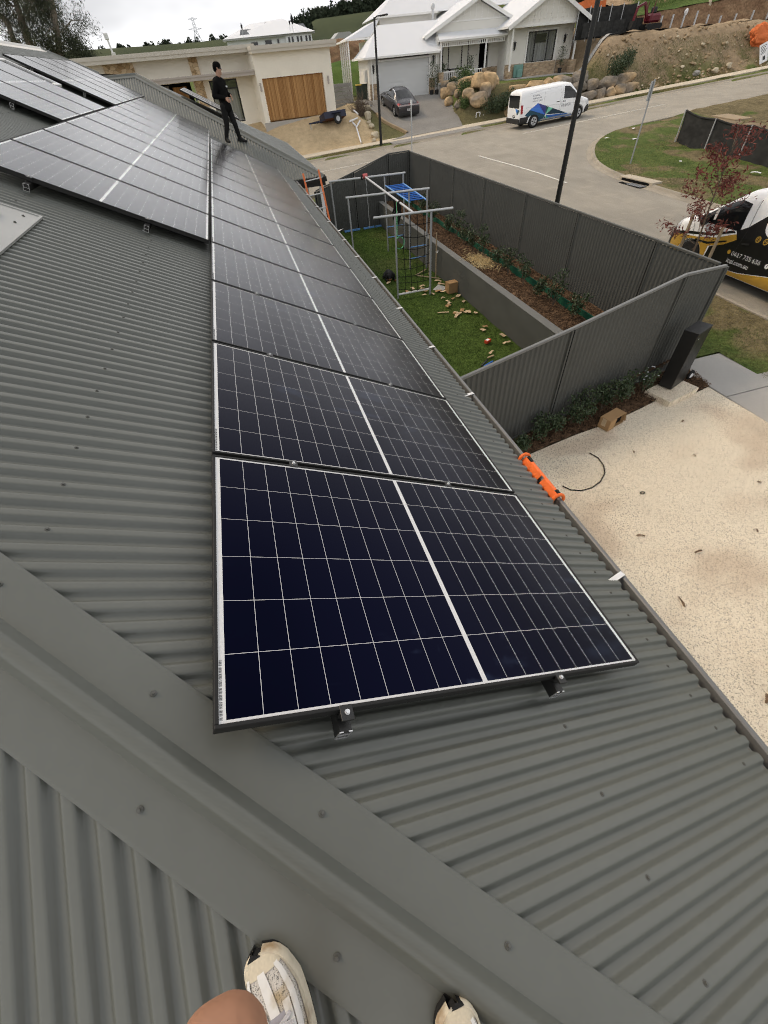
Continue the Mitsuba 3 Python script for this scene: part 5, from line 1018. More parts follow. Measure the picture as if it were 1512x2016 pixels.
# looser rocks beside the driveway
for i, (x, y, z, a, b, c_) in enumerate([(19.45, 46.2, -1.35, 0.8, 0.8, 0.55), (19.6, 45.0, -1.3, 0.9, 0.8, 0.6), (19.0, 44.2, -1.75, 0.75, 0.7, 0.5), (18.95, 42.2, -2.05, 0.6, 0.5, 0.35), (19.2, 41.1, -2.3, 0.7, 0.6, 0.6), (19.9, 40.6, -2.4, 1.1, 0.8, 0.7), (20.55, 40.9, -2.3, 0.8, 0.7, 0.7), (20.1, 41.5, -1.75, 1.0, 0.8, 0.75), (20.9, 41.2, -1.9, 0.9, 0.6, 0.8), (20.2, 42.4, -1.3, 1.1, 0.9, 0.6), (21.2, 42.1, -1.35, 1.1, 0.9, 0.7), (19.7, 43.3, -1.45, 0.9, 0.8, 0.6), (20.6, 43.4, -1.0, 0.9, 0.8, 0.5), (21.9, 42.6, -1.1, 0.9, 0.7, 0.5), (19.9, 47.2, -1.2, 0.7, 0.7, 0.5), (20.6, 47.1, -1.0, 0.9, 0.7, 0.5), (21.6, 46.6, -0.95, 0.9, 0.6, 0.45), (22.6, 45.6, -0.95, 0.8, 0.6, 0.4), (19.3, 43.0, -1.9, 0.6, 0.5, 0.4)]):
    boulder(x, y, float(hz(x, y)) + c_ * 0.32, a * 1.35, b * 1.25, c_ * 1.4, i * 0.7, 700 + i, 'loose sandstone boulder in the rockery between the driveway and the garden wall', 'rockery boulders by the far driveway')
for i, (x, y, z, rad, h, n, mt) in enumerate([(19.2, 41.9, -2.0, 0.7, 0.7, 900, 'leaf_bright'), (18.95, 41.0, -2.35, 0.6, 0.5, 700, 'leaf_bright'), (19.6, 43.6, -1.35, 0.5, 0.6, 500, 'leaf_dark'), (20.4, 44.4, -1.0, 0.8, 0.9, 1100, 'leaf_bright'), (20.9, 43.8, -0.95, 0.6, 0.6, 700, 'leaf_bright'), (19.8, 45.8, -1.0, 0.6, 0.6, 700, 'leaf_dark'), (20.9, 39.9, -2.5, 0.9, 0.8, 1300, 'leaf_dark'), (21.9, 39.9, -2.45, 0.9, 0.9, 1300, 'leaf_dark'), (22.9, 40.0, -2.4, 0.8, 0.7, 1000, 'leaf_dark'), (31.2, 40.0, -1.95, 1.0, 1.3, 1500, 'leaf_dark'), (32.4, 40.6, -1.7, 0.9, 1.0, 900, 'leaf_dark')]):
    bush('garden_bush', ('trailing green bush at the edge of the far driveway', 'low green bush nearest the far footpath by the driveway', 'small dark bush between rockery boulders', 'round green bush below the balustrade', 'pale flowered green bush right of the round one', 'dark bush beside the garage end of the rockery', 'dark leafy bush left behind the white van', 'dark leafy bush directly behind the white van', 'dark leafy bush hidden partly by the white van', 'large dark shrub in front of the earth bank by the lamp post', 'smaller dark shrub at the corner of the earth bank')[i], (x, y, float(hz(x, y)) - 0.05), rad, h, n, 0.13, mt, 800 + i, None, 'bush', 6)
# limestone lumps, brush and pipes on the dirt lot
for i, (x, y, a, b, c_) in enumerate(((11.49, 40.9, 0.6, 0.5, 0.4), (11.7, 42.6, 0.5, 0.4, 0.35), (11.95, 44.6, 0.6, 0.5, 0.6), (12.3, 46.2, 0.8, 0.5, 0.5), (11.2, 40.3, 0.4, 0.3, 0.25), (11.8, 43.6, 0.4, 0.4, 0.3))):
    v, f = rock((a, b, c_), 900 + i, 0.15); put(thing('limestone_block', ('pale limestone block nearest the lamp post', 'limestone block second from the footpath', 'tall limestone block beside the grass slope', 'weathered limestone block at the top by the sleeper wall end', 'small flat limestone block nearest the footpath', 'small limestone block in the middle of the edge')[i], 'rock'), (ap(rotz(i, (x, y, float(hz(x, y)) + c_ * 0.3)), v), f), 'limestone', 30)
br = thing('brush_pile', 'pile of dry brushwood at the end of the sleeper wall', 'brush pile'); m = MB(); r = np.random.RandomState(4)
for i in range(160): a = np.array([11.55, 45.4, -1.95]) + r.normal(size=3) * [0.25, 0.5, 0.05]; m.tube([a, a + np.array([0, 0, 0.5]) + r.normal(size=3) * 0.35, a + np.array([0, 0, 0.75]) + r.normal(size=3) * 0.55], [0.012, 0.009, 0.004], 4)
part(br, 'twigs', m, 'bark', kind='stuff')
for i, (a, b) in enumerate((((10.17, 40.2), (10.37, 42.2)), ((10.37, 42.3), (9.95, 45.2)), ((10.0, 42.85), (10.75, 43.05)), ((10.4, 42.2), (10.85, 42.75)), ((10.75, 44.2), (10.95, 43.7)))):
    put(thing('pvc_pipe', ('long white plastic pipe nearest the footpath', 'long white plastic pipe running up towards the cream house', 'short white pipe lying across the long ones', 'short white pipe branching from the joint', 'short white pipe lying apart on the slope')[i], 'pipe'), MB().cyl((*a, float(hz(*a)) + 0.1), (*b, float(hz(*b)) + 0.1), 0.055, 10), 'white_paint', 40)
# box trailer
tr = thing('box_trailer', 'small dark blue box trailer standing on the sandy lot, drawbar to the left', 'trailer'); M = fr((8.75, 43.1, -2.2), nrm((-1.0, -0.18, -0.02)), z=(0.0, 0.25, 1)); mat('trailer_blue', (0.016, 0.018, 0.04), 0.5, 0.4)
M[:3, 3] = (8.85, 43.15, -2.24)
m = MB()
for lo, hi in (((-0.9, -0.6, 0.42), (0.9, -0.57, 0.8)), ((-0.9, 0.57, 0.42), (0.9, 0.6, 0.8)), ((-0.9, -0.57, 0.42), (-0.87, 0.57, 0.8)), ((0.87, -0.57, 0.42), (0.9, 0.57, 0.8))): m.box(lo, hi, M)
part(tr, 'tub', m, 'trailer_blue'); part(tr, 'floor', MB().box((-0.87, -0.57, 0.42), (0.87, 0.57, 0.45), M), mat('rust', (0.10, 0.05, 0.035), 0.9, 0.1))
for y in (-0.72, 0.72):
    c0, c1 = ap(M, [(-0.1, y - 0.08, 0.3), (-0.1, y + 0.08, 0.3)]); w1 = part(tr, 'wheel', MB().cyl(c0, c1, 0.3, 20), 'rubber', 40); d_ = nrm(c1 - c0); part(w1, 'rim', MB().cyl(c0 - d_ * 0.005, c1 + d_ * 0.005, 0.16, 14), 'galv_dull', 40); part(tr, 'mudguard', MB().box((-0.48, y - 0.1, 0.64), (0.28, y + 0.1, 0.67), M), 'trailer_blue')
for y in (-0.4, 0.4): a, b = ap(M, [(0.7, y, 0.42), (2.05, 0, 0.40)]); part(tr, 'drawbar', MB().bar(a, b, 0.05, 0.07), 'trailer_blue')
a, b = ap(M, [(1.95, 0, 0.42), (1.95, 0, 0.05)]); part(tr, 'jockey_leg', MB().cyl(a, b, 0.025, 8), 'galv_dull')
for x in (0.6, -0.6): a, b = ap(M, [(x, -0.61, 0.42), (x, -0.61, 0.82)]); part(tr, 'tub_rib', MB().bar(a, b, 0.04, 0.03, up=(0, 1, 0)), 'trailer_blue')
# tap stand and white bollard light near the driveway
k = thing('garden_tap_stand', 'small white frame and fittings at the foot of the rockery by the far footpath', 'tap stand'); m = MB()
for a, b in (((19.5, 40.0, -2.65), (19.5, 40.0, -2.2)), ((19.8, 40.0, -2.65), (19.8, 40.0, -2.2)), ((19.5, 40.0, -2.2), (19.8, 40.0, -2.2)), ((20.1, 40.0, -2.65), (20.1, 40.0, -2.35))): m.cyl(a, b, 0.03, 6)
part(k, 'frame', m, 'white_paint')
# ---------------------------------------------------------------- vehicles
class Car:
    def __init__(s, L, W, H, top, zb, n=4.5, tumble=0.1, nose=0.25, tail=0.06, belt=0.9, zmf=0.55):
        s.L, s.W, s.H, s.zb, s.n, s.tumble, s.belt, s.zmf = L, W / 2, H, zb, n, tumble, belt, zmf
        s.tx, s.tz = zip(*top); s.nose, s.tail = nose, tail
    def zt(s, x): return np.interp(x, s.tx, s.tz)
    def zm(s, x): return s.zb + (s.zt(x) - s.zb) * s.zmf
    def hw(s, x):
        x = np.asarray(x, float); a = np.clip((s.L - x) / s.nose / 2.2, 0, 1); b = np.clip(x / s.tail / 2, 0, 1)
        return s.W * (1 - 0.22 * (1 - a) ** 2) * (1 - 0.06 * (1 - b) ** 2)
    def side(s, x, z):
        x, z = np.asarray(x, float), np.asarray(z, float); zm, zt = s.zm(x), s.zt(x)
        t = np.clip((z - zm) / np.maximum(zt - zm, 1e-3), 0, 1); low = np.clip((s.zb + 0.22 - z) / 0.22, 0, 1)
        w = s.hw(x) * (1 - s.tumble * np.clip((z - s.belt) / (s.H - s.belt), 0, 1))
        return w * (1 - t ** s.n) ** (1 / s.n) * (1 - 0.06 * low ** 2)
    def topz(s, x, y):
        x, y = np.asarray(x, float), np.asarray(y, float); zm, zt = s.zm(x), s.zt(x); w = s.hw(x) * (1 - s.tumble * np.clip((zt - s.belt) / (s.H - s.belt), 0, 1))
        return zm + (zt - zm) * (1 - np.clip(np.abs(y) / w, 0, 1) ** s.n) ** (1 / s.n)
    def body(s, wheels, r):
        xs = np.unique(np.concatenate([np.linspace(0, s.L, 46), np.array(s.tx)])); tt = np.concatenate([np.linspace(0, 1, 9)[:-1], 1 + (1 - (1 - np.linspace(0, 1, 16)) ** 2.2)])
        secs = []
        for x in xs:
            z = np.where(tt < 1, s.zb + (s.zm(x) - s.zb) * tt, s.zm(x) + (s.zt(x) - s.zm(x)) * (tt - 1)); y = s.side(x, z)
            y[-1] = 0; secs.append(np.concatenate([np.stack([x + 0 * y, y, z], -1), np.stack([x + 0 * y, -y, z], -1)[::-1][1:]]))
        P = np.array(secs); m, n = P.shape[:2]; v = P.reshape(-1, 3); f = []
        for i in range(m - 1):
            for j in range(n): k = (j + 1) % n; f += [[i * n + j, i * n + k, (i + 1) * n + k], [i * n + j, (i + 1) * n + k, (i + 1) * n + j]]
        c0, c1 = len(v), len(v) + 1; v = np.vstack([v, P[0].mean(0), P[-1].mean(0)])
        for j in range(n): k = (j + 1) % n; f += [[c0, k, j], [c1, (m - 1) * n + j, (m - 1) * n + k]]
        t = trimesh.Trimesh(v, f, process=True); trimesh.repair.fix_normals(t)
        M = manifold3d.Manifold(manifold3d.Mesh(np.asarray(t.vertices, np.float32), np.asarray(t.faces, np.uint32)))
        for x in wheels:
            for sg in (-1, 1):
                cyl = manifold3d.Manifold.cylinder(0.32, r * 1.16, r * 1.16, 40).rotate((90, 0, 0)).translate((x, sg * s.W + 0.16, r)); M = M - cyl
        g = M.to_mesh(); return trimesh.Trimesh(np.array(g.vert_properties[:, :3]), np.array(g.tri_verts))
    def fine(s, poly, size=0.12):
        pg = (Polygon(poly) if isinstance(poly, list) else poly).buffer(0); V, F, o = [], [], 0
        for g in getattr(pg, 'geoms', [pg]):
            v, f = trimesh.creation.triangulate_polygon(g, engine='earcut'); v, f = trimesh.remesh.subdivide_to_size(np.column_stack([v, np.zeros(len(v))]), f, size); V.append(v[:, :2]); F.append(f + o); o += len(v)
        return np.vstack(V), np.vstack(F)
    def decal(s, poly, sg, eps=0.004, size=0.12):
        v, f = s.fine(poly, size); y = sg * (s.side(v[:, 0], v[:, 1]) + eps); return np.stack([v[:, 0], y, v[:, 1]], -1), f
    def topdecal(s, poly, eps=0.005, size=0.1):
        v, f = s.fine(poly, size); return np.stack([v[:, 0], v[:, 1], s.topz(v[:, 0], v[:, 1]) + eps], -1), f
    def text(s, t, h, x, z, sg, eps=0.004, bold=False, slope=0.0):
        m = text_mesh(t, h, 0.002, bold); v = np.array(m.vertices); X = x - sg * v[:, 0]; Z = z + v[:, 1] + slope * v[:, 0]
        return np.stack([X, sg * (s.side(X, Z) + eps + v[:, 2]), Z], -1), np.array(m.faces)
def wheel(key, M, c, r, w, sg, rim='galv', steel=False):
    a, b = ap(M, [(c[0], c[1] - w / 2, c[2]), (c[0], c[1] + w / 2, c[2])]); d = nrm(b - a) * sg; o = b if sg > 0 else a; i_ = a if sg > 0 else b
    k = part(key, 'wheel', MB().tube([i_, i_ + d * 0.02, o - d * 0.025, o], [r * 0.93, r, r, r * 0.93], 28), 'rubber', 40)
    part(k, 'rim', MB().tube([o - d * 0.03, o + d * 0.004], [r * 0.64, r * 0.62], 24), rim, 40)
    m = MB(); ax = nrm(np.cross(d, (0, 0, 1))); up_ = np.cross(ax, d)
    for q in range(5):
        e = math.cos(q * 1.2566) * ax + math.sin(q * 1.2566) * up_; m.bar(o + d * 0.006 + e * r * 0.2, o + d * 0.006 + e * r * 0.52, r * 0.2, 0.01, up=d)
    part(k, 'rim_holes', m, 'rubber', kind='stuff'); part(k, 'hub', MB().cyl(o, o + d * 0.014, r * 0.16, 14), 'galv_dull', 40)
mat('van_white', (0.80, 0.81, 0.82), 0.3, 0.5, clearcoat=0.6, clearcoat_gloss=0.95)
mat('car_dark', (0.016, 0.015, 0.02), 0.25, 0.5, clearcoat=1.0, clearcoat_gloss=0.97)
mat('gold_wrap', lambda p, n, uv: C(0.40, 0.235, 0.03) * (0.85 + 0.3 * fbm(p.x * 3, p.y * 3, p.z * 3)), 0.35, 0.5, clearcoat=0.5)
mat('black_wrap', 0.006, 0.3, 0.45, clearcoat=0.4)
mat('trim_black', 0.022, 0.5, 0.35)
mat('tail_red', (0.32, 0.012, 0.016), 0.2, 0.5)
mat('lamp_clear', (0.5, 0.52, 0.55), 0.15, 0.6)
for n_, c_ in dict(g_teal=(0.012, 0.06, 0.10), g_blue=(0.035, 0.13, 0.55), g_mid=(0.05, 0.19, 0.60), g_navy=(0.035, 0.04, 0.2), g_grey=(0.02, 0.08, 0.09), g_mint=(0.16, 0.52, 0.36), g_deep=(0.004, 0.03, 0.055), g_sea=(0.03, 0.12, 0.4), g_green=(0.03, 0.34, 0.26), g_sliver=(0.25, 0.6, 0.5), g_text=(0.10, 0.11, 0.13)).items(): mat(n_, c_, 0.35, 0.4)
def seam(car, pts, sg, w=0.012, eps=0.003): return car.decal(shapely.geometry.LineString(pts).buffer(w / 2, cap_style=2), sg, eps, 0.2)
# --- white van with blue and green facets
wv = thing('white_van', 'white delivery van with blue and green triangle graphics parked on the far kerb', 'van')
f3 = np.array([SD[0], SD[1], MS]); M = fr((0, 0, 0), f3, y=(TD[0], TD[1], 0)); wheelc = np.array([20.58, 33.33, -2.75]); M[:3, 3] = wheelc - M[:3, 0] * 1.05 + M[:3, 1] * 0.86
vn = Car(5.14, 1.93, 1.9, [(0, 1.70), (0.08, 1.84), (0.3, 1.9), (3.3, 1.9), (3.6, 1.84), (4.3, 1.22), (4.45, 1.12), (4.95, 0.96), (5.08, 0.8), (5.14, 0.55)], 0.3, 5.0, 0.14, 0.3, 0.05, 0.95, 0.6)
def vput(name, g, mt, parent=wv, Mx=M, smooth=True, **k): v, f = g if isinstance(g, tuple) else (g.vertices, g.faces); return part(parent, name, (ap(Mx, v), f), mt, smooth, **k)
vput('body', vn.body((1.05, 4.25), 0.34), 'van_white', smooth=30)
m = MB(); m.box((0.3, -0.8, 0.25), (4.9, 0.8, 0.8), M); part(wv, 'underbody', m, 'dark_void')
for x in (1.05, 4.25):
    for sg in (-1, 1): wheel(wv, M, (x, sg * 0.86, 0.34), 0.34, 0.22, sg)
def vp(L): return [(1.05 + (x - 445) / 810 * 3.2, (955 - (x - 445) * 0.207 - y) / 352.0 + 0.0) for x, y in L]
for nm, L_, c_ in (('facet', [(265, 745), (350, 650), (640, 722), (600, 825), (545, 850), (520, 760), (440, 722), (370, 745), (340, 780)], 'g_teal'), ('facet', [(350, 650), (490, 530), (640, 722)], 'g_blue'), ('facet', [(375, 622), (520, 604), (628, 700), (350, 650)], 'g_mid'), ('facet', [(490, 530), (640, 570), (640, 722)], 'g_navy'), ('facet', [(625, 565), (690, 585), (648, 718)], 'g_grey'),
                    ('facet', [(690, 585), (770, 605), (648, 718)], 'g_mint'), ('facet', [(770, 605), (1040, 678), (655, 716)], 'g_deep'), ('facet', [(655, 728), (1040, 682), (1160, 716), (700, 800)], 'g_sea'), ('facet', [(660, 740), (745, 790), (668, 806)], 'g_green'), ('facet', [(648, 735), (668, 806), (600, 822)], 'g_grey'), ('facet', [(630, 725), (650, 738), (560, 846), (550, 844)], 'g_sliver')):
    for sg in (-1, 1): vput('graphic_' + nm, vn.decal(vp(L_), sg, 0.003 + 0.0006 * RNG.random() * 3), c_)
vput('front_window', vn.decal(vp([(955, 443), (962, 238), (1055, 232), (1150, 305), (1250, 408)]), -1, 0.006), 'tint_glass'); vput('front_window', vn.decal(vp([(955, 443), (962, 238), (1055, 232), (1150, 305), (1250, 408)]), 1, 0.006), 'tint_glass')
vput('window_pillar', vn.decal(vp([(1138, 425), (1146, 300), (1156, 306), (1152, 424)]), -1, 0.009), 'trim_black')
vput('windscreen', vn.topdecal([(3.68, -0.72), (4.38, -0.80), (4.38, 0.80), (3.68, 0.72)]), 'tint_glass')
for L_ in ([(610, 300), (605, 690)], [(905, 230), (895, 640)], [(930, 225), (920, 680)], [(610, 300), (905, 245)], [(270, 620), (1290, 480)], [(340, 390), (610, 300)], [(1170, 700), (1150, 440)]): vput('panel_seam', seam(vn, vp(L_), -1), 'galv_dull')
for L_ in ([(825, 505), (885, 495), (886, 483), (828, 492)], [(938, 494), (996, 484), (997, 471), (940, 481)]): vput('door_handle', vn.decal(vp(L_), -1, 0.015), 'trim_black')
vput('lettering', vn.text('Atherton', 0.125, vp([(920, 583)])[0][0], vp([(920, 583)])[0][1], -1), 'g_text', smooth=False)
for i, t in enumerate(('Innovating', 'healthcare for', 'over 120 years')): vput('lettering', vn.text(t, 0.07, vp([(392, 0)])[0][0], 1.52 - i * 0.125, -1), 'g_text', smooth=False)
for sg in (-1, 1): vput('side_bumper', vn.decal([(0.02, 0.30), (0.55, 0.30), (0.62, 0.62), (0.02, 0.62)], sg, 0.012), 'trim_black'); vput('sill', vn.decal([(1.5, 0.30), (3.8, 0.30), (3.8, 0.37), (1.5, 0.37)], sg, 0.01), 'galv_dull'); vput('tail_light', vn.decal([(0.03, 0.80), (0.17, 0.80), (0.17, 1.22), (0.03, 1.22)], sg, 0.012), 'tail_red'); vput('front_bumper', vn.decal([(4.72, 0.30), (5.12, 0.30), (5.12, 0.62), (4.9, 0.66), (4.72, 0.5)], sg, 0.012), 'trim_black')
m = MB(); m.box((-0.06, -0.92, 0.30), (0.03, 0.92, 0.56), M, 0.02); part(wv, 'rear_bumper', m, 'trim_black')
def rear(name, pts, mt, eps=0.005): pg = Polygon(pts); v, f = trimesh.creation.triangulate_polygon(pg, engine='earcut'); part(wv, name, (ap(M, np.column_stack([np.full(len(v), -eps), v])), f[:, ::-1]), mt)
rear('rear_window', list(Polygon([(-0.68, 1.12), (-0.68, 1.6), (-0.06, 1.6), (-0.06, 1.12)]).buffer(0.06).exterior.coords), 'tint_glass'); rear('rear_window', list(Polygon([(0.06, 1.12), (0.06, 1.6), (0.68, 1.6), (0.68, 1.12)]).buffer(0.06).exterior.coords), 'tint_glass')
rear('graphic_facet', [(-0.9, 0.98), (-0.2, 1.05), (-0.55, 0.72)], 'g_teal'); rear('graphic_facet', [(-0.6, 1.0), (-0.2, 1.05), (-0.45, 0.82)], 'g_mid', 0.007); rear('number_plate', [(-0.28, 0.60), (0.10, 0.60), (0.10, 0.72), (-0.28, 0.72)], 'plastic_black', 0.009); rear('plate_letters', [(-0.22, 0.635), (0.04, 0.635), (0.04, 0.685), (-0.22, 0.685)], 'white_paint', 0.012)
part(wv, 'mirror', MB().cbox((4.12, -1.07, 1.12), (0.12, 0.2, 0.22), M, 0.04), 'trim_black')
for sg in (-1, 1): vput('headlight', vn.decal([(4.8, 0.66), (5.05, 0.66), (5.02, 0.82), (4.85, 0.92)], sg, 0.01), 'lamp_clear')
# --- dark fastback sedan on the driveway
sd_ = thing('dark_sedan', 'dark grey fastback sedan parked nose in on the far driveway', 'car')
M2 = fr((0, 0, 0), (-0.05, 1.0, 0.17), z=(0, -0.15, 1)); M2[:3, 3] = np.array([14.98, 44.1, -2.16]) - M2[:3, 0] * 1.05
cr = Car(4.85, 1.86, 1.44, [(0, 0.72), (0.05, 0.92), (0.3, 0.99), (0.75, 1.06), (1.7, 1.40), (2.25, 1.445), (2.7, 1.40), (3.5, 1.0), (3.7, 0.95), (4.5, 0.80), (4.78, 0.66), (4.85, 0.45)], 0.24, 3.2, 0.22, 0.3, 0.22, 0.72, 0.62)
cput = lambda name, g, mt, **k: vput(name, g, mt, sd_, M2, **k)
cput('body', cr.body((1.05, 3.88), 0.33), 'car_dark', smooth=30); m = MB(); m.box((0.35, -0.7, 0.2), (4.5, 0.7, 0.6), M2); part(sd_, 'underbody', m, 'dark_void')
for x in (1.05, 3.88):
    for sg in (-1, 1): wheel(sd_, M2, (x, sg * 0.82, 0.33), 0.33, 0.21, sg, 'galv_dull')
cput('rear_screen', cr.topdecal([(0.85, -0.62), (1.68, -0.54), (1.68, 0.54), (0.85, 0.62)]), 'tint_glass'); cput('windscreen', cr.topdecal([(2.72, -0.55), (3.42, -0.66), (3.42, 0.66), (2.72, 0.55)]), 'tint_glass')
for sg in (-1, 1):
    for L_ in ([(1.25, 1.0), (1.55, 1.22), (1.85, 1.31), (2.2, 1.33), (2.2, 0.97)], [(2.26, 0.97), (2.26, 1.33), (2.55, 1.29), (3.2, 0.98)]): cput('side_window', cr.decal(L_, sg, 0.006), 'tint_glass')
    cput('window_chrome', cr.decal(shapely.geometry.LineString([(3.3, 0.955), (1.2, 0.965), (1.1, 1.0), (1.5, 1.25), (1.85, 1.345), (2.3, 1.365)]).buffer(0.012), sg, 0.008), 'bright_metal'); cput('tail_light', cr.decal([(0.03, 0.78), (0.5, 0.84), (0.45, 0.92), (0.03, 0.9)], sg, 0.008), 'tail_red'); cput('sill', cr.decal([(1.45, 0.25), (3.45, 0.25), (3.45, 0.33), (1.45, 0.33)], sg, 0.008), 'trim_black')
    cput('mirror', MB().cbox((3.1, sg * 0.98, 0.98), (0.14, 0.16, 0.11), None, 0.04).mesh(), 'car_dark')
m = MB(); m.box((-0.03, -0.82, 0.80), (0.02, 0.82, 0.87), M2); part(sd_, 'light_bar', m, mat('bar_pale', (0.42, 0.36, 0.36), 0.2, 0.5)); m = MB(); m.box((-0.025, -0.78, 0.26), (0.04, 0.78, 0.44), M2, 0.02); part(sd_, 'rear_bumper', m, 'trim_black'); m = MB(); m.box((-0.035, -0.19, 0.52), (-0.01, 0.19, 0.63), M2); part(sd_, 'number_plate', m, 'white_paint')
m = MB(); m.box((-0.037, -0.15, 0.55), (-0.0352, -0.03, 0.6), M2); m.box((-0.037, 0.02, 0.55), (-0.0352, 0.15, 0.6), M2); part(sd_, 'plate_letters', m, 'plastic_black', kind='stuff')
# --- white, black and gold van beside the near verge
gv = thing('black_gold_van', 'white van wrapped in black and gold with a phone number, parked beyond the street fence', 'van')
M3 = fr((12.62, 5.45, -3.48), (0.0, 1.0, 0.02), z=(0, 0, 1))
gn = Car(5.0, 1.94, 1.96, [(0, 1.7), (0.08, 1.88), (0.3, 1.94), (2.9, 1.96), (3.3, 1.86), (4.28, 1.24), (4.42, 1.17), (4.82, 1.02), (4.94, 0.85), (5.0, 0.55)], 0.26, 5.0, 0.13, 0.32, 0.05, 1.05, 0.6)
gput = lambda name, g, mt, **k: vput(name, g, mt, gv, M3, **k)
gput('body', gn.body((0.98, 4.05), 0.34), 'van_white', smooth=30); m = MB(); m.box((0.3, -0.8, 0.22), (4.7, 0.8, 0.8), M3); part(gv, 'underbody', m, 'dark_void')
for x in (0.98, 4.05):
    for sg in (-1, 1): wheel(gv, M3, (x, sg * 0.86, 0.34), 0.34, 0.22, sg, 'trim_black')
arch = shapely.Point(4.05, 0.34).buffer(0.40).union(shapely.Point(0.98, 0.34).buffer(0.40))
GB = lambda L_: Polygon(L_).buffer(0).difference(arch)
for sg in (1, -1):
    gput('gold_wrap', gn.decal(GB([(4.93, 0.27), (4.93, 0.62), (4.6, 0.74), (4.0, 0.80), (3.4, 0.92), (2.95, 1.10), (2.85, 1.0), (3.2, 0.80), (3.55, 0.70), (3.55, 0.27)]), sg, 0.004), 'gold_wrap')
    gput('black_wrap', gn.decal(GB([(2.98, 1.15), (2.75, 1.28), (2.52, 1.50), (2.3, 1.72), (1.9, 1.84), (0.05, 1.84), (0.05, 0.78), (1.0, 0.66), (1.57, 0.57), (2.43, 0.40), (3.54, 0.30), (3.5, 0.70), (3.15, 0.83), (2.86, 1.0)]), sg, 0.005), 'black_wrap')
    gput('gold_wrap', gn.decal(GB([(3.54, 0.27), (3.54, 0.30), (2.43, 0.385), (1.57, 0.555), (1.0, 0.64), (0.05, 0.76), (0.05, 0.27)]), sg, 0.004), 'gold_wrap')
    gput('black_swoosh', gn.decal([(4.92, 0.72), (4.3, 0.86), (3.6, 0.97), (3.05, 1.15), (2.98, 1.12), (3.6, 0.92), (4.3, 0.80), (4.92, 0.64)], sg, 0.007), 'black_wrap'); gput('black_swoosh', gn.decal([(4.0, 0.76), (3.6, 0.78), (3.1, 0.93), (3.1, 0.90), (3.6, 0.73), (4.0, 0.72)], sg, 0.008), 'black_wrap')
    gput('front_bumper', gn.decal([(4.9, 0.27), (5.0, 0.27), (5.0, 0.70), (4.9, 0.95), (4.84, 0.8)], sg, 0.012), 'trim_black')
    gput('front_window', gn.decal([(2.90, 1.16), (2.98, 1.68), (3.28, 1.70), (3.6, 1.56), (4.24, 1.13)], sg, 0.008), 'tint_glass'); gput('headlight', gn.decal([(4.66, 0.84), (4.86, 0.80), (4.9, 0.98), (4.74, 1.03)], sg, 0.011), 'lamp_clear')
    for L_ in ([(2.82, 1.78), (2.72, 1.2), (2.8, 0.4)], [(4.3, 1.2), (4.1, 0.8)], [(2.72, 1.82), (1.5, 1.82), (1.5, 0.5)], [(2.55, 1.68), (1.62, 1.68), (1.62, 1.22)]): gput('panel_seam', seam(gn, L_, sg, 0.01, 0.009), 'trim_black')
    gput('door_handle', gn.decal(shapely.geometry.LineString([(2.66, 0.97), (2.5, 1.0)]).buffer(0.02), sg, 0.03), 'trim_black'); gput('mirror', MB().cbox((3.86, sg * 1.08, 1.22), (0.12, 0.22, 0.26), None, 0.05).mesh(), 'trim_black')
    gput('mirror_reflector', MB().cbox((3.72, sg * 0.945, 1.36), (0.07, 0.02, 0.28), None, 0.008).mesh(), 'white_paint')
    gput('lettering', gn.text('0417 735 636', 0.085, 2.82 if sg > 0 else 2.0, 0.69, sg, 0.007, slope=-0.0), 'white_paint', smooth=False); gput('lettering', gn.text('ical.com.au', 0.085, 2.86 if sg > 0 else 1.9, 0.53, sg, 0.007), 'white_paint', smooth=False)
    ring = shapely.Point(2.12, 1.47).buffer(0.26, 40).difference(shapely.Point(2.12, 1.47).buffer(0.155, 40)).difference(Polygon([(2.12, 1.47), (1.6, 1.66), (1.6, 1.28)])); gput('big_letter', gn.decal(ring, sg, 0.008, 0.08), 'white_paint')
    for i, x in enumerate((2.36, 2.16, 1.96)): gput('gold_badge', gn.decal(shapely.Point(x, 1.13).buffer(0.062), sg, 0.008), 'gold_wrap'); gput('badge_symbol', gn.decal(shapely.Point(x, 1.13).buffer(0.042).difference(shapely.Point(x, 1.13).buffer(0.03)).union(Polygon([(x - 0.012, 1.10), (x + 0.012, 1.10), (x + 0.004, 1.16), (x - 0.014, 1.15)])), sg, 0.0095, 0.05), 'black_wrap')
    gput('gold_badge', gn.decal(shapely.Point(2.90, 0.735).buffer(0.045), sg, 0.008), 'gold_wrap')
    for i, x in enumerate((1.83, 1.70)): gput('social_badge', gn.decal(shapely.Point(x, 0.72).buffer(0.05), sg, 0.007), 'white_paint'); gput('badge_symbol', gn.text('f' if i == 0 else 'o', 0.06, x + 0.015 * sg, 0.69, sg, 0.0085), 'black_wrap', smooth=False)
gput('windscreen', gn.topdecal([(3.42, -0.74), (4.34, -0.84), (4.34, 0.84), (3.42, 0.74)]), 'tint_glass')
for x in (2.75, 1.6): a, b = ap(M3, [(x, -0.8, 2.03), (x, 0.8, 2.03)]); part(gv, 'roof_rack_bar', MB().bar(a, b, 0.06, 0.05), 'trim_black')
for y in (-0.7, 0.7): a, b = ap(M3, [(2.8, y, 2.07), (0.6, y, 2.07)]); part(gv, 'roof_rack_rail', MB().bar(a, b, 0.05, 0.06), 'trim_black')
for x in (2.75, 1.6):
    for y in (-0.72, 0.72): part(gv, 'rack_foot', MB().cbox((x, y, 1.95), (0.06, 0.06, 0.14), M3), 'trim_black')

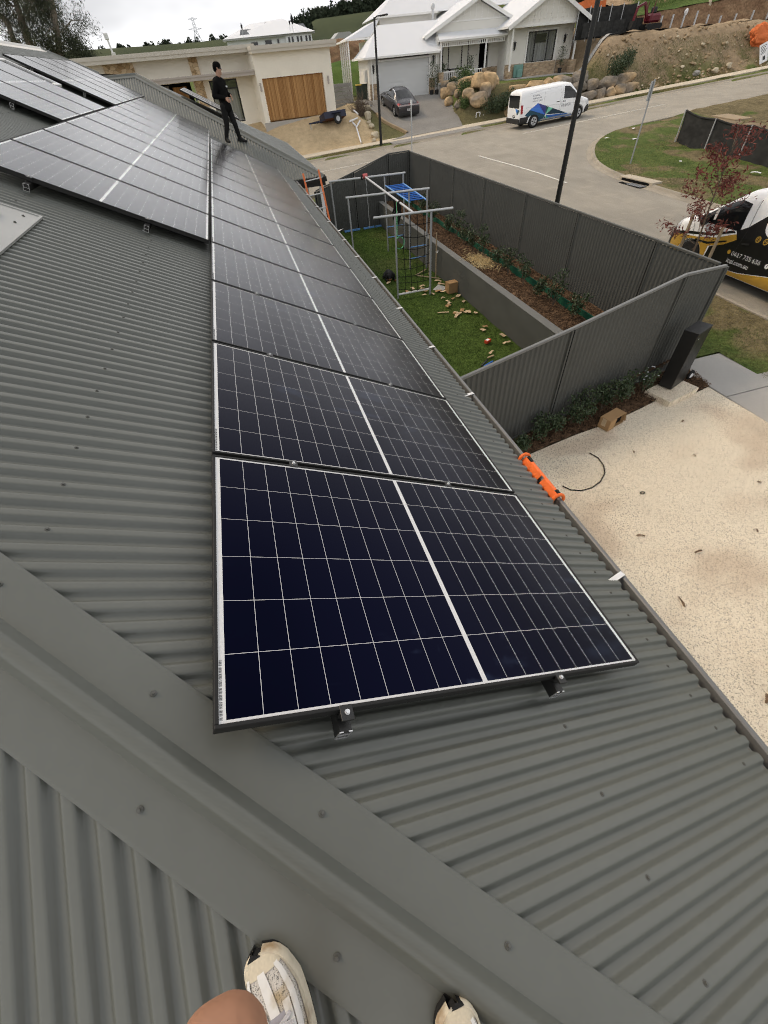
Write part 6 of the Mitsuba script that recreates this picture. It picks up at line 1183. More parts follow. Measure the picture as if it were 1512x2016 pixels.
# ---------------------------------------------------------------- lamps, signs, street things
def lamp(x, y, z, h, r0, r1, arm, label):
    k = thing('street_lamp', label, 'street lamp'); part(k, 'pole', MB().tube([(x, y, z), (x, y, z + h * 0.5), (x, y, z + h)], [r0, (r0 + r1) / 2, r1], 14), 'black_metal', 40); part(k, 'base_plate', MB().cyl((x, y, z - 0.02), (x, y, z + 0.03), r0 * 1.7, 14), 'black_metal')
    part(k, 'arm', MB().tube([(x, y, z + h - 0.05), (x + arm[0] * 0.4, y + arm[1] * 0.4, z + h + 0.03), (x + arm[0], y + arm[1], z + h + 0.03)], 0.03, 8), 'black_metal', 40); part(k, 'luminaire', MB().bar((x + arm[0] * 0.8, y + arm[1] * 0.8, z + h + 0.02), (x + arm[0] * 2.0, y + arm[1] * 2.0, z + h + 0.04), 0.22, 0.07, ch=0.02), 'black_metal'); return k
lamp(10.6, 14.35, -3.15, 8.2, 0.08, 0.055, (0.6, 0.2), 'tall black lamp post close behind the street fence')
lamp(11.19, 38.19, -3.2, 6.05, 0.10, 0.06, (0.35, -0.3), 'slim black lamp post on the far footpath by the driveway')
k = thing('marker_pole', 'plain grey pole with a pale cap behind the far corner of the fence', 'pole'); part(k, 'pole', MB().cyl((9.37, 25.9, -3.1), (9.37, 25.9, -0.5), 0.03, 10), 'galv', 40); part(k, 'cap', MB().cyl((9.37, 25.9, -0.5), (9.37, 25.9, -0.32), 0.05, 10), 'white_paint', 40)
k = thing('road_sign', 'blank back of a road sign on a thin grey post on the corner island', 'road sign'); part(k, 'post', MB().cyl((18.2, 20.25, -3.1), (18.2, 20.25, -0.25), 0.03, 10), 'galv_dull', 40); Ms = rotz(0.55, (18.2, 20.25, -0.62)); part(k, 'plate', MB().box((-0.24, 0.032, -0.28), (0.24, 0.04, 0.32), Ms), 'galv'); part(k, 'bracket', MB().box((-0.2, 0.02, 0.0), (0.2, 0.0318, 0.03), Ms), 'galv_dull')
k = thing('storm_drain', 'kerbside storm drain inlet with a dark slot and grate', 'drain'); Md = rotz(math.radians(92), (16.30, 17.6, zside(16.3, 17.6)))
part(k, 'lid', MB().box((-0.95, -0.62, 0.02), (0.95, -0.12, 0.155), Md, 0.01), 'path_concrete'); part(k, 'slot', MB().box((-0.8, -0.125, 0.03), (0.8, -0.112, 0.12), Md), 'dark_void')
part(k, 'pit', MB().box((-0.75, -0.11, 0.012), (0.75, 0.26, 0.022), Md), 'dark_void')
for i in range(10): part(k, 'grate_bar', MB().box((-0.72 + i * 0.085, -0.09, 0.0225), (-0.69 + i * 0.085, 0.24, 0.034), Md), 'galv_dull')
sf = thing('silt_fence', 'sagging black shade cloth fence on steel posts on the corner island', 'fence')
SFP = [(23.05, 24.2), (22.74, 22.7), (22.24, 20.23), (21.95, 18.0), (21.72, 15.8), (21.5, 13.0)]
for i in range(1, len(SFP) - 1):
    a, b = np.array(SFP[i]), np.array(SFP[i + 1]); n = 14; P = []
    for q in np.linspace(0, 1, n):
        p = a + (b - a) * q; zg = float(zside(*p)) + 0.1; sag = 0.07 * math.sin(math.pi * q); o = 0.03 * math.sin(q * 19 + i)
        P.append([(p[0] + o, p[1], zg), (p[0] + 0.03 + o * 0.5, p[1], zg + 0.6), (p[0], p[1], zg + 1.17 - sag)])
    part(sf, 'cloth', MB().grid(P), 'shade_cloth', True); part(sf, 'cloth_hem', MB().tube([(x[2][0], x[2][1], x[2][2]) for x in P], 0.035, 7), 'shade_cloth', True)
for x, y in SFP[1:]: zg = float(zside(x, y)); part(sf, 'post', MB().bar((x - 0.05, y, zg), (x - 0.04, y, zg + 1.3), 0.04, 0.04), 'galv')
sp = struct('dirt_heap'); gx, gy2 = np.meshgrid(np.linspace(22.6, 29.5, 40), np.linspace(15, 27, 60), indexing='ij'); e = np.exp(-(((gx - 26) / 2.6) ** 2 + ((gy2 - 21) / 4.0) ** 2) * 1.2); zz = zside(gx, gy2) + 0.06 + (e - 0.1) * (0.35 + 0.7 * (N3(gx, gy2, 0.9, 4) - 0.3)); put(sp, MB().grid(np.stack([gx, gy2, zz], -1)), 'dark_dirt', True); mat('dark_dirt', lambda p, n, uv: mix((0.12, 0.09, 0.06), (0.27, 0.21, 0.14), fbm(p.x * 2, p.y * 2, p.z * 2, 4)), 0.95, 0.1)
k = thing('board_offcut', 'pale board lying on the dirt heap behind the shade cloth fence', 'board'); part(k, 'board', MB().bar((24.8, 22.6, -2.0), (24.6, 20.9, -2.05), 0.9, 0.05), 'wood_stake')
for i, (x, y, s_) in enumerate(((21.2, 23.9, 0.3), (19.8, 19.0, 0.2), (20.6, 15.8, 0.35), (20.3, 25.0, 0.25), (22.5, 25.8, 0.3))): put(thing('paper_litter', ('scrap of white litter on the island near the sign post', 'small white scrap by the middle of the island grass', 'flat white sheet of litter in front of the shade cloth fence', 'pale strip of litter on the island edge', 'white scrap beside the first fence post')[i], 'litter'), scrap((x, y, float(zside(x, y)) + 0.16), s_, s_ * 0.5, i, 0.04, 60 + i), 'white_paint')
for i, (x, y) in enumerate(((11.05, 8.3), (10.95, 9.15))): k = thing('tree_stake', ('near timber stake beside the young red leaved tree', 'far timber stake beside the young red leaved tree')[i], 'stake'); part(k, 'stake', MB().bar((x, y, -3.45), (x, y, -2.1 + 0.12 * i), 0.05, 0.05), 'wood_stake')
# young tree with red leaves
rt = thing('young_tree', 'thin young street tree with sparse dark red leaves in front of the van', 'tree'); r = np.random.RandomState(6); m = MB(); B = np.array([11.0, 8.75, -3.42]); tips = []
m.tube([B, B + [0.02, 0.03, 0.9], B + [0.0, 0.1, 1.7], B + [0.05, 0.2, 2.9]], [0.025, 0.022, 0.016, 0.005], 7)
for i in range(17):
    h = 0.75 + 1.95 * (i / 16.0); a = i * 2.4; L_ = (0.75 if h < 1.7 else 0.5) * (0.7 + 0.5 * r.rand()); s0 = B + [0.01, 0.05 + 0.05 * h, h]; e = s0 + [L_ * math.cos(a) * 0.8, L_ * math.sin(a), L_ * (0.35 + 0.5 * r.rand())]; mid = (s0 + e) / 2 + [0, 0, 0.05]; m.tube([s0, mid, e], [0.009, 0.006, 0.003], 5); tips += [mid, e, (mid + e) / 2]
part(rt, 'trunk', m, 'bark', 40); tips = np.array(tips); n = 1500; t = tips[r.randint(len(tips), size=n)]; p = t + r.normal(size=(n, 3)) * [0.10, 0.10, 0.07]; part(rt, 'crown', leaf_cloud(p, (0, 0, -0.4), 0.10, r, 0.1, 3.4), 'leaf_red')
# ---------------------------------------------------------------- the man on the far roof
pe = thing('person', 'person in black beanie, jacket and trousers standing on the far roof beside the panels', 'person')
A = np.array
FWDM = nrm(A([0.80, -0.60, 0])); LEFT = A([0.60, 0.80, 0])
pel = A([0.62, 17.10, 0.50])
def JP(f, l, z): return A([pel[0], pel[1], 0]) + FWDM * f + LEFT * l + A([0, 0, z])
fR, fL = A([0.41, 17.02, -0.30]), A([0.80, 17.16, -0.33])
head_c = JP(0.03, 0.02, 1.205)
J = {'pel': (JP(0, 0, 0.50), 0.125), 'hipR': (JP(0, -0.095, 0.47), 0.095), 'hipL': (JP(0, 0.095, 0.47), 0.095),
     'knR': (A([0.52, 17.0, 0.10]), 0.062), 'knL': (A([0.76, 17.08, 0.08]), 0.062), 'anR': (fR + [0, 0, 0.07], 0.045), 'anL': (fL + [0, 0, 0.07], 0.045)}
body = {'che': (JP(-0.02, 0, 0.80), 0.135), 'abd': (JP(0.0, 0, 0.60), 0.12), 'shR': (JP(-0.01, -0.165, 0.95), 0.062), 'shL': (JP(-0.01, 0.165, 0.95), 0.062), 'nk': (JP(0.0, 0, 1.02), 0.055), 'nk2': (JP(0.02, 0.01, 1.10), 0.05),
        'elR': (JP(-0.09, -0.27, 0.70), 0.05), 'elL': (JP(-0.05, 0.26, 0.71), 0.05), 'wrR': (JP(0.15, -0.12, 0.64), 0.032), 'wrL': (JP(0.17, 0.13, 0.68), 0.032)}
allj = {**J, **body}
def hand(w, tip, thumb_dir, r=0.0085):
    """palm, four bent fingers of different lengths and a thumb leaving the side of the palm"""
    w, tip = A(w, float), A(tip, float); d = nrm(tip - w); s = nrm(thumb_dir - np.dot(thumb_dir, d) * d); n_ = np.cross(d, s); jj = {'w': (w, 0.024), 'a': (w + d * 0.075 + s * 0.03, 0.014), 'b': (w + d * 0.075 - s * 0.03, 0.013), 'c': (w + d * 0.03 + s * 0.025, 0.014)}
    bones = [('w', 'a', 'b', 'c')]
    for i, (o, L_) in enumerate(((0.03, 0.07), (0.01, 0.08), (-0.011, 0.075), (-0.031, 0.058))):
        k0 = w + d * 0.078 + s * o; k1 = k0 + d * L_ * 0.5 + n_ * L_ * 0.14; k2 = k1 + d * L_ * 0.38 + n_ * L_ * 0.34
        jj['p%d' % i], jj['q%d' % i], jj['r%d' % i] = (k0, r), (k1, r * 0.95), (k2, r * 0.8); bones += [('p%d' % i, 'q%d' % i), ('q%d' % i, 'r%d' % i)]
    t0 = w + d * 0.03 + s * 0.03; t1 = t0 + s * 0.03 + d * 0.03 + n_ * 0.01; t2 = t1 + d * 0.03 + s * 0.008 + n_ * 0.012; jj['t0'], jj['t1'], jj['t2'] = (t0, r * 1.2), (t1, r * 1.1), (t2, r * 0.9); bones += [('c', 't0'), ('t0', 't1'), ('t1', 't2')]
    return jj, bones
def headmesh(c, f, l):
    """skull, jaw, nose, lips, brows, ears as one smooth surface; f looks ahead, l is the left side"""
    u = A([0, 0, 1.0]); g = lambda a, b, z: c + f * a + l * b + u * z
    jj = {'sk': (g(-0.015, 0, 0.035), 0.078), 'sk2': (g(0.025, 0, 0.03), 0.068), 'jaw': (g(0.035, 0, -0.055), 0.045), 'chin': (g(0.062, 0, -0.088), 0.022), 'jl': (g(0.0, 0.045, -0.05), 0.024), 'jr': (g(0.0, -0.045, -0.05), 0.024),
          'no': (g(0.088, 0, 0.02), 0.012), 'nt': (g(0.108, 0, -0.012), 0.013), 'lu': (g(0.085, 0.012, -0.047), 0.009), 'lr': (g(0.085, -0.012, -0.047), 0.009), 'lw': (g(0.082, 0, -0.06), 0.010), 'bl': (g(0.078, 0.03, 0.035), 0.012), 'br': (g(0.078, -0.03, 0.035), 0.012), 'ckl': (g(0.06, 0.04, -0.015), 0.022), 'ckr': (g(0.06, -0.04, -0.015), 0.022),
          'el': (g(-0.012, 0.078, 0.0), 0.018), 'er': (g(-0.012, -0.078, 0.0), 0.018), 'el2': (g(-0.02, 0.084, 0.025), 0.016), 'er2': (g(-0.02, -0.084, 0.025), 0.016), 'nk': (g(-0.02, 0, -0.13), 0.052)}
    b = [('sk', 'sk2', 'jaw'), ('jaw', 'chin', 'jl', 'jr'), ('sk', 'jl', 'jr'), ('sk2', 'bl', 'br'), ('no', 'nt'), ('sk2', 'no'), ('lu', 'lr'), ('lw',), ('jaw', 'lw', 'lu', 'lr'), ('sk2', 'ckl', 'jaw'), ('sk2', 'ckr', 'jaw'), ('el', 'el2'), ('er', 'er2'), ('sk', 'nk'), ('jaw', 'nk')]
    return blob_hull(jj, b, 0.01, 6)
skin_j = {**{k: (v[0], v[1] * 0.8) for k, v in allj.items() if k not in ('wrR', 'wrL')}, 'wrR': (body['wrR'][0], 0.024), 'wrL': (body['wrL'][0], 0.024)}
bones = [('pel', 'hipR', 'hipL'), ('hipR', 'knR'), ('knR', 'anR'), ('hipL', 'knL'), ('knL', 'anL'), ('pel', 'abd'), ('abd', 'che'), ('che', 'shR', 'shL'), ('nk', 'che'), ('nk', 'nk2'), ('shR', 'elR'), ('elR', 'wrR'), ('shL', 'elL'), ('elL', 'wrL')]
FACE = nrm(A([0.93, 0.10, -0.12])); FACE[2] = -0.1; FACE = nrm(FACE); FL_ = nrm(np.cross((0, 0, 1), FACE))
hm = headmesh(head_c, FACE, FL_)
ex = []
for w_, el_, th in (('wrR', 'elR', A([0, 0, 1.0]) + LEFT * 0.4), ('wrL', 'elL', A([0, 0, 1.0]) - LEFT * 0.4)):
    d_ = nrm(body[w_][0] - body[el_][0]); jj, bb = hand(body[w_][0], body[w_][0] + d_ * 0.05 + A([0, 0, -0.03]), th, 0.0095); q = {k: v for k, v in jj.items()}
    sp_ = lambda c, r_: manifold3d.Manifold.sphere(r_, 12).translate(tuple(c))
    ex += [manifold3d.Manifold.batch_hull([sp_(*q[x]) for x in b_]) for b_ in bb]
hm_ = manifold3d.Manifold(manifold3d.Mesh(np.asarray(hm.vertices, np.float32), np.asarray(hm.faces, np.uint32)))
part(pe, 'body', blob_hull(skin_j, bones, 0.012, 5, ex + ([hm_] if not hm_.is_empty() else [])), 'skin_pale', True)
if hm_.is_empty(): part(pe, 'head', hm, 'skin_pale', True)
jj = {k: (v[0], v[1] * m_) for k, v, m_ in [('abd', body['abd'], 1.22), ('che', body['che'], 1.15), ('shR', body['shR'], 1.28), ('shL', body['shL'], 1.28), ('elR', body['elR'], 1.35), ('elL', body['elL'], 1.35)]}
jj.update({'wrR': (body['wrR'][0] * 0.93 + body['elR'][0] * 0.07, 0.042), 'wrL': (body['wrL'][0] * 0.93 + body['elL'][0] * 0.07, 0.042), 'hem': (JP(0.0, 0, 0.47), 0.15), 'hem2': (JP(0.03, 0.05, 0.44), 0.12), 'hem3': (JP(0.02, -0.06, 0.44), 0.12), 'col': (JP(-0.01, 0, 1.02), 0.075), 'hood': (JP(-0.13, 0, 0.99), 0.07), 'hood2': (JP(-0.10, 0.08, 1.0), 0.05), 'hood3': (JP(-0.10, -0.08, 1.0), 0.05)})
part(pe, 'jacket', blob_hull(jj, [('hem', 'abd', 'hem2', 'hem3'), ('abd', 'che'), ('che', 'shR', 'shL'), ('che', 'col'), ('shR', 'col', 'shL'), ('shR', 'elR'), ('elR', 'wrR'), ('shL', 'elL'), ('elL', 'wrL'), ('hood', 'hood2', 'hood3', 'col')], 0.016, 8), 'cloth_black', True)
jt = {'pel': (J['pel'][0] - [0, 0, 0.02], 0.13), 'hipR': (J['hipR'][0], 0.105), 'hipL': (J['hipL'][0], 0.105), 'knR': (J['knR'][0], 0.072), 'knL': (J['knL'][0], 0.072), 'anR': (fR + [0, 0, 0.10], 0.058), 'anL': (fL + [0, 0, 0.10], 0.058)}
part(pe, 'trousers', blob_hull(jt, [('pel', 'hipR', 'hipL'), ('hipR', 'knR'), ('knR', 'anR'), ('hipL', 'knL'), ('knL', 'anL')], 0.016, 8), 'cloth_trouser', True)
for nm, f0, d_ in (('boot', fR, nrm(A([0.35, -0.9, 0]))), ('boot', fL, nrm(A([0.93, -0.35, -0.1])))):
    s_ = nrm(np.cross(d_, (0, 0, 1))); jj = {'h': (f0 - d_ * 0.05 + [0, 0, 0.035], 0.038), 'b': (f0 + d_ * 0.12 + [0, 0, 0.03], 0.036), 't': (f0 + d_ * 0.19 + [0, 0, 0.026], 0.028), 'a': (f0 + [0, 0, 0.12], 0.05), 'm': (f0 + d_ * 0.06 + [0, 0, 0.065], 0.04)}
    part(pe, nm, blob_hull(jj, [('h', 'b'), ('b', 't'), ('h', 'a', 'm'), ('m', 'b')], 0.012, 6), 'rubber', True)
# hair and beanie, dark glasses, badge
g = lambda a, b, z: head_c + FACE * a + FL_ * b + A([0, 0, z])
part(pe, 'beanie', blob_hull({'a': (g(-0.025, 0, 0.055), 0.094), 'b': (g(0.025, 0, 0.065), 0.082), 'c': (g(-0.03, 0, 0.075), 0.075), 'd': (g(-0.055, 0, 0.0), 0.066), 'e': (g(0.0, 0, 0.09), 0.06)}, [('a', 'b', 'c', 'e'), ('a', 'd')], 0.012, 8), 'hair', True)
part(pe, 'sunglasses', blob_hull({'a': (g(0.088, 0.035, 0.012), 0.018), 'b': (g(0.088, -0.035, 0.012), 0.018), 'c': (g(0.07, -0.065, 0.015), 0.010), 'd': (g(0.0, -0.082, 0.018), 0.006)}, [('a', 'b'), ('b', 'c'), ('c', 'd')], 0.008, 4), 'tint_glass', True)
c_ = JP(0.165, 0.07, 0.86); part(pe, 'chest_badge', MB().cyl(c_ - FWDM * 0.03, c_ + FWDM * 0.004, 0.016, 10), 'white_paint')

# ---------------------------------------------------------------- the photographer's leg and shoes
ph = thing('person', 'bare kneed person in worn white running shoes standing over the roof hip', 'person')
aL, aR = A([0.085, -0.665, -0.225]), A([0.405, -0.885, -0.40]); kL = A([0.112, -0.505, 0.300]); hL = A([0.27, -0.98, 0.62]); hR = A([0.52, -1.02, 0.60]); kR = A([0.50, -0.86, 0.10])
leg = {'aL': (aL, 0.036), 'cL': (aL * 0.45 + kL * 0.55 + [0.0, -0.025, 0], 0.054), 'kL': (kL, 0.056), 'kl2': (kL + [0.012, 0.018, 0.0], 0.05), 'pat': (kL + [-0.006, 0.03, 0.012], 0.036), 'tL': (kL * 0.55 + hL * 0.45, 0.072), 'hL': (hL, 0.09), 'fL': (aL + [-0.03, 0.07, -0.045], 0.03),
       'aR': (aR, 0.036), 'cR': (aR * 0.45 + kR * 0.55, 0.054), 'kR': (kR, 0.056), 'tR': (kR * 0.5 + hR * 0.5, 0.075), 'hR': (hR, 0.09), 'fR': (aR + [0, 0.08, -0.045], 0.03)}
lm = blob_hull(leg, [('aL', 'cL'), ('cL', 'kL'), ('kL', 'kl2', 'pat'), ('kl2', 'tL'), ('kL', 'tL'), ('tL', 'hL'), ('aL', 'fL'), ('aR', 'cR'), ('cR', 'kR'), ('kR', 'tR'), ('tR', 'hR'), ('aR', 'fR'), ('hL', 'hR')], 0.012, 10)
part(ph, 'legs', lm, 'skin', True)
part(ph, 'shorts', blob_hull({'hL': (hL, 0.11), 'hR': (hR, 0.11), 'tL': (hL * 0.8 + kL * 0.2, 0.1), 'tR': (hR * 0.8 + kR * 0.2, 0.1)}, [('hL', 'hR'), ('hL', 'tL'), ('hR', 'tR')], 0.03, 6), 'cloth_black', True)
def shoe(toe, heel, tag, nD, seed):
    """a running shoe lofted from sole to tongue, with sole, toe bumper, mesh, overlays and laces"""
    toe, heel = A(toe), A(heel); d = nrm(toe - heel); n = nrm(nD - np.dot(nD, d) * d); s = np.cross(d, n); L = np.linalg.norm(toe - heel)
    X = lambda a, b, c: heel + d * a * L + s * b + n * c
    ks = np.linspace(0, 1, 33)
    def halfw(t): return np.interp(t, [0, 0.04, 0.15, 0.35, 0.6, 0.75, 0.88, 0.95, 0.985, 1.0], [0.012, 0.026, 0.036, 0.037, 0.046, 0.051, 0.045, 0.034, 0.022, 0.006])
    def skew(t): return 0.010 * tag * np.sin(np.pi * np.clip((t - 0.3) / 0.7, 0, 1)) * (1 if t > 0.3 else 0)
    def topn(t): return np.interp(t, [0, 0.05, 0.25, 0.42, 0.6, 0.78, 0.9, 1.0], [0.085, 0.10, 0.098, 0.092, 0.078, 0.062, 0.050, 0.030])
    def upper(lo, hi, e, a0=0.04, a1=1.0, n1=17, off=0.0):
        P = []
        for t in np.linspace(a0, a1, 33):
            w, h = halfw(t), topn(t); row = []
            for q in np.linspace(lo, hi, n1):      # q: -1 (one side) .. 1 (other side)
                th = q * math.pi / 2; y = (w + off) * np.sign(math.sin(th)) * abs(math.sin(th)) ** 0.75; z = 0.028 + (h - 0.028 + off) * abs(math.cos(th)) ** 0.85
                row.append(X(t, y + skew(t), z))
            P.append(row)
        return MB().grid(P)
    part(ph, 'shoe_upper', upper(-1, 1, 0), 'shoe_mesh', True)
    P = []
    for t in ks:
        w = halfw(t) + 0.006; P.append([X(t * 1.02 - 0.01, -w * 0.9 + skew(t), 0.0), X(t * 1.02 - 0.01, -w + skew(t), 0.010), X(t * 1.02 - 0.01, -w * 1.01 + skew(t), 0.026), X(t, -w * 0.93 + skew(t), 0.034), X(t, w * 0.93 + skew(t), 0.034), X(t * 1.02 - 0.01, w * 1.01 + skew(t), 0.026), X(t * 1.02 - 0.01, w + skew(t), 0.010), X(t * 1.02 - 0.01, w * 0.9 + skew(t), 0.0)])
    part(ph, 'shoe_midsole', MB().grid(P), 'shoe_sole', 40)
    P = [[X(t * 1.03 - 0.012, y * (halfw(t) + 0.005) + skew(t), z) for y, z in ((-0.96, 0.012), (-0.96, -0.004), (0.96, -0.004), (0.96, 0.012))] for t in ks]
    part(ph, 'shoe_outsole', MB().grid(P), 'rubber', 30)
    part(ph, 'shoe_toe_bumper', upper(-1, 1, 0, 0.905, 0.998, 21, 0.0022), 'shoe_toe', True); part(ph, 'toe_tip', MB().grid([[X(t * 1.012, y * (halfw(t) * 0.62) + skew(t) - 0.008 * tag, z) for y, z in ((-1, 0.012), (-1, 0.034), (1, 0.036), (1, 0.012))] for t in np.linspace(0.975, 1.008, 6)]), 'rubber', 30)
    for a, b in ((-1, -0.78), (0.78, 1)): part(ph, 'shoe_overlay', upper(a, b, 0, 0.08, 0.93, 5, 0.0022), 'shoe_toe', True)
    for a, b, t0, t1 in ((-0.10, 0.05, 0.70, 0.92), (-0.62, -0.42, 0.50, 0.92), (0.40, 0.60, 0.50, 0.92)):
        part(ph, 'shoe_overlay', upper(a, b, 0, t0, t1, 5, 0.0030), 'shoe_white', True)
    for sg in (-1, 1): part(ph, 'shoe_eyestay', upper(0.16 if sg > 0 else -0.36, 0.36 if sg > 0 else -0.16, 0, 0.34, 0.74, 6, 0.0036), 'shoe_white', True)
    part(ph, 'shoe_tongue', upper(-0.16, 0.16, 0, 0.28, 0.70, 7, 0.0026), 'shoe_grey', True)
    def at(t, q, o): w, h = halfw(t), topn(t); th = q * math.pi / 2; return X(t, (w + o) * np.sign(math.sin(th)) * abs(math.sin(th)) ** 0.75 + skew(t), 0.028 + (h - 0.028 + o) * abs(math.cos(th)) ** 0.85)
    ts = np.linspace(0.68, 0.40, 7)
    for i in range(6):
        for sg in (-1, 1):
            a, b = (ts[i], -0.27 * sg), (ts[i + 1], 0.27 * sg); pts = [at(a[0] + (b[0] - a[0]) * q, a[1] + (b[1] - a[1]) * q, 0.0065 + (0.003 if sg > 0 else 0.001) * math.sin(math.pi * q)) for q in np.linspace(0, 1, 7)]
            F = []
            for j, p in enumerate(pts): tt = nrm(pts[min(j + 1, 6)] - pts[max(j - 1, 0)]); F.append(fr(p, np.cross(tt, n), z=tt))
            part(ph, 'shoe_lace', MB().sweep([(-0.0036, -0.0012), (0.0036, -0.0012), (0.0036, 0.0012), (-0.0036, 0.0012)], F), 'shoe_lace')
    for k in range(9): part(ph, 'shoe_fin', MB().tube([at(0.34 - k * 0.014, 0.62, 0.003), at(0.30 - k * 0.012, 0.9, 0.004)], 0.0018, 5), 'trim_black')
    part(ph, 'shoe_sock', MB().tube([X(0.2, 0, 0.07), X(0.19, 0, 0.13)], [0.036, 0.038], 14), 'shoe_white', True)
mesh_c = lambda p: dr.select(noise(p.x * 700, p.y * 700, p.z * 500) < 0.36, 0.38, 1.0)
dirt_ = lambda p: smoothstep(0.42, 0.72, fbm(p.x * 22, p.y * 22, p.z * 22, 4))
mat('shoe_mesh', lambda p, n, uv: mix((0.56, 0.53, 0.48), (0.42, 0.33, 0.20), dirt_(p)) * mesh_c(p), 0.9, 0.1)
mat('shoe_sole', lambda p, n, uv: mix((0.62, 0.56, 0.44), (0.34, 0.24, 0.14), dirt_(p)), 0.8, 0.2)
mat('shoe_toe', lambda p, n, uv: mix((0.58, 0.52, 0.40), (0.33, 0.25, 0.16), dirt_(p)) * (0.9 + 0.15 * noise(p.x * 300, p.y * 300, p.z * 300)), 0.75, 0.2)
mat('shoe_white', lambda p, n, uv: mix((0.70, 0.69, 0.66), (0.52, 0.46, 0.36), dirt_(p)), 0.6, 0.3); mat('shoe_grey', (0.34, 0.33, 0.36), 0.9, 0.1); mat('shoe_lace', lambda p, n, uv: C(0.55, 0.54, 0.55) * (0.75 + 0.35 * noise(p.x * 500, p.y * 500, p.z * 500)), 0.9, 0.1)
hipn = nrm(RN + DN)
offD = DN * 0.012
def onD(x, y): return A([x, y, -0.1441 + TP * (y + 0.165)]) + DN * 0.013
shoe(onD(0.005, -0.405), onD(0.085, -0.685), 1, DN, 1)
shoe(onD(0.395, -0.608) + A([0, 0, 0.012]), onD(0.405, -0.90) + A([0, 0, 0.012]), -1, nrm(DN * 0.7 + RN * 0.3), 2)

# ---------------------------------------------------------------- dog on the lawn
dg = thing('dog', 'black dog lying on the lawn beside the climbing frame chewing cardboard', 'dog'); mat('fur_black', lambda p, n, uv: C(0.009, 0.009, 0.010) * (0.6 + 0.8 * noise(p.x * 60, p.y * 60, p.z * 60)), 0.7, 0.25); mat('fur_tan', (0.16, 0.075, 0.03), 0.8, 0.1)
o = A([4.66, 14.72, -4.09]); dd = nrm(A([0.05, -1.0, 0])); ds = A([1.0, 0.05, 0]); q = lambda a, b, z: o + dd * a + ds * b + A([0, 0, z])
dj = {'rump': (q(-0.16, 0.03, 0.13), 0.115), 'belly': (q(0.0, 0.0, 0.14), 0.115), 'chest': (q(0.15, -0.02, 0.16), 0.125), 'neck': (q(0.25, -0.05, 0.20), 0.08), 'head': (q(0.33, -0.09, 0.17), 0.075), 'muz': (q(0.43, -0.12, 0.10), 0.034), 'eaL': (q(0.32, -0.02, 0.22), 0.03), 'eaL2': (q(0.35, 0.01, 0.14), 0.022), 'eaR': (q(0.28, -0.16, 0.21), 0.03), 'eaR2': (q(0.30, -0.19, 0.13), 0.022),
      'shl': (q(0.17, 0.10, 0.12), 0.055), 'ell': (q(0.12, 0.13, 0.04), 0.036), 'pal': (q(0.36, 0.09, 0.03), 0.028), 'shr': (q(0.17, -0.13, 0.12), 0.055), 'elr': (q(0.10, -0.16, 0.04), 0.036), 'par': (q(0.36, -0.18, 0.03), 0.028),
      'hil': (q(-0.16, 0.13, 0.10), 0.075), 'knl': (q(-0.02, 0.19, 0.08), 0.045), 'hol': (q(-0.18, 0.2, 0.035), 0.026), 'fol': (q(-0.04, 0.21, 0.025), 0.025), 'hir': (q(-0.16, -0.09, 0.10), 0.07), 'knr': (q(-0.03, -0.16, 0.08), 0.045), 'hor': (q(-0.18, -0.17, 0.035), 0.026), 'fo2': (q(-0.05, -0.19, 0.025), 0.025), 't0': (q(-0.26, 0.05, 0.09), 0.03), 't1': (q(-0.36, 0.13, 0.05), 0.022), 't2': (q(-0.40, 0.22, 0.035), 0.014)}
part(dg, 'body', blob_hull(dj, [('rump', 'belly'), ('belly', 'chest'), ('chest', 'neck'), ('neck', 'head'), ('head', 'muz'), ('eaL', 'eaL2'), ('eaR', 'eaR2'), ('head', 'eaL'), ('head', 'eaR'), ('chest', 'shl'), ('shl', 'ell'), ('ell', 'pal'), ('chest', 'shr'), ('shr', 'elr'), ('elr', 'par'), ('rump', 'hil', 'knl'), ('knl', 'hol'), ('hol', 'fol'), ('rump', 'hir', 'knr'), ('knr', 'hor'), ('hor', 'fo2'), ('rump', 't0'), ('t0', 't1'), ('t1', 't2')], 0.02, 6), 'fur_black', True)
for n_, b_ in (('paw', 'pal'), ('paw', 'par')): part(dg, n_, MB().tm(trimesh.creation.icosphere(2, 0.033), fr(dj[b_][0] + dd * 0.02, (1, 0, 0), (0, 1, 0))), 'fur_tan', True)
part(dg, 'muzzle_patch', MB().tm(trimesh.creation.icosphere(2, 0.034), fr(dj['muz'][0] + dd * 0.012 + A([0, 0, 0.004]), (1, 0, 0), (0, 1, 0))), 'fur_tan', True)
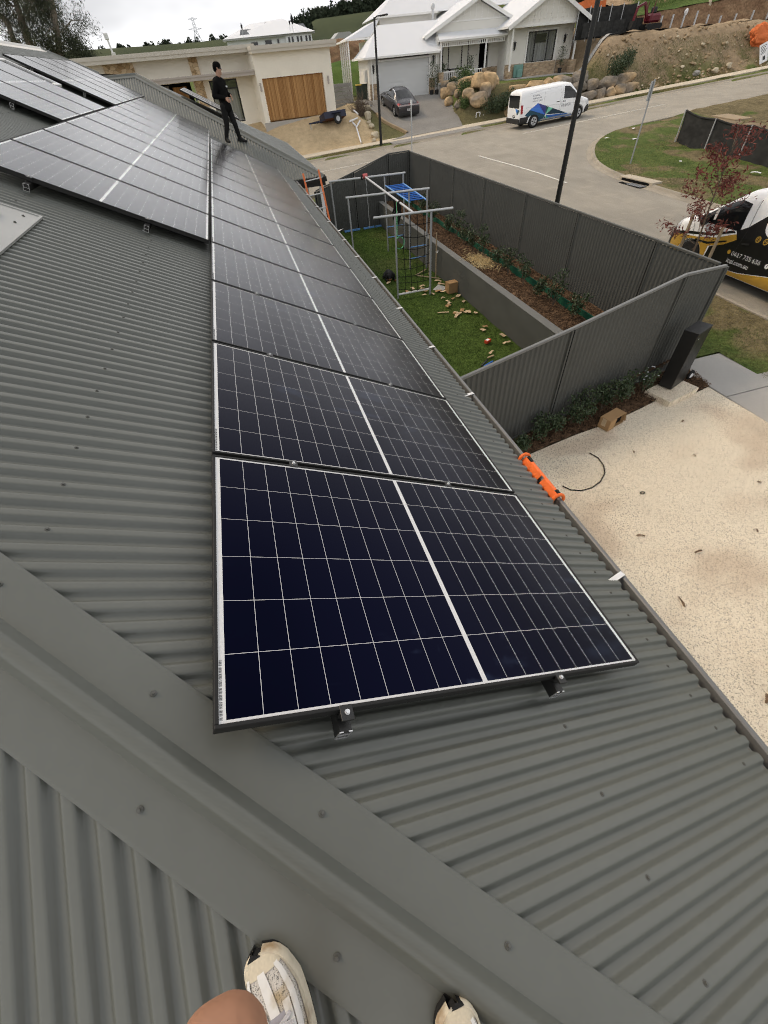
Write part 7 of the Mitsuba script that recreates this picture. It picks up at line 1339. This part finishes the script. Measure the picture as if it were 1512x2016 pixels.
# ---------------------------------------------------------------- building site above the earth bank
def sx(s, t, z): return (*xy(s, t), z)
def bz(s, d): return float(opp(np.array(s), tk(np.array(s)) + 3.15 + d))
gp = struct('gravel_path'); q = np.linspace(8.5, 40, 60); P = strip(lambda s: tk(s) + 3.15 + 4.25, lambda s: tk(s) + 3.15 + 5.5, q, 4); z = np.array([[opp(*sst(*c)) for c in r_] for r_ in P]).astype(float) + 0.03
mat('gravel', lambda p, n, uv: C(0.34, 0.335, 0.325) * (0.7 + 0.6 * noise(p.x * 14, p.y * 14, p.z * 14)), 0.95, 0.1); put(gp, MB().grid(np.concatenate([P, z[..., None]], -1)[:, ::-1]), 'gravel', True)
for i, s in enumerate((15.9, 16.95, 18.0, 19.1, 20.3, 21.5, 22.8, 24.3, 26.0, 27.6, 29.2)):
    zb = bz(s, 6.0); h = (0.68, 0.68, 0.7, 0.74, 0.76, 0.5, 0.36, 0.4, 0.5, 0.5, 0.5)[i]
    k = thing('steel_post', ORD14[i] + ' galvanised steel post from the left above the earth bank', 'post', 'row of steel posts above the bank'); x, y = xy(s, float(tk(s)) + 9.15); part(k, 'post', MB().box((-0.05, -0.05, zb - 0.3), (0.05, -0.035, zb + h + 0.05), rotz(TH, (x, y, 0))).box((-0.05, 0.035, zb - 0.3), (0.05, 0.05, zb + h + 0.05), rotz(TH, (x, y, 0))).box((-0.01, -0.035, zb - 0.3), (0.01, 0.035, zb + h + 0.05), rotz(TH, (x, y, 0))), 'galv')
# cut face behind the posts
cf2 = struct('cut_face'); S_, D_ = np.meshgrid(np.linspace(15.3, 40, 110), np.linspace(0, 1, 14), indexing='ij'); top = 2.1 + 0.05 * (S_ - 16); zz = 1.05 + (top - 1.05) * D_; tt = tk(S_) + 9.6 + 0.7 * D_ + 0.35 * (N3(S_, D_ * 2, 1.1, 4) - 0.5); X, Y = xy(S_, tt); put(cf2, MB().grid(np.stack([X, Y, zz + 0.1 * (N3(S_, D_ * 3, 2.0, 3, 9) - 0.5)], -1)), mat('cut_clay', lambda p, n, uv: mix((0.14, 0.075, 0.045), (0.33, 0.22, 0.13), fbm(p.x * 1.2, p.y * 1.2, p.z * 2.5, 4)) * (0.6 + 0.6 * noise(p.x * 9, p.y * 9, p.z * 9)), 0.95, 0.1), True)
tr_ = struct('upper_terrace'); S_, D_ = np.meshgrid(np.linspace(15.3, 60, 90), np.linspace(0, 1, 20), indexing='ij'); tt = tk(S_) + 10.2 + 22 * D_; X, Y = xy(S_, tt); put(tr_, MB().grid(np.stack([X, Y, 2.1 + 0.05 * (S_ - 16) + 3.6 * D_ ** 0.9 + 0.5 * (N3(S_, tt, 0.35, 4) - 0.5)], -1)[:, ::-1]), mat('terrace', lambda p, n, uv: (lambda a, b, g: (mix((0.04, 0.075, 0.018), (0.09, 0.12, 0.035), b) * (1 - a) + mix((0.17, 0.11, 0.065), (0.34, 0.25, 0.155), b) * a) * (0.65 + 0.7 * g))(smoothstep(0.45, 0.6, fbm(p.x * 0.22 + 3, p.y * 0.3, 1.0, 4)), fbm(p.x * 2, p.y * 2, 1.0, 3), noise(p.x * 8, p.y * 8, 1.0)), 0.95, 0.1), True)
r = np.random.RandomState(12); n = 5000; s = 17 + 14 * r.rand(n); d = 10.2 + 5 * r.rand(n); m_ = N3(s, d, 0.5, 2) > 0.42; s, d = s[m_], d[m_]; tufts('rough green grass on the terrace above the cut face', np.column_stack([*xy(s, tk(s) + d), 2.15 + 0.05 * (s - 16) + 3.6 * ((d - 10.2) / 22) ** 0.9]), 0.16, 'grass_blade', 9)
# tall black cloth fence left of the posts
bf = thing('shade_cloth_fence', 'tall black shade cloth fence with steel posts beside the white house, orange mesh behind', 'fence')
SS = [9.3, 10.3, 11.2, 12.2, 13.3, 14.6]
for i in range(len(SS) - 1):
    a, b = SS[i], SS[i + 1]; q = np.linspace(a, b, 9); P = [[sx(s, float(tk(s)) + 9.6 + 0.04 * math.sin(s * 9), 1.0), sx(s, float(tk(s)) + 9.62, 1.9), sx(s, float(tk(s)) + 9.6, 2.72 - 0.05 * math.sin(math.pi * (s - a) / (b - a)))] for s in q]; part(bf, 'cloth', MB().grid(P), 'shade_cloth', True)
for s in SS: x, y = xy(s, float(tk(s)) + 9.5); part(bf, 'post', MB().bar((x, y, 0.9), (x, y, 2.78), 0.08 if s > 14 else 0.045, 0.05, up=(0, 1, 0)), 'galv')
for s in np.arange(9.6, 14.8, 0.55): a = sx(s, float(tk(s)) + 9.0, 1.1); b = sx(s + 0.53, float(tk(s)) + 9.0, 1.1); part(bf, 'lower_panel', MB().bar((a[0], a[1], 1.5), (b[0], b[1], 1.5), 0.04, 0.8), 'shade_cloth')
om = thing('orange_barrier_mesh', 'faded orange barrier mesh strung above the black shade cloth fence', 'barrier mesh'); q = np.linspace(8.8, 12.6, 24); P = [[sx(s, float(tk(s)) + 11.0, 2.6), sx(s, float(tk(s)) + 11.05 + 0.1 * math.sin(s * 4), 3.15 + 0.1 * math.sin(s * 3))] for s in q]; part(om, 'mesh', MB().grid(P), 'orange_mesh', True)
om2 = thing('orange_tarp', 'crumpled orange tarpaulin heaped on the earth bank at the right edge', 'tarpaulin'); v, f = rock((2.2, 1.2, 1.5), 42, 0.5, 4, 0.2); v = v + 0.16 * (nfbm(v * 5, 4, 3) - 0.5)[:, None] * nrm(A([1, 1, 1])); part(om2, 'tarp', (v + A([44.9, 40.4, 0.15]), f), 'orange_mesh', 20)
ss_ = thing('site_sign', 'leaning white site sign with small print at the foot of the bank', 'sign'); Ms = fr((44.35, 39.1, -0.72), nrm(A([1, 0.05, 0.3])), z=nrm(A([-0.3, 0.35, 1]))); part(ss_, 'board', MB().box((-0.36, -0.02, -0.6), (0.36, 0.02, 0.6), Ms), 'white_paint')
m = MB()
for k in range(6): m.box((-0.28, -0.024, 0.42 - k * 0.09), (0.28 - 0.1 * (k % 3), -0.0205, 0.455 - k * 0.09), Ms)
m.box((-0.1, -0.024, -0.45), (0.12, -0.0205, -0.2), Ms); part(ss_, 'print', m, 'trim_black', kind='stuff')
# small excavator
xc = thing('mini_excavator', 'dark red mini excavator parked behind the earth bank beside the black fence', 'excavator'); x0, y0 = xy(15.6, float(tk(15.6)) + 8.6); Mx = rotz(TH, (x0, y0, 1.2))
for y in (-0.42, 0.42): part(xc, 'track', MB().prism(list(Polygon([(-0.55, 0.16), (0.55, 0.16)]).buffer(0.001).exterior.coords) if False else [(-0.6, 0.0), (0.6, 0.0), (0.72, 0.16), (0.6, 0.32), (-0.6, 0.32), (-0.72, 0.16)], y - 0.12, y + 0.12, Mx), 'rubber')
part(xc, 'body', MB().box((-0.5, -0.45, 0.36), (0.5, 0.45, 0.85), Mx, 0.12), 'red_paint'); part(xc, 'seat', MB().box((-0.2, -0.2, 0.86), (0.15, 0.2, 1.2), Mx, 0.05), 'trim_black')
for y in (-0.4, 0.4): part(xc, 'canopy_post', MB().cyl(ap(Mx, [(-0.4, y, 0.85)])[0], ap(Mx, [(-0.35, y, 1.5)])[0], 0.03, 6), 'red_paint')
b0, b1, b2, b3 = ap(Mx, [(-0.5, 0, 0.6), (-1.0, 0, 1.45), (-1.6, 0, 1.25), (-1.75, 0, 0.4)])
for a, b, w_ in ((b0, b1, 0.16), (b1, b2, 0.14), (b2, b3, 0.12)): part(xc, 'boom', MB().bar(a, b, w_, 0.16, up=(0, 1, 0)), 'red_paint')
part(xc, 'bucket', MB().prism([(-2.0, 0.1), (-1.6, 0.1), (-1.55, 0.5), (-1.85, 0.55)], -0.25, 0.25, Mx), 'rubber')
for i, (s, d, z, h, mt, lab) in enumerate(((19.9, 13.3, 2.0, 0.42, 'white_paint', 'small white figure of a rock standing on the slope above the posts'), (22.2, 13.5, 2.45, 0.6, 'limestone', 'pale standing stone on the terrace above the posts'), (23.8, 14.0, 2.75, 0.5, 'limestone', 'second pale standing stone further right on the terrace'))):
    v, f = rock((0.3, 0.25, h), 60 + i, 0.2); put(thing('pale_stone', lab, 'stone'), (v + A(sx(s, tk(s) + d - 3.2, z)), f), mt, 30)
lp = thing('leaning_board', 'tall white board leaning on the terrace at the top right', 'board'); a, b = A(sx(29.4, float(tk(29.4)) + 11.0, 1.75)), A(sx(29.9, float(tk(29.9)) + 12.5, 4.6)); part(lp, 'board', MB().bar(a, b, 0.85, 0.06, up=(0, -1, 0.3)), 'white_paint')
for i, (s, d, w_) in enumerate(((23.0, 12.5, 0.8), (25.5, 12.8, 0.9), (27.4, 12.4, 0.7))):
    k = thing('planter_tub', ('left black planter tub on the terrace by the white panel', 'middle black planter tub on the terrace by the white panel', 'right black planter tub on the terrace by the white panel')[i], 'planter'); x, y = xy(s, float(tk(s)) + d); part(k, 'tub', MB().tube([(x, y, 1.9 + 0.05 * (s - 16)), (x, y, 2.75 + 0.05 * (s - 16))], [w_ * 0.4, w_ * 0.5], 16), 'plastic_black', 40)
uf = thing('upper_fence', 'long dark fence across the back of the terrace at the top right', 'fence')
for i, s in enumerate(np.arange(22, 46, 2.4)): a, b = sx(s, float(tk(s)) + 15, 0), sx(s + 2.36, float(tk(s + 2.36)) + 15, 0); z0 = 2.9 + 0.06 * (s - 16); part(uf, 'panel', MB().bar((a[0], a[1], z0 + 0.9), (b[0], b[1], z0 + 1.0), 0.06, 1.9), 'shade_cloth')
wc = thing('works_cabin', 'white topped works cabin on the terrace above the bank', 'cabin'); x, y = xy(26.0, float(tk(26.0)) + 14.0); part(wc, 'walls', MB().box((-1.2, -0.8, 0), (1.2, 0.8, 1.4), rotz(0.1, (x, y, 2.6))), 'offwhite_paint'); part(wc, 'roof', MB().box((-1.3, -0.9, 1.401), (1.3, 0.9, 1.5), rotz(0.1, (x, y, 2.6))), 'white_paint')
# rubble and clods on the bank
r = np.random.RandomState(15); m = MB(); m2 = MB()
for i in range(420):
    s = 10 + 22 * r.rand(); d = 0.3 + 3.6 * r.rand() ** (1.8 if i % 2 else 0.9); k = 0.10 + 0.22 * r.rand() ** 3; v, f = rock((k, k * 0.9, k * 0.7), i, 0.2, 1); (m if i % 5 else m2).add(v + A([*xy(s, float(tk(s)) + 3.15 + d), bz(s, d) + 0.02]), f)
put(thing('clods', 'scattered clods and stones on the brown earth bank', 'rubble', kind='stuff'), m, 'dirt', 30); put(thing('rubble', 'pale broken rubble along the foot of the earth bank', 'rubble', kind='stuff'), m2, 'limestone', 30)
r = np.random.RandomState(16)
for i, (s, d) in enumerate(((19.2, 0.7), (20.6, 0.9), (17.6, 0.8))):
    v, f = rock((0.5, 0.4, 0.35), 300 + i, 0.3); put(thing('rubble_lump', ('white lump of rubble in the middle of the bank foot', 'larger white lump of rubble towards the right of the bank foot', 'grey lump of rubble towards the left of the bank foot')[i], 'rubble'), (v + A([*xy(s, float(tk(s)) + 3.15 + d), bz(s, d) + 0.12]), f), 'limestone' if i < 2 else 'sleeper', 30)
gf = thing('grey_gate', 'grey sheet metal side gate between the white house and the bank', 'gate')
for i in range(6): a = ap(HF, [(17.3 + i * 0.36, 1.2, 0)])[0]; b = ap(HF, [(17.3 + i * 0.36 + 0.34, 1.2, 0)])[0]; part(gf, 'panel', MB().bar((a[0], a[1], 0.1), (b[0], b[1], 0.1), 0.04, 1.9), 'taupe' if False else 'sleeper')
# ---------------------------------------------------------------- skyline
fh = thing('hilltop_house', 'white hip roofed house with dark solar panels on the skyline behind the cream house', 'house'); FHF = rotz(math.radians(-3), (14.6, 108.0, 0)); 
m = MB(); m.box((-10.0, 0.5, 0.5), (0, 9, 5.0), FHF); m.box((0.001, 0.0, 0.5), (4.6, 9, 5.0), FHF); part(fh, 'wall', m, 'far_white')
E5, RZ = 5.05, 7.0; m = MB(); c = [(-10.6, -0.1, E5), (5.2, -0.6, E5), (5.2, 9.6, E5), (-10.6, 9.6, E5)]; a, b = (-5.5, 4.6, RZ - 0.3), (0.2, 4.6, RZ); m.quad(c[0], c[1], b, a, FHF); m.add([c[1], c[2], b], [[0, 1, 2]], FHF); m.quad(c[2], c[3], a, b, FHF); m.add([c[3], c[0], a], [[0, 1, 2]], FHF); part(fh, 'roof', m, 'far_white')
m = MB(); m.box((-10.6, -0.16, E5 - 0.22), (5.2, -0.05, E5), FHF); part(fh, 'gutter', m, 'zinc')
def onroof_(x, y): return E5 + (RZ - 0.15 - E5) * np.clip((y + 0.1) / 4.7, 0, 1) + 0.06
for x0, x1, y0, y1 in ((-7.6, -0.9, 0.6, 2.3), (-3.2, -0.9, 2.35, 4.0), (0.9, 4.0, 0.7, 2.6)): m = MB(); m.quad((x0, y0, onroof_(0, y0)), (x1, y0, onroof_(0, y0)), (x1 - 0.3, y1, onroof_(0, y1)), (x0 + 0.3, y1, onroof_(0, y1)), FHF); part(fh, 'solar_array', m, 'tint_glass')
for x0, x1, z0, z1 in ((-6.0, -4.8, 3.4, 4.5), (-3.6, -2.4, 3.4, 4.6), (-1.5, -1.1, 3.0, 4.6), (0.4, 0.8, 3.9, 4.7), (1.0, 1.4, 3.9, 4.7), (1.9, 2.3, 3.9, 4.7), (2.5, 2.9, 3.9, 4.7), (3.4, 3.8, 3.9, 4.7), (4.0, 4.4, 3.9, 4.7)): y = 0.46 if x0 < 0 else -0.04; w1 = part(fh, 'window', (lambda m: m.box((x0, y, z0), (x1, y + 0.03, z1), FHF))(MB()), 'zinc'); part(w1, 'pane', (lambda m: m.box((x0 + 0.06, y - 0.01, z0 + 0.06), (x1 - 0.06, y, z1 - 0.06), FHF))(MB()), 'tint_glass')
for i, (x, y, z, h) in enumerate(((6.95, 100.0, 4.7, 1.5), (14.9, 100.0, 4.4, 2.3), (14.6, 101, 5.0, 1.2))):
    k = thing('roof_finial', ('black bird shaped kite on the left end of the hilltop roof', 'tall black bird shaped kite on a pole over the hilltop roof', 'small black bird shaped kite beside the roof apex')[i], 'kite'); part(k, 'pole', MB().cyl((x, y, z), (x + 0.1, y, z + h * 0.6), 0.03, 5), 'galv'); part(k, 'kite', MB().tm(trimesh.convex.convex_hull(A([(0, 0, 0.8), (0.16, 0, 0.45), (-0.16, 0, 0.4), (0.08, 0.06, 0), (-0.06, -0.06, 0.02), (0, 0.1, 0.4), (0, -0.1, 0.4)]) * (h / 1.6)), fr((x + 0.1, y, z + h * 0.55), (1, 0, 0), (0, 1, 0))), 'rubber')
k = thing('white_mast', 'white mast with a square head above the cream house roof at the left', 'mast'); part(k, 'mast', MB().cyl((-11.35, 90, 0), (-11.5, 90, 5.3), 0.12, 10), 'white_paint'); part(k, 'head', MB().cbox((-11.52, 90, 5.55), (0.5, 0.4, 0.6), None, 0.05), 'white_paint'); part(k, 'bracket', MB().cbox((-11.4, 90, 3.95), (0.5, 0.4, 0.35), None, 0.05), 'offwhite_paint')
# lattice transmission tower
tw = thing('transmission_tower', 'pale steel lattice transmission tower on the skyline', 'transmission tower'); m = MB(); cx, cy = -2.0, 700.0
def lev(z): w_ = np.interp(z, [12, 34, 42.5], [8.5, 1.5, 1.0]); return [A([cx + a * w_, cy + b * w_, z]) for a, b in ((-1, -1), (1, -1), (1, 1), (-1, 1))]
zs = [12, 19, 25, 30, 34, 38.5, 42.5]
for a, b in zip(zs[:-1], zs[1:]):
    p, q_ = lev(a), lev(b)
    for i in range(4): m.bar(p[i], q_[i], 0.3, 0.3); m.bar(p[i], q_[(i + 1) % 4], 0.2, 0.2); m.bar(p[(i + 1) % 4], q_[i], 0.2, 0.2); m.bar(q_[i], q_[(i + 1) % 4], 0.2, 0.2)
part(tw, 'mast', m, 'tower_steel'); mat('tower_steel', (0.42, 0.44, 0.46), 0.7, 0.2)
for z, w_ in ((42.3, 4.6), (35.5, 6.8), (26.5, 9.5)):
    m = MB()
    for sg in (-1, 1): m.bar((cx, cy, z + 0.9), (cx + sg * w_, cy, z), 0.25, 0.25); m.bar((cx, cy, z - 0.9), (cx + sg * w_, cy, z), 0.25, 0.25); m.bar((cx + sg * w_ * 0.5, cy, z + 0.45), (cx + sg * w_ * 0.5, cy, z - 0.45), 0.2, 0.2)
    part(tw, 'cross_arm', m, 'tower_steel')
# wooded ridge
hl = struct('hills'); gx, gy2 = np.meshgrid(np.linspace(-260, 420, 90), np.linspace(180, 520, 40), indexing='ij'); hh = 5.0 * np.exp(-((gx - 95) / 75) ** 2) + 3.0 * np.exp(-((gx + 40) / 60) ** 2) + 3 * N3(gx, gy2, 0.01, 3); e = sstep(180, 250, gy2) * (1 - sstep(380, 520, gy2)); put(hl, MB().grid(np.stack([gx, gy2, hz(gx, gy2) - 1 + (hh + 2.0) * e], -1)), mat('hill_scrub', lambda p, n, uv: mix((0.03, 0.04, 0.022), (0.07, 0.08, 0.04), fbm(p.x * 0.06, p.y * 0.06, 1.0, 4)), 0.95, 0.1), True)
def wood(label, cx, cy, w_, d_, n, zf, h, seed, size=1.1):
    r = np.random.RandomState(seed); tx, ty = cx + w_ * (r.rand(n) - 0.5), cy + d_ * (r.rand(n) - 0.5); th = h * (0.6 + 0.6 * r.rand(n)); rad = th * (0.26 + 0.12 * r.rand(n)); tz = zf(tx, ty); k = 150; i = np.repeat(np.arange(n), k); g = r.normal(size=(n * k, 3)); g /= np.linalg.norm(g, axis=1, keepdims=True); q = r.rand(n * k) ** 0.35
    p = np.stack([tx[i] + g[:, 0] * rad[i] * q, ty[i] + g[:, 1] * rad[i] * q, tz[i] + th[i] * 0.58 + g[:, 2] * th[i] * 0.42 * q], 1); lk = thing('wood', label, 'trees', kind='stuff'); v1, f1 = leaf_cloud(p, (0, 0, 0), size, r, 0.1, 1.4)
    mm = MB().add(v1, f1)
    for j in range(n): mm.cyl((tx[j], ty[j], tz[j] - 1), (tx[j], ty[j], tz[j] + th[j] * 0.6), 0.2, 4)
    put(lk, mm, 'leaf_hill')
hzz = lambda x, y: hz(x, y)
wood('dark line of gum trees along the ridge behind the hilltop house', 62, 258, 52, 22, 150, lambda x, y: hz(x, y) + 1.2 + (x - 42) * 0.10, 7.0, 1)
wood('dark trees right behind the hilltop house', 30, 225, 24, 12, 30, lambda x, y: hz(x, y) + 0.5, 6.0, 2); wood('low distant trees on the skyline above the cream house', -12, 330, 120, 20, 60, lambda x, y: hz(x, y) + 1.5, 5.5, 3)
mh = thing('brown_brush_mound', 'mound of brown cleared brush on the green slope behind the houses', 'brush mound'); v, f = rock((6.0, 4.0, 3.2), 77, 0.35, 4, 0.3); part(mh, 'mound', (v + A([17.4, 74, 1.4]), f), 'cut_clay', 20)
gs = struct('green_slope'); gx, gy2 = np.meshgrid(np.linspace(8, 24, 30), np.linspace(58, 72, 24), indexing='ij'); put(gs, MB().grid(np.stack([gx, gy2, -1.25 + 2.4 * sstep(58, 71, gy2) + 0.5 * (N3(gx, gy2, 0.5, 4) - 0.5)], -1)), 'turf', True)
sh = thing('grey_shed', 'low grey roofed shed in front of the trees', 'shed'); part(sh, 'walls', MB().box((23.4, 109, 2.0), (27.2, 112, 4.0)), 'sleeper'); part(sh, 'roof', MB().prism([(23.1, 3.95), (27.5, 3.95), (26.2, 4.7), (24.2, 4.7)], 108.6, 112.4), 'zinc')
# gum tree behind the main roof
gt = thing('gum_tree', 'tall dark gum tree with bare branches behind the roof at the top left', 'tree'); r = np.random.RandomState(19); m = MB(); base = A([-11.6, 52, -1.3]); cl = []
trunk = [base, base + [0.2, 0, 2.6], base + [-0.4, 0, 5.0], base + [0.1, 0, 7.6]]; m.tube(trunk, [0.42, 0.34, 0.26, 0.14], 9)
m.tube([base + [0.2, 0, 2.4], base + [1.6, 0.3, 5.0], base + [2.6, 0.2, 7.6], base + [3.0, 0.4, 9.5]], [0.26, 0.2, 0.13, 0.05], 8)
m.tube([base + [0, 0, 2.0], base + [-1.6, 0.2, 4.2], base + [-1.2, 0, 6.0], base + [-2.6, 0, 8.0]], [0.3, 0.24, 0.2, 0.1], 8)
for i in range(70):
    a, b = (base + [0.9 + 1.6 * r.rand(), 0.3, 4.0 + 3.8 * r.rand()], 0) if i % 2 else (base + [-0.8 + 1.4 * r.rand(), 0, 3.8 + 4.6 * r.rand()], 0); d = nrm(A([r.normal() * 1.0 + 0.25, r.normal() * 0.8, 0.25 + 0.5 * r.normal()])); L_ = 0.9 + 1.5 * r.rand(); mid = a + d * L_ * 0.5 + [0, 0, 0.1]; e = a + d * L_ + A([0, 0, -0.25]); m.tube([a, mid, e], [0.06, 0.035, 0.012], 5); cl += [e, mid * 0.3 + e * 0.7]
for a, b, c_ in (((2.7, 0.2, 7.0), (3.9, 0.2, 8.4), (4.9, 0.2, 8.7)), ((2.6, 0.2, 7.3), (3.2, 0.2, 8.3), (3.4, 0.2, 9.4)), ((3.4, 0.2, 7.9), (4.3, 0.2, 7.9), (4.6, 0.2, 8.2)), ((3.9, 0.2, 8.4), (4.1, 0.2, 9.3), (4.6, 0.2, 9.7))): m.tube([base + A(a), base + A(b), base + A(c_)], [0.09, 0.06, 0.02], 5)
part(gt, 'trunk', m, 'bark_pale', 40)
extra = [base + A([1.6 + 1.5 * r.normal() * 0.8, 0.6 * r.normal(), 5.2 + 1.4 * r.normal()]) for _ in range(46)] + [base + A([-0.9 + 1.0 * r.normal(), 0.6 * r.normal(), 5.4 + 1.3 * r.normal()]) for _ in range(22)] + [base + A([2.9 + 0.35 * r.normal(), 0, 3.6 + 0.9 * r.rand()]) for _ in range(10)]
cl = A(cl + extra); cl = cl[cl[:, 2] < base[2] + 9.5]; k = 150; i = np.repeat(np.arange(len(cl)), k); g = r.normal(size=(len(i), 3)) * [0.30, 0.32, 0.30]; part(gt, 'crown', leaf_cloud(cl[i] + g, (0, 0, -0.9), 0.17, r, 0.05, 4.2), 'leaf_gum')
